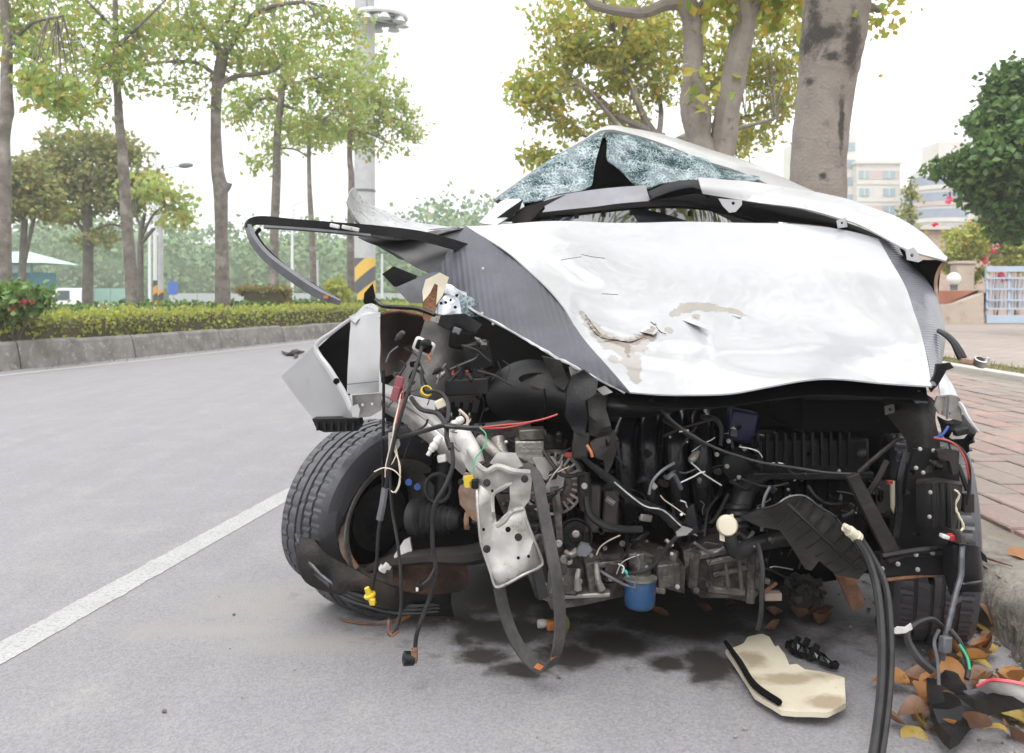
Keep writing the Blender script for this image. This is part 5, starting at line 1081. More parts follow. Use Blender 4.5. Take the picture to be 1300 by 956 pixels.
wire('harness', [(522, 505, 2.29), (535, 520, 2.25), (555, 525, 2.22), (566, 540, 2.18), (567, 556, 2.16), (572, 570, 2.14)], .0065, 'rubber_hose')
wire('harness', [(541, 497, 2.30), (558, 498, 2.28), (568, 510, 2.25), (569, 530, 2.2), (562, 540, 2.18)], .0055, 'rubber_hose')
wire('harness', [(535, 470, 2.36), (536, 485, 2.32), (541, 497, 2.30)], .006, 'rubber_hose')
wire('harness', [(520, 480, 2.38), (526, 470, 2.36), (534, 474, 2.35), (540, 488, 2.32)], .004, 'blk_g')
wire('red_wire', [(610, 543, 2.145), (635, 540, 2.14), (665, 537, 2.14), (690, 532, 2.14), (708, 526, 2.14)], .0024, 'red')
wire('red_wire', [(610, 544, 2.145), (640, 543, 2.14), (662, 539, 2.14), (680, 534, 2.14)], .0022, 'red')
wire('green_wire', [(609, 543, 2.14), (617, 552, 2.13), (614, 568, 2.12), (604, 582, 2.12), (599, 600, 2.11)], .0016, 'green')
wire('speed_wire', [(554, 488, 2.38), (560, 470, 2.40), (566, 462, 2.42)], .0025, 'grey')
wire('bay_cable', [(490, 460, 2.44), (495, 448, 2.5), (505, 440, 2.52)], .0022, 'grey')

# --- engine bay, middle
part('cover_beam', psheet([[(625, 476, 2.46), (655, 462, 2.44), (690, 462, 2.38), (740, 484, 2.29), (800, 503, 2.24), (870, 504, 2.24), (960, 500, 2.32)], [(617, 500, 2.38), (650, 486, 2.34), (692, 490, 2.29), (748, 506, 2.22), (805, 515, 2.19), (875, 512, 2.21), (955, 504, 2.30)],
    [(624, 522, 2.40), (655, 512, 2.33), (700, 515, 2.28), (752, 522, 2.22), (810, 524, 2.20), (878, 517, 2.22), (950, 507, 2.31)], [(646, 534, 2.46), (672, 534, 2.42), (708, 536, 2.38), (760, 533, 2.30), (815, 530, 2.26), (880, 520, 2.27), (945, 510, 2.35)]], .006, 8, 8, crump=.012, cs=6), 'blk', label='large dented matt black beam under the folded bonnet')
part('beam_strap', ptube([(691, 494, 2.28), (692, 520, 2.265), (692, 536, 2.30)], .0035, n=6), 'blk_m')
part('beam_hole', plate(circ(682, 481, 24, 14, 8), 2.325, .004), 'blk_m')
part('crumpled_plastic', plate([(672, 488), (684, 476), (700, 484), (706, 498), (694, 496), (680, 492)], 2.28, .006, cuts=1, crump=.03), 'blk_d')
part('latch_bracket', plate([(688, 452), (712, 458), (722, 484), (716, 496), (704, 488), (696, 470)], 2.24, .02, cuts=2, crump=.03, cs=14), 'blk_d')
part('crumpled_plastic', plate([(720, 500), (728, 478), (742, 470), (760, 484), (756, 500), (742, 508), (746, 530), (742, 552), (728, 548), (718, 530)], 2.15, .03, cuts=3, crump=.045, cs=12), 'blk')
part('crumpled_plastic', plate([(746, 500), (772, 502), (770, 520), (776, 545), (764, 556), (748, 552)], 2.17, .03, cuts=3, crump=.04, cs=16, seed=4), 'blk_d')
part('crumpled_plastic', plate([(748, 562), (764, 550), (780, 546), (784, 566), (778, 590), (770, 604), (766, 584), (756, 580)], 2.17, .012, [[(768, 556), (776, 556), (774, 566), (768, 566)]], cuts=1, crump=.03, seed=9), 'blk_d')
part('latch_stem', pbox(737, 565, 2.17, 20, 34, .03, rotm(0, 5, 0)), 'blk_d', bevel=.005)
part('torn_sheet', plate([(757, 494), (768, 490), (778, 498), (766, 502)], 2.17, .003), 'rail'); part('torn_sheet', plate([(722, 466), (734, 462), (738, 468), (726, 482)], 2.28, .003), 'rail')
part('orange_wire', ptube([(745, 565, 2.14), (750, 573, 2.135), (752, 580, 2.135)], .004, n=6), 'orange')
part('red_label', pbox(723, 577, 2.28, 12, 5, .01), 'red', smooth=False)
part('mount_block', box(at(672, 573, 2.34), (.078, .06, .066)), 'alu', bevel=.004)
part('mount_cap', box(at(675, 550, 2.34), (.07, .06, .03), rotm(0, -3, 0)), 'engine', bevel=.004)
part('alu_pipe', ptube([(610, 558, 2.26), (622, 568, 2.22), (634, 580, 2.21), (642, 590, 2.22)], .0145, n=12), 'alu')
part('alu_elbow', ptube([(586, 555, 2.3), (598, 572, 2.24), (606, 590, 2.22)], [.03, .026, .022], n=12), 'whitep')
part('intake_pipe', ptube([(632, 556, 2.36), (636, 575, 2.34), (645, 590, 2.33)], .02, n=12), 'alu')
part('timing_case', plate([(600, 545), (660, 538), (720, 560), (700, 690), (690, 760), (680, 760), (660, 700), (620, 610)], 2.50, .1, cuts=1, crump=.02), 'engine')
# crumpled silver bracket
BR = [(583, 574, 2.24), (592, 571, 2.20), (606, 588, 2.15), (618, 596, 2.12), (632, 590, 2.11), (652, 596, 2.10), (672, 598, 2.13), (675, 610, 2.12), (673, 634, 2.13), (664, 646, 2.11), (667, 656, 2.10), (678, 685, 2.10), (688, 712, 2.12), (684, 720, 2.12), (664, 730, 2.09), (640, 743, 2.10), (628, 745, 2.12), (620, 722, 2.11), (610, 690, 2.11), (607, 664, 2.11), (606, 640, 2.12), (605, 612, 2.15), (592, 592, 2.2)]
br = part('mount_bracket', plate(BR, None, .007, [[(627, 628), (648, 616), (649, 632), (644, 650), (630, 664), (626, 650)][::-1]], cuts=3, crump=.028, cs=17), 'bracket', ang=50, label='crumpled pale metal bracket hanging in front of the engine')
EDGE = lambda pp, r: part('flange', ptube(pp, r, n=6, k=5, sx=.6), 'bracket', br)
EDGE([(606, 590, 2.14), (618, 598, 2.11), (632, 592, 2.10), (652, 598, 2.09), (672, 600, 2.115)], .008); EDGE([(605, 612, 2.14), (606, 640, 2.11), (608, 664, 2.10), (611, 690, 2.10), (622, 724, 2.10), (629, 744, 2.11), (642, 742, 2.09), (664, 730, 2.08), (685, 720, 2.11), (688, 711, 2.115), (678, 685, 2.095), (667, 657, 2.09)], .006)
EDGE([(664, 646, 2.10), (650, 650, 2.085), (640, 662, 2.085), (630, 668, 2.09)], .007); EDGE([(626, 650, 2.10), (626, 628, 2.10), (640, 618, 2.09), (650, 614, 2.09)], .005)
part('bracket_lug', plate([(622, 588), (632, 574), (655, 576), (664, 592), (650, 597), (632, 592)], 2.13, .012, cuts=2, crump=.02), 'bracket', br)
part('bracket_ear', plate([(582, 622), (590, 600), (606, 604), (608, 662), (600, 660), (584, 640)], 2.18, .010, cuts=2, crump=.02, seed=3), 'rustpale', br)
for q in ((618, 613), (666, 608), (618, 697), (658, 682)): part('bolt', bolt(q[0], q[1], 2.085, 5), 'blk_d', br)
for q in ((645, 672, 3.5), (658, 708, 2), (671, 706, 2), (614, 672, 2), (625, 623, 1.8)): part('bolt_hole', lathe([(0, 0), (q[2] / F * 2.08, 0), (q[2] / F * 2.08, .003), (0, .003)], at(q[0], q[1], 2.078), (0, -1, 0), 10, False), 'blk_m', br)
part('yellow_connector', plate([(588, 606), (600, 604), (602, 609), (596, 612), (597, 619), (590, 619)], 2.13, .015), 'yellow', br)
part('plug_body', pbox(603, 614, 2.13, 9, 12, .02), 'blk', br, bevel=.003); part('plug_nut', bolt(585, 612, 2.15, 4), 'blk_d', br)
# alternator
ac = at(702, 612, 2.36); aax = (-.22, -1, .06)
al = part('alternator', lathe([(0, .03), (.035, .03), (.04, .022), (.072, .016), (.083, .004), (.085, -.05), (.08, -.09), (.03, -.1), (0, -.1)], ac, aax, 36, False), 'engine')
A_ = Vector(aax).normalized(); U_ = A_.cross(Vector((0, 0, 1))).normalized(); W_ = U_.cross(A_)
for k in range(26):
    a = 2 * math.pi * k / 26
    dr = U_ * math.cos(a) + W_ * math.sin(a); tg = A_.cross(dr)
    RR = np.array([tuple(dr), tuple(tg), tuple(A_)]).T
    part('cooling_fin', box(ac + dr * .070 + A_ * .012, (.030, .006, .018), RR), 'alu', al, smooth=False)
part('fan_ring', lathe([(.052, .017), (.056, .022), (.060, .019), (.058, .015)], ac, aax, 36, False), 'rust', al)
part('end_ring', lathe([(.080, .016), (.087, .020), (.089, .0), (.085, -.012)], ac, aax, 36, False), 'alu', al)
part('alternator_bracket', plate([(676, 582), (702, 580), (718, 600), (714, 622), (690, 626), (684, 600)], 2.30, .012, cuts=1, crump=.008), 'bracket', al)
part('bracket_arm', ptube([(704, 618, 2.29), (708, 650, 2.28), (711, 690, 2.28)], [.014, .011, .009], n=6, sx=.6), 'engine', al)
part('bolt', bolt(702, 603, 2.285, 6), 'blk_d', al); part('bolt', bolt(709, 690, 2.275, 5), 'steel', al)
# drive belt hanging loose
def ribbon(pp, w, th, wdir):
    pts = smoothpath([at(*q) for q in pp], 7); V, Fc = [], []
    for i, p in enumerate(pts):
        t = (pts[min(i + 1, len(pts) - 1)] - pts[max(0, i - 1)]).normalized(); ww = Vector(wdir); ww = (ww - t * ww.dot(t)).normalized(); nn = t.cross(ww)
        for a, b in ((-1, -1), (1, -1), (1, 1), (-1, 1)): V.append(tuple(p + ww * a * w / 2 + nn * b * th / 2))
    for i in range(len(pts) - 1):
        for j in range(4): Fc.append((i * 4 + j, i * 4 + (j + 1) % 4, i * 4 + 4 + (j + 1) % 4, i * 4 + 4 + j))
    return V, Fc
part('drive_belt', ribbon([(664, 590, 2.2), (680, 604, 2.15), (688, 640, 2.11), (698, 690, 2.08), (707, 740, 2.07), (711, 790, 2.08), (706, 830, 2.10), (690, 850, 2.12), (670, 836, 2.14), (652, 808, 2.16), (640, 775, 2.18), (633, 742, 2.2)], .032, .006, (.80, .55, .1)), 'belt', ang=20, label='long loose drive belt hanging in a loop almost to the road')
part('drive_belt', ribbon([(664, 655, 2.17), (670, 690, 2.17), (682, 725, 2.17), (690, 760, 2.16)], .030, .006, (.8, .5, 0)), 'rubber_hose', ang=20)
part('rust_streak', ribbon([(704, 833, 2.095), (692, 848, 2.112), (680, 845, 2.125)], .018, .003, (.75, .6, .1)), 'orange')
pu = part('crank_pulley', lathe([(0, .02), (.018, .02), (.022, .012), (.036, .012), (.042, .02), (.046, .02), (.046, -.03), (0, -.03)], at(731, 678, 2.33), (-.1, -1, .1), 32, False), 'blk'); part('pulley_bolt', bolt(731, 678, 2.30, 5), 'steel', pu)
part('idler_pulley', lathe([(0, .02), (.02, .02), (.03, .015), (.032, -.02), (0, -.02)], at(685, 690, 2.34), (-.1, -1, 0), 24, False), 'engine')
part('tensioner', ptube([(741, 600, 2.3), (742, 625, 2.29), (744, 648, 2.28)], [.018, .02, .016], n=10), 'blk_d'); part('bolt', bolt(742, 617, 2.265, 4), 'steel')
# engine block, sump, gearbox
eb = part('engine_block', plate([(682, 690), (730, 680), (768, 705), (815, 700), (870, 720), (868, 752), (800, 742), (745, 752), (700, 765), (684, 760)], 2.33, .22, cuts=2, crump=.02, cs=18), 'engine')
part('sump', plate([(690, 752), (760, 742), (830, 735), (830, 748), (740, 768), (700, 774)], 2.32, .2, cuts=1, crump=.01), 'engine', eb)
part('cylinder_block', box(at(760, 620, 2.62), (.42, .2, .44)), 'blk_m', eb)
for (x, y, w, h, m_, r) in [(722, 735, 22, 34, 'engine', 6), (752, 728, 18, 40, 'engine', -8), (780, 722, 26, 26, 'engine', 4), (846, 726, 30, 30, 'engine', -4), (705, 742, 16, 30, 'alu', 3), (768, 712, 44, 8, 'engine', -6), (740, 752, 70, 6, 'alu', -5), (806, 708, 20, 18, 'engine', 0), (830, 745, 28, 8, 'engine', 5), (712, 715, 14, 20, 'engine', 20)]:
    part('engine_casting', pbox(x, y, 2.29, w, h, .06, rotm(rnd.uniform(-8, 8), r, rnd.uniform(-8, 8))), m_, eb, bevel=.004)
for (x, y, r) in [(735, 738, 4.5), (759, 739, 4), (717, 710, 6), (706, 708, 4), (722, 712, 5), (690, 742, 4), (775, 735, 3), (845, 735, 4), (790, 690, 4), (768, 696, 3), (820, 720, 3), (700, 757, 3.5), (860, 745, 3), (750, 705, 3)]:
    part('bolt', bolt(x, y, 2.25, r, (rnd.uniform(-.3, .3), -1, rnd.uniform(-.2, .3))), rnd.choice(['steel', 'alu', 'engine']), eb)
for q in ([(735, 722, 2.25), (733, 735, 2.245), (734, 748, 2.25)], [(757, 715, 2.25), (759, 735, 2.245), (764, 748, 2.25)], [(718, 700, 2.25), (724, 704, 2.24), (732, 700, 2.25)]): part('casting_lug', ptube(q, [.006, .008, .011], n=8), 'alu', eb)
part('pale_plug', plate([(732, 700), (738, 690), (748, 692), (752, 698), (744, 706), (734, 705)], 2.22, .02, cuts=1, crump=.008), 'grey', eb)
of = part('oil_filter', lathe([(0, 0), (.030, .0), (.039, .008), (.041, .02), (.043, .072), (.040, .078), (.03, .08), (0, .08)], at(812, 772, 2.27), (.02, .05, 1), 32, False), 'bluef', label='bright blue oil filter under the engine')
part('filter_plate', lathe([(0, .0), (.046, 0), (.047, .006), (.035, .012), (0, .012)], at(812, 735, 2.27), (.02, .05, 1), 28, False), 'alu', of)
part('filter_neck', lathe([(.032, 0), (.030, .02), (.034, .022), (.034, .036), (.02, .04), (0, .04)], at(812, 728, 2.28), (0, 0, 1), 24, False), 'engine', of)
wire('teal_wire', [(790, 722, 2.24), (795, 726, 2.23), (798, 732, 2.23)], .004, 'teal'); wire('pale_wire', [(785, 716, 2.24), (792, 720, 2.23), (790, 728, 2.23)], .002, 'wirew')
wire('sensor_lead', [(798, 728, 2.23), (815, 726, 2.21), (832, 716, 2.2), (846, 696, 2.19), (862, 680, 2.18), (880, 676, 2.19)], .0055, 'rubber_hose')
wire('engine_hose', [(745, 630, 2.27), (748, 650, 2.26), (762, 664, 2.25), (785, 671, 2.25), (815, 672, 2.26)], [.011, .011, .010, .010, .010], 'rubber_hose')
wire('engine_hose', [(690, 572, 2.3), (702, 590, 2.27), (712, 602, 2.26), (726, 604, 2.26), (742, 600, 2.28)], .0055, 'rubber_hose')
wire('engine_hose', [(740, 582, 2.2), (752, 592, 2.19), (765, 604, 2.19)], .005, 'blk_g')
gbx = part('gearbox', plate([(868, 700), (900, 690), (965, 690), (970, 740), (955, 765), (925, 758), (890, 760), (872, 740)], 2.36, .25, cuts=2, crump=.02), 'engine')
for (a, b, r) in [(((885, 706, 2.27)), (960, 692, 2.27), .013), ((884, 700, 2.27), (880, 745, 2.27), .016), ((897, 715, 2.26), (950, 704, 2.26), .010), ((898, 748, 2.27), (945, 752, 2.27), .011), ((955, 690, 2.27), (952, 765, 2.27), .012), ((905, 730, 2.27), (948, 720, 2.27), .009), ((856, 700, 2.28), (854, 728, 2.28), .012), ((920, 708, 2.265), (925, 750, 2.265), .006), ((938, 708, 2.265), (942, 750, 2.265), .006)]:
    part('gearbox_rib', ptube([a, b], r, n=8, k=1), 'engine', gbx)
for q in ((884, 750), (953, 750), (942, 705), (900, 742), (955, 720), (878, 705)): part('bolt', bolt(q[0], q[1], 2.245, 4), 'engine', gbx)
# intake manifold
for k, (x, dx) in enumerate([(793, 0), (822, 2), (853, 5), (884, 6)]):
    part('intake_runner', ptube([(x + 8, 520, 2.52), (x + 4, 535, 2.42), (x + dx - 2, 560, 2.37), (x + dx, 600, 2.35), (x + dx + 4, 640, 2.38), (x + dx + 10, 662, 2.44)], [.026, .029, .030, .029, .027, .022], n=14), 'blk_g')
    part('runner_web', ptube([(x + 20, 530, 2.46), (x + 16, 580, 2.40), (x + 20, 650, 2.42)], .008, n=6), 'blk')
part('intake_plenum', box(at(760, 640, 2.42), (.11, .1, .13), rotm(0, 0, 8)), 'blk', bevel=.01)
for k, x in enumerate((752, 775)): part('coil_cover', pbox(x, 645, 2.33, 19, 60, .03, rotm(0, 3, 0)), mat('brown_black%d' % k, (.028, .020, .017), .5, c2=(.05, .04, .035), ns=10), bevel=.006)
part('torn_trim', ptube([(738, 580, 2.15), (756, 594, 2.14), (782, 615, 2.13), (800, 632, 2.125), (820, 641, 2.12), (840, 650, 2.12), (862, 668, 2.12), (884, 676, 2.13)], [.005, .009, .012, .010, .013, .012, .016, .01], n=5, k=7, sx=.4, rough=.12), 'blk', label='torn black trim strip hanging across the engine')
part('trim_glint', ptube([(780, 612, 2.122), (800, 629, 2.117), (820, 643, 2.112), (842, 648, 2.112), (865, 668, 2.112), (885, 680, 2.12)], .0022, n=5, k=7, rough=.3), 'steel')  # steel tube draws glints along the torn plastic
part('torn_clip', plate([(872, 646), (880, 640), (884, 662), (887, 676), (876, 680), (868, 670)], 2.11, .008, cuts=1, crump=.02), 'blk_g')
part('clear_scrap', plate([(858, 676), (868, 668), (880, 672), (872, 680), (860, 682)], 2.10, .004, cuts=1, crump=.01), 'steel')
wire('branch_stem', [(842, 554, 2.26), (862, 545, 2.24), (885, 538, 2.22), (904, 532, 2.22)], .0035, 'blk_d'); wire('branch_stem', [(856, 586, 2.25), (866, 566, 2.24), (884, 542, 2.22)], .003, 'blk_d'); wire('branch_stem', [(824, 628, 2.2), (828, 612, 2.21), (840, 598, 2.22), (856, 588, 2.24)], .004, 'grey')
wire('bay_hose', [(842, 532, 2.34), (860, 542, 2.32), (882, 556, 2.3), (896, 566, 2.28)], .0075, 'rubber_hose'); wire('bay_hose', [(890, 529, 2.32), (908, 532, 2.3), (916, 545, 2.3), (915, 565, 2.3)], .0065, 'rubber_hose')
wire('bonnet_cable', [(826, 506, 2.2), (860, 540, 2.18), (900, 565, 2.17), (940, 580, 2.16), (970, 588, 2.16), (1010, 594, 2.15), (1050, 600, 2.14), (1090, 602, 2.13)], .0038, 'rubber_hose')
part('navy_tank', pbox(940, 540, 2.42, 36, 40, .06, rotm(0, 10, 0)), 'navy', bevel=.008); part('clip', pbox(930, 546, 2.34, 8, 6, .01, rotm(0, -40, 0)), 'whitep', bevel=.001); part('clip', pbox(918, 510, 2.3, 5, 9, .01), 'rustpale', bevel=.001)
# air filter box and battery tray
ab = part('air_box', pbox(1020, 572, 2.42, 140, 44, .16, rotm(0, -1, -3)), 'blk', bevel=.01)
part('air_box_lower', pbox(1024, 640, 2.44, 130, 84, .15, rotm(0, 2, -3)), 'blk_m', ab, bevel=.01)
part('air_box_rim', pbox(1020, 596, 2.40, 146, 9, .18, rotm(0, -1, -3)), 'blk', ab, bevel=.004)
for k in range(11): part('box_rib', pbox(962 + k * 11.5, 570, 2.33, 3, 42, .02, rotm(0, -1, -3)), 'blk', ab, smooth=False)
for k in range(8): part('box_rib', pbox(968 + k * 14, 625, 2.355, 3, 44, .02), 'blk_m', ab, smooth=False)
part('air_duct', ptube([(965, 600, 2.40), (950, 615, 2.34), (940, 640, 2.29), (935, 665, 2.27)], [.03, .032, .028, .022], n=14), 'blk'); part('air_duct', tube([at(935 + i * .3, 640 + i * 4, 2.275 - .001 * i) for i in range(8)], [.026, .03, .026, .03, .026, .03, .026, .03], n=14, k=1), 'blk')
part('battery_tray', pbox(1060, 520, 2.5, 130, 40, .3), 'blk_m', bevel=.01)
part('throttle_body', lathe([(0, .03), (.03, .03), (.045, .02), (.048, -.04), (0, -.04)], at(935, 590, 2.38), (0, -1, .1), 28, False), 'blk')
for q in ((910, 577), (923, 592), (938, 606), (945, 570), (925, 560)): part('bolt', bolt(q[0], q[1], 2.32, 3), 'alu')
rc = part('reservoir_cap', lathe([(0, .012), (.022, .012), (.026, .006), (.026, -.004), (0, -.004)], at(923, 667, 2.13), (-.1, -1, .12), 24, False), 'cream')
part('cap_tab', plate([(925, 655), (931, 653), (932, 661), (926, 662)], 2.13, .006), 'cream', rc); part('cap_tab', plate([(914, 675), (920, 678), (920, 688), (914, 686)], 2.13, .006), 'cream', rc)
part('filler_pipe', ptube([(925, 680, 2.2), (935, 700, 2.2), (962, 690, 2.24), (1000, 684, 2.28)], .020, n=12), 'rubber_hose')
wire('drain_hose', [(962, 690, 2.2), (968, 720, 2.17), (967, 755, 2.15), (966, 780, 2.14), (962, 800, 2.14)], .0065, 'rubber_hose')
# broken fan shroud
SHR = [(940, 656, 2.2), (968, 646, 2.18), (985, 642, 2.16), (1000, 632, 2.16), (1022, 631, 2.15), (1042, 646, 2.13), (1060, 658, 2.12), (1088, 698, 2.10), (1102, 722, 2.09), (1090, 736, 2.10), (1062, 730, 2.11), (1040, 712, 2.12), (1030, 724, 2.13), (1022, 722, 2.14), (1004, 694, 2.15), (990, 674, 2.16), (962, 668, 2.18)]
sh2 = part('fan_shroud', plate(SHR, None, .02, cuts=2, crump=.012, cs=9), 'blk_d', label='ribbed black fan shroud broken and slanting')
part('shroud_rim', ptube([(968, 646, 2.165), (985, 641, 2.145), (1001, 631, 2.145), (1022, 630, 2.135), (1042, 645, 2.115), (1061, 657, 2.105), (1089, 697, 2.085), (1103, 722, 2.075)], .0035, n=5, k=4, rough=.2), 'blk_g', sh2)
for k in range(7):
    t = k / 6; part('shroud_rib', ptube([(1006 + 80 * t + 14, 640 + 68 * t - 8, 2.145 - .055 * t), (1000 + 78 * t, 654 + 66 * t, 2.135 - .055 * t), (986 + 78 * t - 4 * t, 666 + 62 * t, 2.14 - .05 * t)], .0032, n=5), 'blk', sh2)
part('shroud_ridge', ptube([(1000, 640, 2.135), (1030, 668, 2.11), (1064, 700, 2.09), (1094, 728, 2.085)], .005, n=6), 'blk', sh2)
part('rusty_strut', plate([(1054, 712), (1072, 706), (1084, 730), (1098, 765), (1094, 773), (1082, 774), (1070, 748)], 2.2, .02, cuts=2, crump=.01), 'rust', label='rusty flat strut hanging behind the fan shroud')
part('frayed_mat', ptube([(1000, 742, 2.4), (1020, 735, 2.36), (1040, 745, 2.34), (1030, 755, 2.34), (1005, 760, 2.36), (1045, 762, 2.34)], .016, n=7, rough=.5, k=8), 'blk_d')
part('rusty_clip', ptube([(968, 752, 2.3), (978, 746, 2.28), (986, 740, 2.27)], .005, n=6), 'rust'); part('rusty_block', pbox(980, 756, 2.32, 22, 10, .03), 'rustpale', bevel=.003)
# thick pair of hoses running out to the foreground, white end connector
hp = [(1082, 678, 2.06), (1100, 705, 2.0), (1113, 745, 1.92), (1119, 800, 1.84), (1119, 860, 1.77), (1112, 930, 1.70), (1098, 1010, 1.63), (1076, 1100, 1.56)]
wire('coolant_hose', hp, .0092, 'rubber_hose', label='left of the two thick black hoses reaching the ground'); wire('coolant_hose', [(a + (5 if i < 2 else 11), b - 2, c + .008) for i, (a, b, c) in enumerate(hp)], .0082, 'rubber_hose')
hc = part('hose_connector', lathe([(0, -.022), (.014, -.022), (.015, -.012), (.013, -.01), (.0135, .012), (.011, .014), (.010, .026), (0, .026)], at(1082, 677, 2.045), (-.8, -.2, .62), 16, False), 'cream')
part('connector_lug', pbox(1075, 669, 2.03, 9, 5, .016, rotm(0, 40, 0)), 'cream', hc, bevel=.002); part('latch_fingers', ptube([(1070, 656, 2.08), (1080, 652, 2.07), (1084, 648, 2.07)], .005, n=6), 'blk')
# --- right corner: radiator support, brackets, lamp pocket
part('diagonal_stay', plate([(1076, 607), (1090, 601), (1148, 708), (1130, 716)], 2.06, .022), 'blk_d', bevel=.002, label='flat black diagonal stay')
part('upper_tower', psheet([[(1120, 505, 2.3), (1145, 492, 2.26), (1175, 498, 2.22), (1192, 512, 2.22)], [(1125, 525, 2.24), (1150, 515, 2.2), (1172, 522, 2.17), (1186, 532, 2.18)], [(1150, 560, 2.2), (1162, 552, 2.17), (1178, 555, 2.15), (1190, 560, 2.17)], [(1155, 600, 2.2), (1165, 600, 2.16), (1180, 600, 2.14), (1192, 600, 2.17)]], .006, 6, 6, crump=.012, cs=10), 'blk_d')
part('tower_cap', plate([(1160, 500), (1168, 496), (1178, 510), (1176, 514), (1162, 512)], 2.19, .01), 'grey')
part('tower_tab', plate([(1123, 516), (1135, 513), (1136, 524), (1124, 527)], 2.18, .004, [circ(1130, 520, 2)]), 'bay')
RSP = [(1160, 570, 2.14), (1190, 571, 2.13), (1194, 580, 2.13), (1215, 576, 2.15), (1218, 600, 2.15), (1216, 690, 2.15), (1200, 705, 2.14), (1142, 700, 2.14), (1148, 640, 2.14), (1152, 600, 2.14)]
rs = part('radiator_support', plate(RSP, None, .012, [circ(1158, 600, 3.6), circ(1175, 598, 3.2), circ(1187, 594, 3), circ(1163, 678, 5, 10, 3)], cuts=1, crump=.006), 'blk', label='black pressed radiator support plate with round holes')
part('support_rim', ptube([(1150, 575, 2.13), (1142, 610, 2.12), (1141, 650, 2.12), (1136, 695, 2.12)], .009, n=8), 'blk_g', rs)
part('support_post', ptube([(1146, 545, 2.24), (1158, 560, 2.22), (1150, 590, 2.18), (1140, 640, 2.17), (1134, 694, 2.16)], .007, n=8), 'blk_g', rs)
part('grey_pad', plate([(1112, 612), (1133, 610), (1136, 655), (1114, 650)], 2.24, .006, [circ(1118, 630, 5, 12, 9)]), 'bay'); part('cream_edge', plate([(1131, 611), (1136, 611), (1137, 655), (1132, 645)], 2.22, .008), 'cream')
part('red_tip', pbox(1129, 612, 2.21, 7, 4, .01), 'red')
sb = part('support_box', psheet([[(1163, 612, 2.09), (1185, 610, 2.05), (1205, 613, 2.06), (1222, 616, 2.09)], [(1163, 640, 2.08), (1186, 640, 2.04), (1206, 642, 2.05), (1220, 644, 2.08)], [(1163, 668, 2.09), (1188, 670, 2.05), (1205, 672, 2.06), (1212, 674, 2.09)]], .03, 6, 5), 'blk')
part('box_top', psheet([[(1164, 608, 2.13), (1190, 606, 2.13), (1222, 612, 2.13)], [(1163, 613, 2.085), (1190, 611, 2.045), (1222, 617, 2.085)]], .005, 5, 3), 'blk_d', sb)
for k in (1185, 1196, 1204): part('box_flute', ptube([(k, 614, 2.045), (k + 1, 640, 2.04), (k + 1, 669, 2.05)], .006, n=8), 'blk', sb)
part('torn_lip', ptube([(1212, 622, 2.06), (1218, 628, 2.06), (1213, 640, 2.065), (1217, 655, 2.06), (1223, 668, 2.06), (1218, 676, 2.06)], .003, n=5, rough=.4), 'cream', sb)
for q in ((1181, 625), (1180, 656), (1172, 600), (1163, 594), (1185, 572), (1168, 570)): part('bolt', bolt(q[0], q[1], 2.02 if 610 < q[1] < 660 else 2.11, 2.6), 'steel', rs)
part('side_bracket', plate([(1190, 573), (1200, 570), (1218, 573), (1217, 600), (1210, 604), (1206, 586), (1192, 582)], 2.09, .02), 'blk_d', rs)
part('cross_member', pbox(1170, 714, 2.1, 110, 26, .05, rotm(0, -3, -4)), 'blk', bevel=.004); part('cross_flange', ptube([(1120, 706, 2.06), (1160, 699, 2.06), (1205, 694, 2.06)], .008, n=6), 'blk_g')
part('cross_lip', ptube([(1110, 738, 2.09), (1150, 733, 2.08), (1190, 730, 2.08)], .005, n=5, rough=.2), 'rust')
for q in ((1163, 704), (1184, 702), (1165, 723), (1140, 716), (1120, 722)): part('bolt', bolt(q[0], q[1], 2.06, 3), 'steel')
cb = part('crush_box', psheet([[(1196, 694, 2.05), (1215, 692, 2.0), (1240, 693, 2.02), (1246, 700, 2.06)], [(1198, 725, 2.05), (1216, 725, 2.0), (1242, 722, 2.02), (1247, 724, 2.06)], [(1206, 756, 2.06), (1222, 752, 2.02), (1244, 752, 2.03), (1249, 750, 2.07)]], .05, 6, 5), 'blk', label='black crush box at the lower right corner of the wreck')
part('box_step', ptube([(1212, 742, 1.995), (1228, 741, 1.985), (1246, 738, 2.02)], .004, n=6), 'blk_g', cb)
part('torn_tip', plate([(1246, 700), (1252, 706), (1254, 715), (1248, 712)], 2.0, .004), 'blk_g', cb)
part('grey_plate', plate([(1208, 760), (1222, 757), (1220, 764), (1210, 768)], 2.1, .004), 'grey')
part('side_clip', pbox(1228, 638, 2.12, 14, 24, .02), 'blk_d', bevel=.003)
wn = part('lamp_pocket', plate([(1190, 503), (1214, 503), (1218, 520), (1221, 535), (1205, 531), (1192, 525), (1186, 515)], 2.16, .006, [circ(1195, 524, 1.7), circ(1205, 525, 1.7)]), 'rail'); part('pocket_fold', ptube([(1204, 503, 2.15), (1202, 532, 2.15)], .003, n=5, k=1), 'grey', wn); part('pocket_side', plate([(1214, 503), (1219, 506), (1222, 536), (1217, 530)], 2.165, .004), 'grey', wn)
part('wing_tip', psheet([[(1192, 486, 2.22), (1198, 474, 2.3), (1203, 478, 2.34)], [(1193, 498, 2.17), (1203, 492, 2.2), (1210, 490, 2.26)], [(1194, 502, 2.15), (1206, 501, 2.16), (1216, 503, 2.22)]], .004, 5, 5), 'white', label='white tip of the far front wing')
part('wing_edge', ptube([(1216, 511, 2.17), (1222, 518, 2.15), (1230, 533, 2.12), (1243, 549, 2.1)], [.006, .008, .006, .003], n=6, sx=.6), 'white')
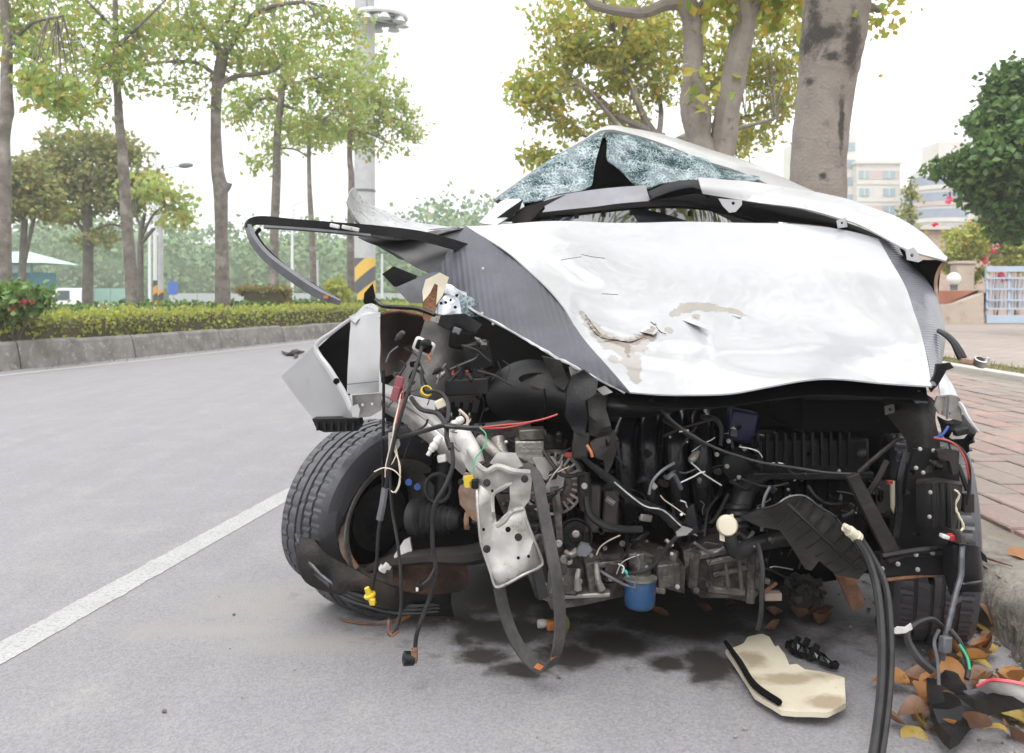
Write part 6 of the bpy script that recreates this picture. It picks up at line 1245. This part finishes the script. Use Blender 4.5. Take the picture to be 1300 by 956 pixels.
part('lamp_housing', psheet([[(1190, 528, 2.22), (1205, 534, 2.2), (1222, 530, 2.2), (1240, 548, 2.16)], [(1196, 548, 2.18), (1212, 546, 2.16), (1228, 548, 2.15), (1238, 552, 2.14)], [(1204, 566, 2.2), (1216, 572, 2.17), (1228, 576, 2.16), (1230, 562, 2.15)]], .006, 6, 6, crump=.02, cs=14), 'blk')
part('white_tag', plate([(1207, 556), (1212, 546), (1230, 544), (1228, 552), (1224, 557), (1210, 558)], 2.12, .005, cuts=1, crump=.006), 'whitep'); part('lamp_socket', pbox(1220, 548, 2.1, 18, 8, .02, rotm(0, -12, 0)), 'blk', bevel=.003)
part('rag_plastic', plate([(1188, 462), (1205, 460), (1211, 467), (1200, 470), (1192, 488), (1184, 498), (1180, 490), (1186, 476)], 2.14, .008, cuts=2, crump=.02, cs=18), 'blk_g')
wire('blue_wire', [(1186, 556, 2.13), (1196, 552, 2.12), (1204, 541, 2.12)], .0032, 'bluew'); wire('red_wire', [(1186, 556, 2.12), (1205, 560, 2.1), (1218, 570, 2.09), (1226, 585, 2.08), (1229, 600, 2.08), (1231, 612, 2.09)], .0026, 'red'); wire('harness', [(1188, 558, 2.12), (1208, 562, 2.1), (1222, 572, 2.09), (1230, 590, 2.08), (1231, 615, 2.09), (1228, 640, 2.1)], .0042, 'rubber_hose')
wire('tyre_hose', [(1216, 590, 2.11), (1222, 605, 2.1), (1228, 622, 2.1)], .007, 'rubber_hose'); wire('bay_cable', [(1090, 600, 2.2), (1110, 582, 2.2), (1136, 560, 2.22), (1140, 553, 2.24)], .006, 'blk_d'); wire('bay_cable', [(1098, 632, 2.2), (1112, 612, 2.19), (1126, 585, 2.2)], .008, 'blk_d')
bc = wire('battery_cable', [(1192, 420, 2.5), (1202, 426, 2.46), (1211, 435, 2.43), (1218, 447, 2.41), (1222, 455, 2.4)], [.008, .009, .010, .013, .013], 'rubber_hose', label='battery cable sticking out with a bare terminal')
part('cable_lug', pbox(1227, 459, 2.39, 14, 7, .02, rotm(0, 10, 0)), 'rustpale', bc, bevel=.003)
part('battery_clamp', lathe([(.013, -.01), (.017, -.01), (.018, .01), (.013, .011), (.013, -.01)], at(1244, 460, 2.39), (.1, -.5, 1), 20, False), 'steel', bc); part('clamp_bolt', ptube([(1252, 462, 2.385), (1254, 454, 2.38)], [.011, .006], n=8, k=1), 'steel', bc)
M['loom'] = mat('loom_tape', (.045, .046, .052), .5, c2=(.08, .082, .09), ns=40, nlo=.45, nhi=.6)
# hanging loom at the lower right
lm = wire('hanging_loom', [(1222, 690, 2.0), (1221, 705, 1.98), (1220, 730, 1.97), (1213, 755, 1.95), (1206, 785, 1.93), (1200, 812, 1.92), (1196, 838, 1.92)], [.0065, .006, .007, .006, .006, .007, .006], M['loom'])
part('loom_wrap', ptube([(1214, 676, 2.02), (1220, 682, 2.0), (1222, 692, 1.99)], .010, n=8, rough=.15), 'blk_d', lm); part('red_connector', pbox(1208, 682, 2.02, 9, 8, .02), 'red', lm, bevel=.002); part('pin_clip', pbox(1199, 681, 2.02, 9, 5, .02, rotm(0, 15, 0)), 'whitep', lm, bevel=.002)
part('grey_connector', box(at(1200, 818, 1.90), (.024, .018, .036), rotm(0, 6, 20)), 'grey', lm, bevel=.003)
wire('loom_branch', [(1196, 795, 1.93), (1184, 786, 1.91), (1170, 788, 1.89), (1156, 796, 1.87), (1151, 802, 1.86), (1155, 818, 1.85), (1168, 838, 1.83), (1184, 852, 1.82)], [.005, .006, .006, .007, .008, .008, .009, .009], 'rubber_hose', lm)
part('white_tag', plate([(1132, 801), (1140, 796), (1150, 797), (1157, 792), (1159, 799), (1150, 804), (1137, 805)], 1.85, .004, cuts=1, crump=.004), 'whitep', lm)
wire('loom_branch', [(1206, 800, 1.91), (1216, 812, 1.9), (1224, 828, 1.89), (1229, 845, 1.88), (1227, 862, 1.86)], .006, 'rubber_hose', lm); wire('green_wire', [(1218, 818, 1.89), (1228, 835, 1.88), (1231, 850, 1.87)], .003, 'green', lm); wire('loom_branch', [(1192, 800, 1.92), (1186, 815, 1.9), (1190, 838, 1.88), (1192, 870, 1.85)], .004, M['loom'], lm)

# --- right wing folded up, cowl, screen, roof
rw = part('front_wing', psheet([[(886, 226, 3.36), (960, 232, 3.36), (1050, 246, 3.28), (1120, 268, 3.14), (1172, 297, 2.99), (1203, 325, 2.88)], [(889, 236, 3.30), (960, 244, 3.30), (1048, 259, 3.2), (1112, 279, 3.06), (1166, 308, 2.92), (1203, 327, 2.84)], [(892, 246, 3.3), (955, 256, 3.28), (1045, 271, 3.16), (1104, 291, 3.02), (1156, 318, 2.88), (1201, 331, 2.82)]], .006, 7, 6, crump=.008, cs=7), 'white', label='white wing lifted into an arch above the bonnet')
part('wing_tab', plate([(912, 252), (942, 254), (942, 260), (934, 269), (926, 270), (918, 262)], 3.24, .004, [circ(931, 258, 2.2)]), 'white', rw); part('wing_tab', plate([(1150, 318), (1160, 314), (1172, 330), (1166, 333), (1152, 330)], 2.86, .004, [circ(1158, 324, 2.4)]), 'white', rw)
part('wing_tab', plate([(1062, 280), (1074, 276), (1076, 288), (1064, 290)], 3.1, .004, [circ(1069, 283, 1.6)]), 'white', rw)
part('wing_inner', psheet([[(1142, 316, 2.96), (1165, 330, 2.9), (1201, 331, 2.85)], [(1158, 345, 2.98), (1175, 350, 2.92), (1193, 345, 2.88)], [(1180, 372, 2.96), (1184, 374, 2.92), (1189, 378, 2.88)], [(1190, 392, 2.9), (1191, 394, 2.88), (1193, 396, 2.86)]], .006, 6, 6), 'blk_m', rw)
part('wing_return', ptube([(1200, 331, 2.84), (1192, 343, 2.85), (1188, 360, 2.86), (1190, 385, 2.85)], .006, n=6), 'rustpale', rw)
part('cowl', psheet([[(800, 252, 3.56), (840, 240, 3.54), (880, 233, 3.50), (940, 248, 3.46), (1010, 264, 3.40), (1085, 286, 3.26), (1140, 312, 3.1)], [(812, 262, 3.46), (850, 254, 3.42), (900, 258, 3.38), (950, 262, 3.36), (1020, 276, 3.3), (1085, 292, 3.18), (1140, 322, 3.04)], [(820, 264, 3.44), (870, 262, 3.40), (920, 272, 3.36), (980, 280, 3.32), (1040, 286, 3.26), (1090, 300, 3.16), (1135, 330, 3.04)]], .01, 6, 6), 'blk_m')
part('cowl_flare', psheet([[(823, 243, 3.44), (850, 232, 3.42), (880, 228, 3.38), (890, 232, 3.34)], [(828, 252, 3.40), (852, 243, 3.38), (878, 238, 3.34), (896, 244, 3.3)], [(824, 256, 3.44), (855, 250, 3.42), (885, 246, 3.38), (900, 252, 3.34)]], .006, 6, 6), 'blk', label='black curved cowl end beside the lifted wing')
part('dash_strip', psheet([[(688, 258, 3.46), (700, 250, 3.48), (760, 240, 3.5), (820, 235, 3.5)], [(692, 264, 3.44), (705, 259, 3.45), (765, 252, 3.46), (822, 244, 3.46)], [(686, 272, 3.42), (720, 268, 3.43), (780, 259, 3.44), (826, 255, 3.44)]], .008, 6, 6), mat('scuttle_grey', (.20, .20, .22), .35, c2=(.15, .15, .165), ns=6), label='grey scuttle strip below the broken windscreen')
part('scuttle_edge', psheet([[(684, 270, 3.42), (740, 264, 3.42), (830, 256, 3.41), (900, 258, 3.39), (980, 276, 3.34)], [(682, 276, 3.40), (740, 270, 3.40), (830, 262, 3.39), (900, 265, 3.37), (975, 284, 3.32)], [(684, 280, 3.42), (740, 273, 3.42), (830, 265, 3.41), (900, 268, 3.39), (970, 286, 3.34)]], .006, 6, 6), 'blk_m')
for k, x in enumerate((702, 732, 766, 802, 842, 876)): part('scuttle_clip', pbox(x, 276 - k * 2.2 + (6 if k > 4 else 0), 3.38, 5, 7, .02), 'blk_m', smooth=False)
part('screen_base', psheet([[(676, 279, 3.50), (740, 271, 3.54), (830, 262, 3.56), (900, 266, 3.52), (945, 285, 3.46)], [(672, 296, 3.3), (740, 296, 3.34), (830, 296, 3.36), (900, 296, 3.34), (955, 296, 3.3)]], .006, 6, 5, crump=.02, cs=5), 'winglass', label='lower strip of windscreen glass above the bonnet')
part('screen_pillar', psheet([[(608, 282, 3.36), (628, 262, 3.42), (640, 254, 3.46), (660, 252, 3.5)], [(614, 284, 3.3), (636, 270, 3.36), (650, 262, 3.4), (664, 258, 3.46)], [(630, 286, 3.28), (642, 278, 3.32), (656, 268, 3.38), (666, 262, 3.44)]], .006, 5, 5), 'white'); part('pillar_trim', plate([(624, 282), (645, 266), (664, 253), (660, 265), (644, 281)], 3.33, .02, cuts=1, crump=.01), 'blk'); part('pillar_trim', plate([(642, 281), (668, 262), (718, 247), (690, 262), (672, 282)], 3.36, .02, cuts=1, crump=.01), 'blk_d')
SCR1 = [[(632, 252, 3.56), (668, 225, 3.66), (705, 200, 3.74), (740, 180, 3.80), (768, 167, 3.84)], [(640, 256, 3.54), (672, 236, 3.62), (708, 215, 3.69), (740, 196, 3.74), (762, 184, 3.78)], [(652, 257, 3.52), (680, 246, 3.58), (712, 234, 3.63), (738, 222, 3.67), (755, 212, 3.70)], [(664, 256, 3.50), (688, 252, 3.53), (712, 247, 3.56), (738, 240, 3.60), (752, 234, 3.63)]]
SCR2 = [[(768, 167, 3.84), (800, 172, 3.90), (840, 184, 3.94), (890, 202, 3.96), (930, 214, 3.96), (965, 224, 3.94)], [(771, 186, 3.80), (802, 190, 3.85), (842, 200, 3.88), (888, 211, 3.9), (928, 219, 3.91), (962, 226, 3.9)], [(773, 206, 3.75), (804, 212, 3.78), (842, 216, 3.80), (885, 220, 3.84), (925, 224, 3.86), (955, 228, 3.86)], [(792, 220, 3.68), (812, 238, 3.66), (842, 232, 3.72), (880, 227, 3.78), (920, 228, 3.81), (948, 231, 3.82)]]
ws = part('windscreen', psheet(SCR1, .006, 7, 7, crump=.02, cs=9), 'crack', label='left half of the shattered windscreen'); part('windscreen', psheet(SCR2, .006, 7, 7, crump=.02, cs=9), 'crack', label='right half of the shattered windscreen')
part('cabin_lining', psheet([[(640, 262, 3.9), (760, 176, 4.15), (860, 196, 4.25), (990, 240, 4.2)], [(660, 275, 3.75), (760, 240, 3.95), (860, 240, 3.98), (985, 262, 3.9)], [(680, 290, 3.6), (760, 290, 3.7), (860, 290, 3.7), (980, 290, 3.65)]], .01, 5, 5), 'blk_m')
part('screen_hole_shade', plate([(752, 236), (758, 206), (764, 186), (771, 176), (775, 196), (782, 216), (806, 233)], 3.86, .02, cuts=1, crump=.03), 'blk_m')  # black plate stands in for the shade in the windscreen hole
part('roof', psheet([[(630, 255, 3.62), (668, 227, 3.72), (705, 202, 3.80), (740, 182, 3.86), (768, 168, 3.88), (800, 173, 3.91), (842, 186, 3.95), (892, 206, 3.97), (936, 220, 3.96), (990, 243, 3.90), (1040, 256, 3.80)],
              [(628, 256, 3.7), (670, 227, 3.82), (707, 202, 3.9), (742, 181, 3.97), (772, 163, 4.02), (806, 167, 4.10), (850, 177, 4.16), (902, 195, 4.18), (948, 210, 4.16), (1008, 236, 4.06), (1044, 252, 3.94)],
              [(640, 262, 3.95), (674, 238, 4.05), (705, 214, 4.15), (740, 194, 4.22), (772, 176, 4.35), (805, 174, 4.5), (850, 182, 4.6), (905, 198, 4.62), (955, 213, 4.6), (1010, 240, 4.45), (1040, 252, 4.1)],
              [(664, 264, 4.4), (690, 250, 4.6), (720, 238, 4.8), (750, 230, 4.9), (785, 226, 5.0), (815, 224, 5.0), (855, 224, 5.0), (900, 228, 4.95), (940, 234, 4.9), (985, 250, 4.7), (1010, 262, 4.5)]], .012, 6, 6), 'white')

# --- small broken bits, loose wires and grime parts packed into the engine bay
part('dark_backing', plate([(1070, 500), (1150, 505), (1156, 560), (1142, 720), (1080, 720), (1060, 600)], 2.72, .01, cuts=2, crump=.03), 'blk_m')  # black sheet added behind the gap so it reads as deep shade
part('dark_backing', plate([(600, 470), (760, 540), (1080, 540), (1080, 735), (980, 745), (860, 705), (700, 690), (610, 640)], 2.78, .01, cuts=2, crump=.03), 'blk_m')  # black backing sheet across the bay, standing in for its shaded depth
q_ = random.Random(21)
def inside(): 
    while True:
        x, y = q_.uniform(640, 1105), q_.uniform(545, 745)
        if y > 705 and x > 975: continue
        return x, y
for k in range(70):
    x, y = inside(); d = q_.uniform(2.22, 2.46); a = q_.uniform(0, 6.3); l = q_.uniform(25, 85); c = q_.uniform(-.6, .6)
    pts = [(x + math.cos(a + c * t) * l * t, y + abs(math.sin(a + c * t)) * l * t * .5 * (1 if q_.random() < .7 else -1) + 8 * math.sin(t * 3) , d + q_.uniform(-.03, .03)) for t in (0, .33, .66, 1)]
    part('loose_wire', ptube(pts, q_.choice([.0022, .003, .0042, .006]), n=6, k=4), q_.choice(['blk_g', 'rubber_hose', 'rubber_hose', 'blk', 'blk_d', 'grey']))
def fitting(x, y, d, s, m):
    """a clip, cover or short ribbed sleeve, one at a time"""
    w = s / F * d; a = (q_.uniform(-1, 1), q_.uniform(-1, -.1), q_.uniform(-1, 1)); t = q_.random()
    if t < .35: vf = box(at(x, y, d), (w * q_.uniform(.8, 2.2), w * q_.uniform(.5, 1.2), w * q_.uniform(.5, 1.3)), rotm(q_.uniform(-30, 30), q_.uniform(-40, 40), q_.uniform(-40, 40))); part('clip', vf, m, bevel=w * .12)
    elif t < .7: part('sleeve', sensor_at(x, y, d, a, w * 2.4, w * .55), m)
    else: part('bracket', plate([(x + s * q_.uniform(.7, 1.1) * math.cos(i * .63), y + s * q_.uniform(.4, .9) * math.sin(i * .63)) for i in range(10)], d, .004, [circ(x, y, s * .22, 7)], cuts=1, crump=.012, cs=30, seed=s), m, ang=50)
def sensor_at(x, y, d, a, L_, r): return sensor(x, y, d, a, L_, r)
for k in range(95):
    x, y = inside(); fitting(x, y, q_.uniform(2.24, 2.48), q_.uniform(3.5, 10), q_.choice(['blk', 'blk_g', 'blk_d', 'blk_g', 'engine', 'blk_d', 'alu']))
for k in range(60):
    x, y = inside(); a = q_.uniform(0, 6.3); l = q_.uniform(15, 60); d = q_.uniform(2.2, 2.4)
    part('loose_wire', ptube([(x + math.cos(a) * l * t + 5 * math.sin(4 * t + k), y + math.sin(a) * l * t * .6 + 10 * t * t, d) for t in (0, .3, .6, 1)], q_.choice([.0012, .0016, .0022]), n=5, k=4), q_.choice(['blk_g', 'grey', 'rubber_hose', 'wirew', 'blk_d', 'steel']))
for k in range(46):
    x, y = inside(); d = q_.uniform(2.2, 2.36)
    part('screw', bolt(x, y, d, q_.uniform(1.2, 3), (q_.uniform(-.6, .6), -1, q_.uniform(-.3, .7))), q_.choice(['steel', 'alu', 'blk_g', 'engine']))
for k in range(20): fitting(q_.uniform(500, 625), q_.uniform(425, 545), q_.uniform(2.36, 2.5), q_.uniform(3, 8), q_.choice(['blk', 'blk_g', 'blk_d', 'engine', 'bay', 'alu']))
for k in range(22):
    x, y = q_.uniform(495, 640), q_.uniform(430, 560); d = q_.uniform(2.26, 2.44); a = q_.uniform(0.3, 2.8); l = q_.uniform(20, 60)
    part('loose_wire', ptube([(x + math.cos(a) * l * t + 6 * math.sin(5 * t), y + math.sin(a) * l * t, d) for t in (0, .3, .6, 1)], q_.choice([.0016, .0025, .0035, .0045]), n=6, k=4), q_.choice(['blk_g', 'rubber_hose', 'rubber_hose', 'blk_d', 'wirew']))
for k in range(24):
    x, y = q_.uniform(1100, 1235), q_.uniform(505, 735)
    if not (1182 < x and y < 560): fitting(x, y, q_.uniform(2.12, 2.3), q_.uniform(3, 8), q_.choice(['blk', 'blk_g', 'blk_d', 'blk_m']))
for pp, r in (([(846, 378), (862, 381), (885, 384), (912, 389), (930, 396), (946, 403)], .0016), ([(880, 402), (890, 408), (897, 418)], .0012), ([(826, 408), (832, 414), (838, 421), (846, 424)], .0016), ([(748, 415), (762, 428), (782, 432), (800, 434), (818, 428)], .0014), ([(742, 398), (752, 412), (762, 424)], .001)):
    part('paint_crack', ptube([(x, y, bd(x, y) - .0055) for x, y in pp], [r * .4, r, r * 1.2, r * .4], n=4, k=6, rough=.5), 'blk_m', bon)
# ------------------------------------------------------------------ debris on the road and in the gutter
def flat(outline, z, th, cuts=2, crump=.006, cs=14, holes=(), tilt=None, seed=0.):
    bm = bmesh.new(); es = []
    for loop in [outline] + list(holes):
        vs = [bm.verts.new(gd(px, py, z)) for px, py in loop]
        es += [bm.edges.new((vs[i], vs[(i + 1) % len(vs)])) for i in range(len(vs))]
    bmesh.ops.triangle_fill(bm, use_beauty=True, edges=es)
    if cuts: bmesh.ops.subdivide_edges(bm, edges=bm.edges[:], cuts=cuts, use_grid_fill=True); bmesh.ops.triangulate(bm, faces=bm.faces[:])
    for f in bm.faces:
        f.normal_update()
        if f.normal.z < 0: f.normal_flip()
    for v in bm.verts:
        v.co.z += crump * mnoise.noise(v.co * cs + Vector((seed, 0, 0)))
        if tilt: v.co.z += tilt(v.co)
    ext = bmesh.ops.extrude_face_region(bm, geom=list(bm.faces))
    for g in ext['geom']:
        if isinstance(g, bmesh.types.BMVert): g.co.z -= th
    bmesh.ops.recalc_face_normals(bm, faces=bm.faces[:]); bm.verts.index_update()
    r = np.array([tuple(v.co) for v in bm.verts]), [tuple(v.index for v in f.verts) for f in bm.faces]; bm.free(); return r
blotch(M['cream'], [(gd(1000, 850, .06), (.10, .03, 1)), (gd(955, 825, .06), (.03, .05, 1)), (gd(1050, 880, .06), (.05, .03, 1))], (.33, .27, .19), 18, .7, .8)
pn = thing('plastic_debris', tuple(gd(980, 850, 0)), 'cream coloured broken plastic panel lying on the road beside the thick hoses', 'panel')
mk('panel_face', flat([(921, 813), (944, 806), (949, 800), (968, 798), (977, 802), (984, 812), (988, 811), (996, 822), (1002, 836), (1012, 836), (1022, 842), (1040, 845), (1072, 856), (1074, 884), (1050, 896), (992, 890), (958, 868)], .055, .012, holes=[[(926, 816), (935, 813), (931, 819)]], tilt=lambda c: .06 * (c.x - 1.0)), M['cream'], pn, ang=50)
mk('panel_edge_shade', tube([gd(x, y, .045) for x, y in ((921, 815), (940, 842), (958, 870), (990, 892))], [.006, .009, .009, .008], n=6, k=4), M['blk_m'], pn)  # black tube draws the shadowed under-edge of the panel
bs = thing('plastic_strip', tuple(gd(1028, 832, 0)), 'short black ribbed plastic strip behind the cream panel', 'debris')
mk('strip_body', tube([gd(x, y, .02) for x, y in ((1000, 818), (1018, 826), (1036, 834), (1062, 846))], [.012, .018, .014, .010], n=7, rough=.35, k=6), M['blk_g'], bs, smooth=False)
for q in ((1010, 822), (1022, 824), (1034, 832)): mk('strip_tooth', box(gd(q[0], q[1] - 4, .03), (.012, .012, .045), rotm(10, 20, 30)), M['blk'], bs, smooth=False)
oc = thing('orange_clip', tuple(gd(700, 789, 0)), 'small orange plastic clip with a white collar on the road under the belt loop', 'debris')
p = gd(704, 793, .02); mk('clip_body', box(p, (.05, .03, .03), rotm(0, 0, 14)), M['orange'], oc, bevel=.006)
mk('clip_collar', lathe([(0, -.014), (.012, -.014), (.014, 0), (.010, .014), (0, .014)], p + Vector((-.036, 0, .003)), (1, .2, 0), 12, False), M['whitep'], oc)
wsd = thing('plastic_shard', tuple(gd(1280, 855, 0)), 'white plastic shard with a red rim among the gutter leaves', 'debris')
mk('shard_face', shell(grid([[gd(1243, 868, .10), gd(1270, 866, .13), gd(1300, 872, .13), gd(1340, 890, .11)], [gd(1240, 873, .08), gd(1268, 878, .10), gd(1300, 888, .10), gd(1342, 905, .08)], [gd(1252, 888, .05), gd(1276, 895, .06), (gd(1304, 905, .06)), gd(1345, 925, .05)]], 5, 5), .01), M['whitep'], wsd)
mk('shard_rim', tube([gd(1241, 871, .10), gd(1256, 864, .122), gd(1272, 864, .136), gd(1302, 870, .136), gd(1340, 888, .116)], .004, n=6), mat('pink_red', (.65, .10, .12), .4), wsd)
bf = thing('plastic_debris', tuple(gd(1225, 880, 0)), 'broken black plastic frame lying under the hanging loom in the leaves', 'debris')
mk('frame_plate', flat([(1176, 862), (1212, 852), (1226, 872), (1240, 900), (1206, 930), (1184, 905)], .07, .03, 2, .03, 16), M['blk'], bf, ang=20)
mk('frame_bar', tube([gd(1228, 905, .04), gd(1262, 893, .07), gd(1310, 885, .10)], [.018, .022, .02], n=4, k=3), M['blk_d'], bf, ang=20)
mk('frame_bar', tube([gd(1226, 885, .06), gd(1246, 884, .06), gd(1262, 886, .06)], [.014, .018, .014], n=4, k=3), M['grey'], bf, ang=20)
fs = thing('wire_scrap', tuple(gd(374, 448, 0)), 'black twisted scrap lying on the open road lane', 'debris')
mk('scrap_body', tube([gd(358, 446, .02), gd(366, 450, .03), gd(374, 446, .06), gd(380, 447, .03), gd(386, 446, .02)], [.01, .03, .045, .03, .01], n=6, rough=.4, k=4), M['blk_d'], fs)
mk('scrap_end', tube([gd(370, 449, .02), gd(376, 452, .02), gd(374, 455, .01)], [.02, .03, .01], n=6, rough=.3), M['blk_d'], fs)
tg_ = [('twig', [(432, 786), (455, 791), (480, 792), (500, 791)], .004, 'rust', 'thin brown twig under the burst tyre'), ('twig', [(1248, 707), (1266, 713), (1286, 719)], .004, 'rust', 'thin reddish twig lying across the kerb top')]
for nm, pp, r, mm, lb in tg_: tag(mk(nm, tube([gd(x, y, .006 if y > 740 else .156) for x, y in pp], [r, r * .9, r * .4], n=5), M[mm]), lb, 'twig')
# fallen leaves: each its own object
LC = {'orange': [(.30, .125, .035), (.36, .17, .05)], 'yellow': [(.36, .25, .05), (.30, .20, .05)], 'brown': [(.16, .08, .045), (.24, .14, .09)], 'green': [(.18, .17, .05)]}
lm_ = {k: mat('fallen_leaf_' + k, v[0], .5, c2=v[-1], ns=14, c3=tuple(x * .45 for x in v[0]), n3=28, lo3=.58, hi3=.7, transl=.25) for k, v in LC.items()}
def leafmesh(s):
    q = random.Random(s); V, Fc = [], []; n = 6; cu = q.choice((-1, 1)) * q.uniform(.5, 1.9); fo = q.uniform(.2, .9)
    for i in range(n + 1):
        t = i / n; w = .36 * math.sin(math.pi * min(1, t * .96 + .03)) ** .8 * (1.05 - .45 * t); a = cu * t
        cxp, czp = math.sin(a) / (cu or 1), (1 - math.cos(a)) / (cu or 1)
        for sgn in (-1, 0, 1): V.append((sgn * w, cxp if abs(cu) > .05 else t, czp + abs(sgn) * w * fo + q.uniform(-.015, .015)))
    for i in range(n):
        for j in range(2): k = i * 3 + j; Fc.append((k, k + 1, k + 4, k + 3))
    me = bpy.data.meshes.new('fallen_leaf'); me.from_pydata(V, [], Fc); me.polygons.foreach_set('use_smooth', [True] * len(me.polygons)); return me
lmesh = {k: [] for k in lm_}
for k in lm_:
    for s in range(4):
        me = leafmesh(s * 7 + len(k)); me.materials.append(lm_[k]); lmesh[k].append(me)
def put(px, py, z, sz, col, rx, ry, rz, label, group=None):
    o = bpy.data.objects.new('fallen_leaf', lmesh[col][rnd.randrange(4)]); COL.objects.link(o); o.location = gd(px, py, z); o.scale = (sz,) * 3
    o.rotation_euler = (math.radians(rx), math.radians(ry), math.radians(rz)); tag(o, label, 'leaf', group)
put(530, 775, .012, .10, 'yellow', 6, 4, -75, 'olive yellow leaf half under the burst tyre')
put(503, 793, .010, .10, 'orange', 8, 14, -62, 'curled orange yellow leaf on the road right of the twig')
put(716, 806, .010, .07, 'green', 30, 10, 20, 'small yellow green leaf on the road beside the belt loop')
put(1278, 702, .158, .10, 'orange', 5, 20, -110, 'single orange leaf on the kerb top at the right edge')
put(1258, 792, .03, .12, 'brown', 60, 20, 30, 'tall brown leaf standing against the kerb face by the tyre')
ORD = ['leftmost'] + [x + ' from left' for x in ('second', 'third', 'fourth', 'fifth', 'sixth', 'seventh', 'eighth', 'ninth', 'tenth', 'eleventh', 'twelfth', 'thirteenth', 'fourteenth', 'fifteenth', 'sixteenth')]
pile = []
for k in range(70):
    py = rnd.uniform(806, 935); px = rnd.uniform(1136 + max(0, (850 - py)) * 1.2, 1262 + (py - 800) * .55)
    if rnd.random() < .25: px, py = rnd.uniform(1215, 1262), rnd.uniform(792, 840)
    pile.append((px, py, rnd.choice(['orange', 'yellow', 'brown', 'brown', 'yellow', 'brown', 'orange'])))
pile.sort(); cnt = {}
for px, py, col in pile:
    row = 0 if py < 826 else 1 if py < 852 else 2 if py < 880 else 3; i = cnt.get((col, row), 0); cnt[col, row] = i + 1
    put(px, py, rnd.uniform(.006, .05), rnd.uniform(.055, .10), col, rnd.uniform(-22, 30), rnd.uniform(-28, 28), rnd.uniform(0, 360),
        '%s leaf, %s of those %s' % (col, ORD[i], ['by the tyre behind the gutter pile', 'in the middle of the gutter pile', 'towards the front of the gutter pile', 'at the bottom of the gutter pile'][row]), '%s leaves in the gutter pile' % col)
under = sorted((rnd.uniform(840, 1130), rnd.uniform(755, 800)) for k in range(12))
for i, (px, py) in enumerate(under):
    put(px, py, .01, rnd.uniform(.06, .09), 'brown', rnd.uniform(-10, 25), rnd.uniform(-25, 25), rnd.uniform(0, 360), 'dark brown leaf in the shade under the wreck, ' + ORD[i], 'brown leaves under the wreck')
# ------------------------------------------------------------------ air
hz = bpy.data.materials.new('haze'); hz.use_nodes = True; n = hz.node_tree.nodes; L = hz.node_tree.links; n.remove(n['Principled BSDF'])
vp = n.new('ShaderNodeVolumePrincipled'); vp.inputs['Color'].default_value = (.97, .98, 1, 1); vp.inputs['Density'].default_value = .0017; vp.inputs['Anisotropy'].default_value = .2
L.new(vp.outputs[0], n['Material Output'].inputs['Volume'])
mk('haze', box((0, 105, 18), (560, 230, 41)), hz, smooth=False, kind='stuff')
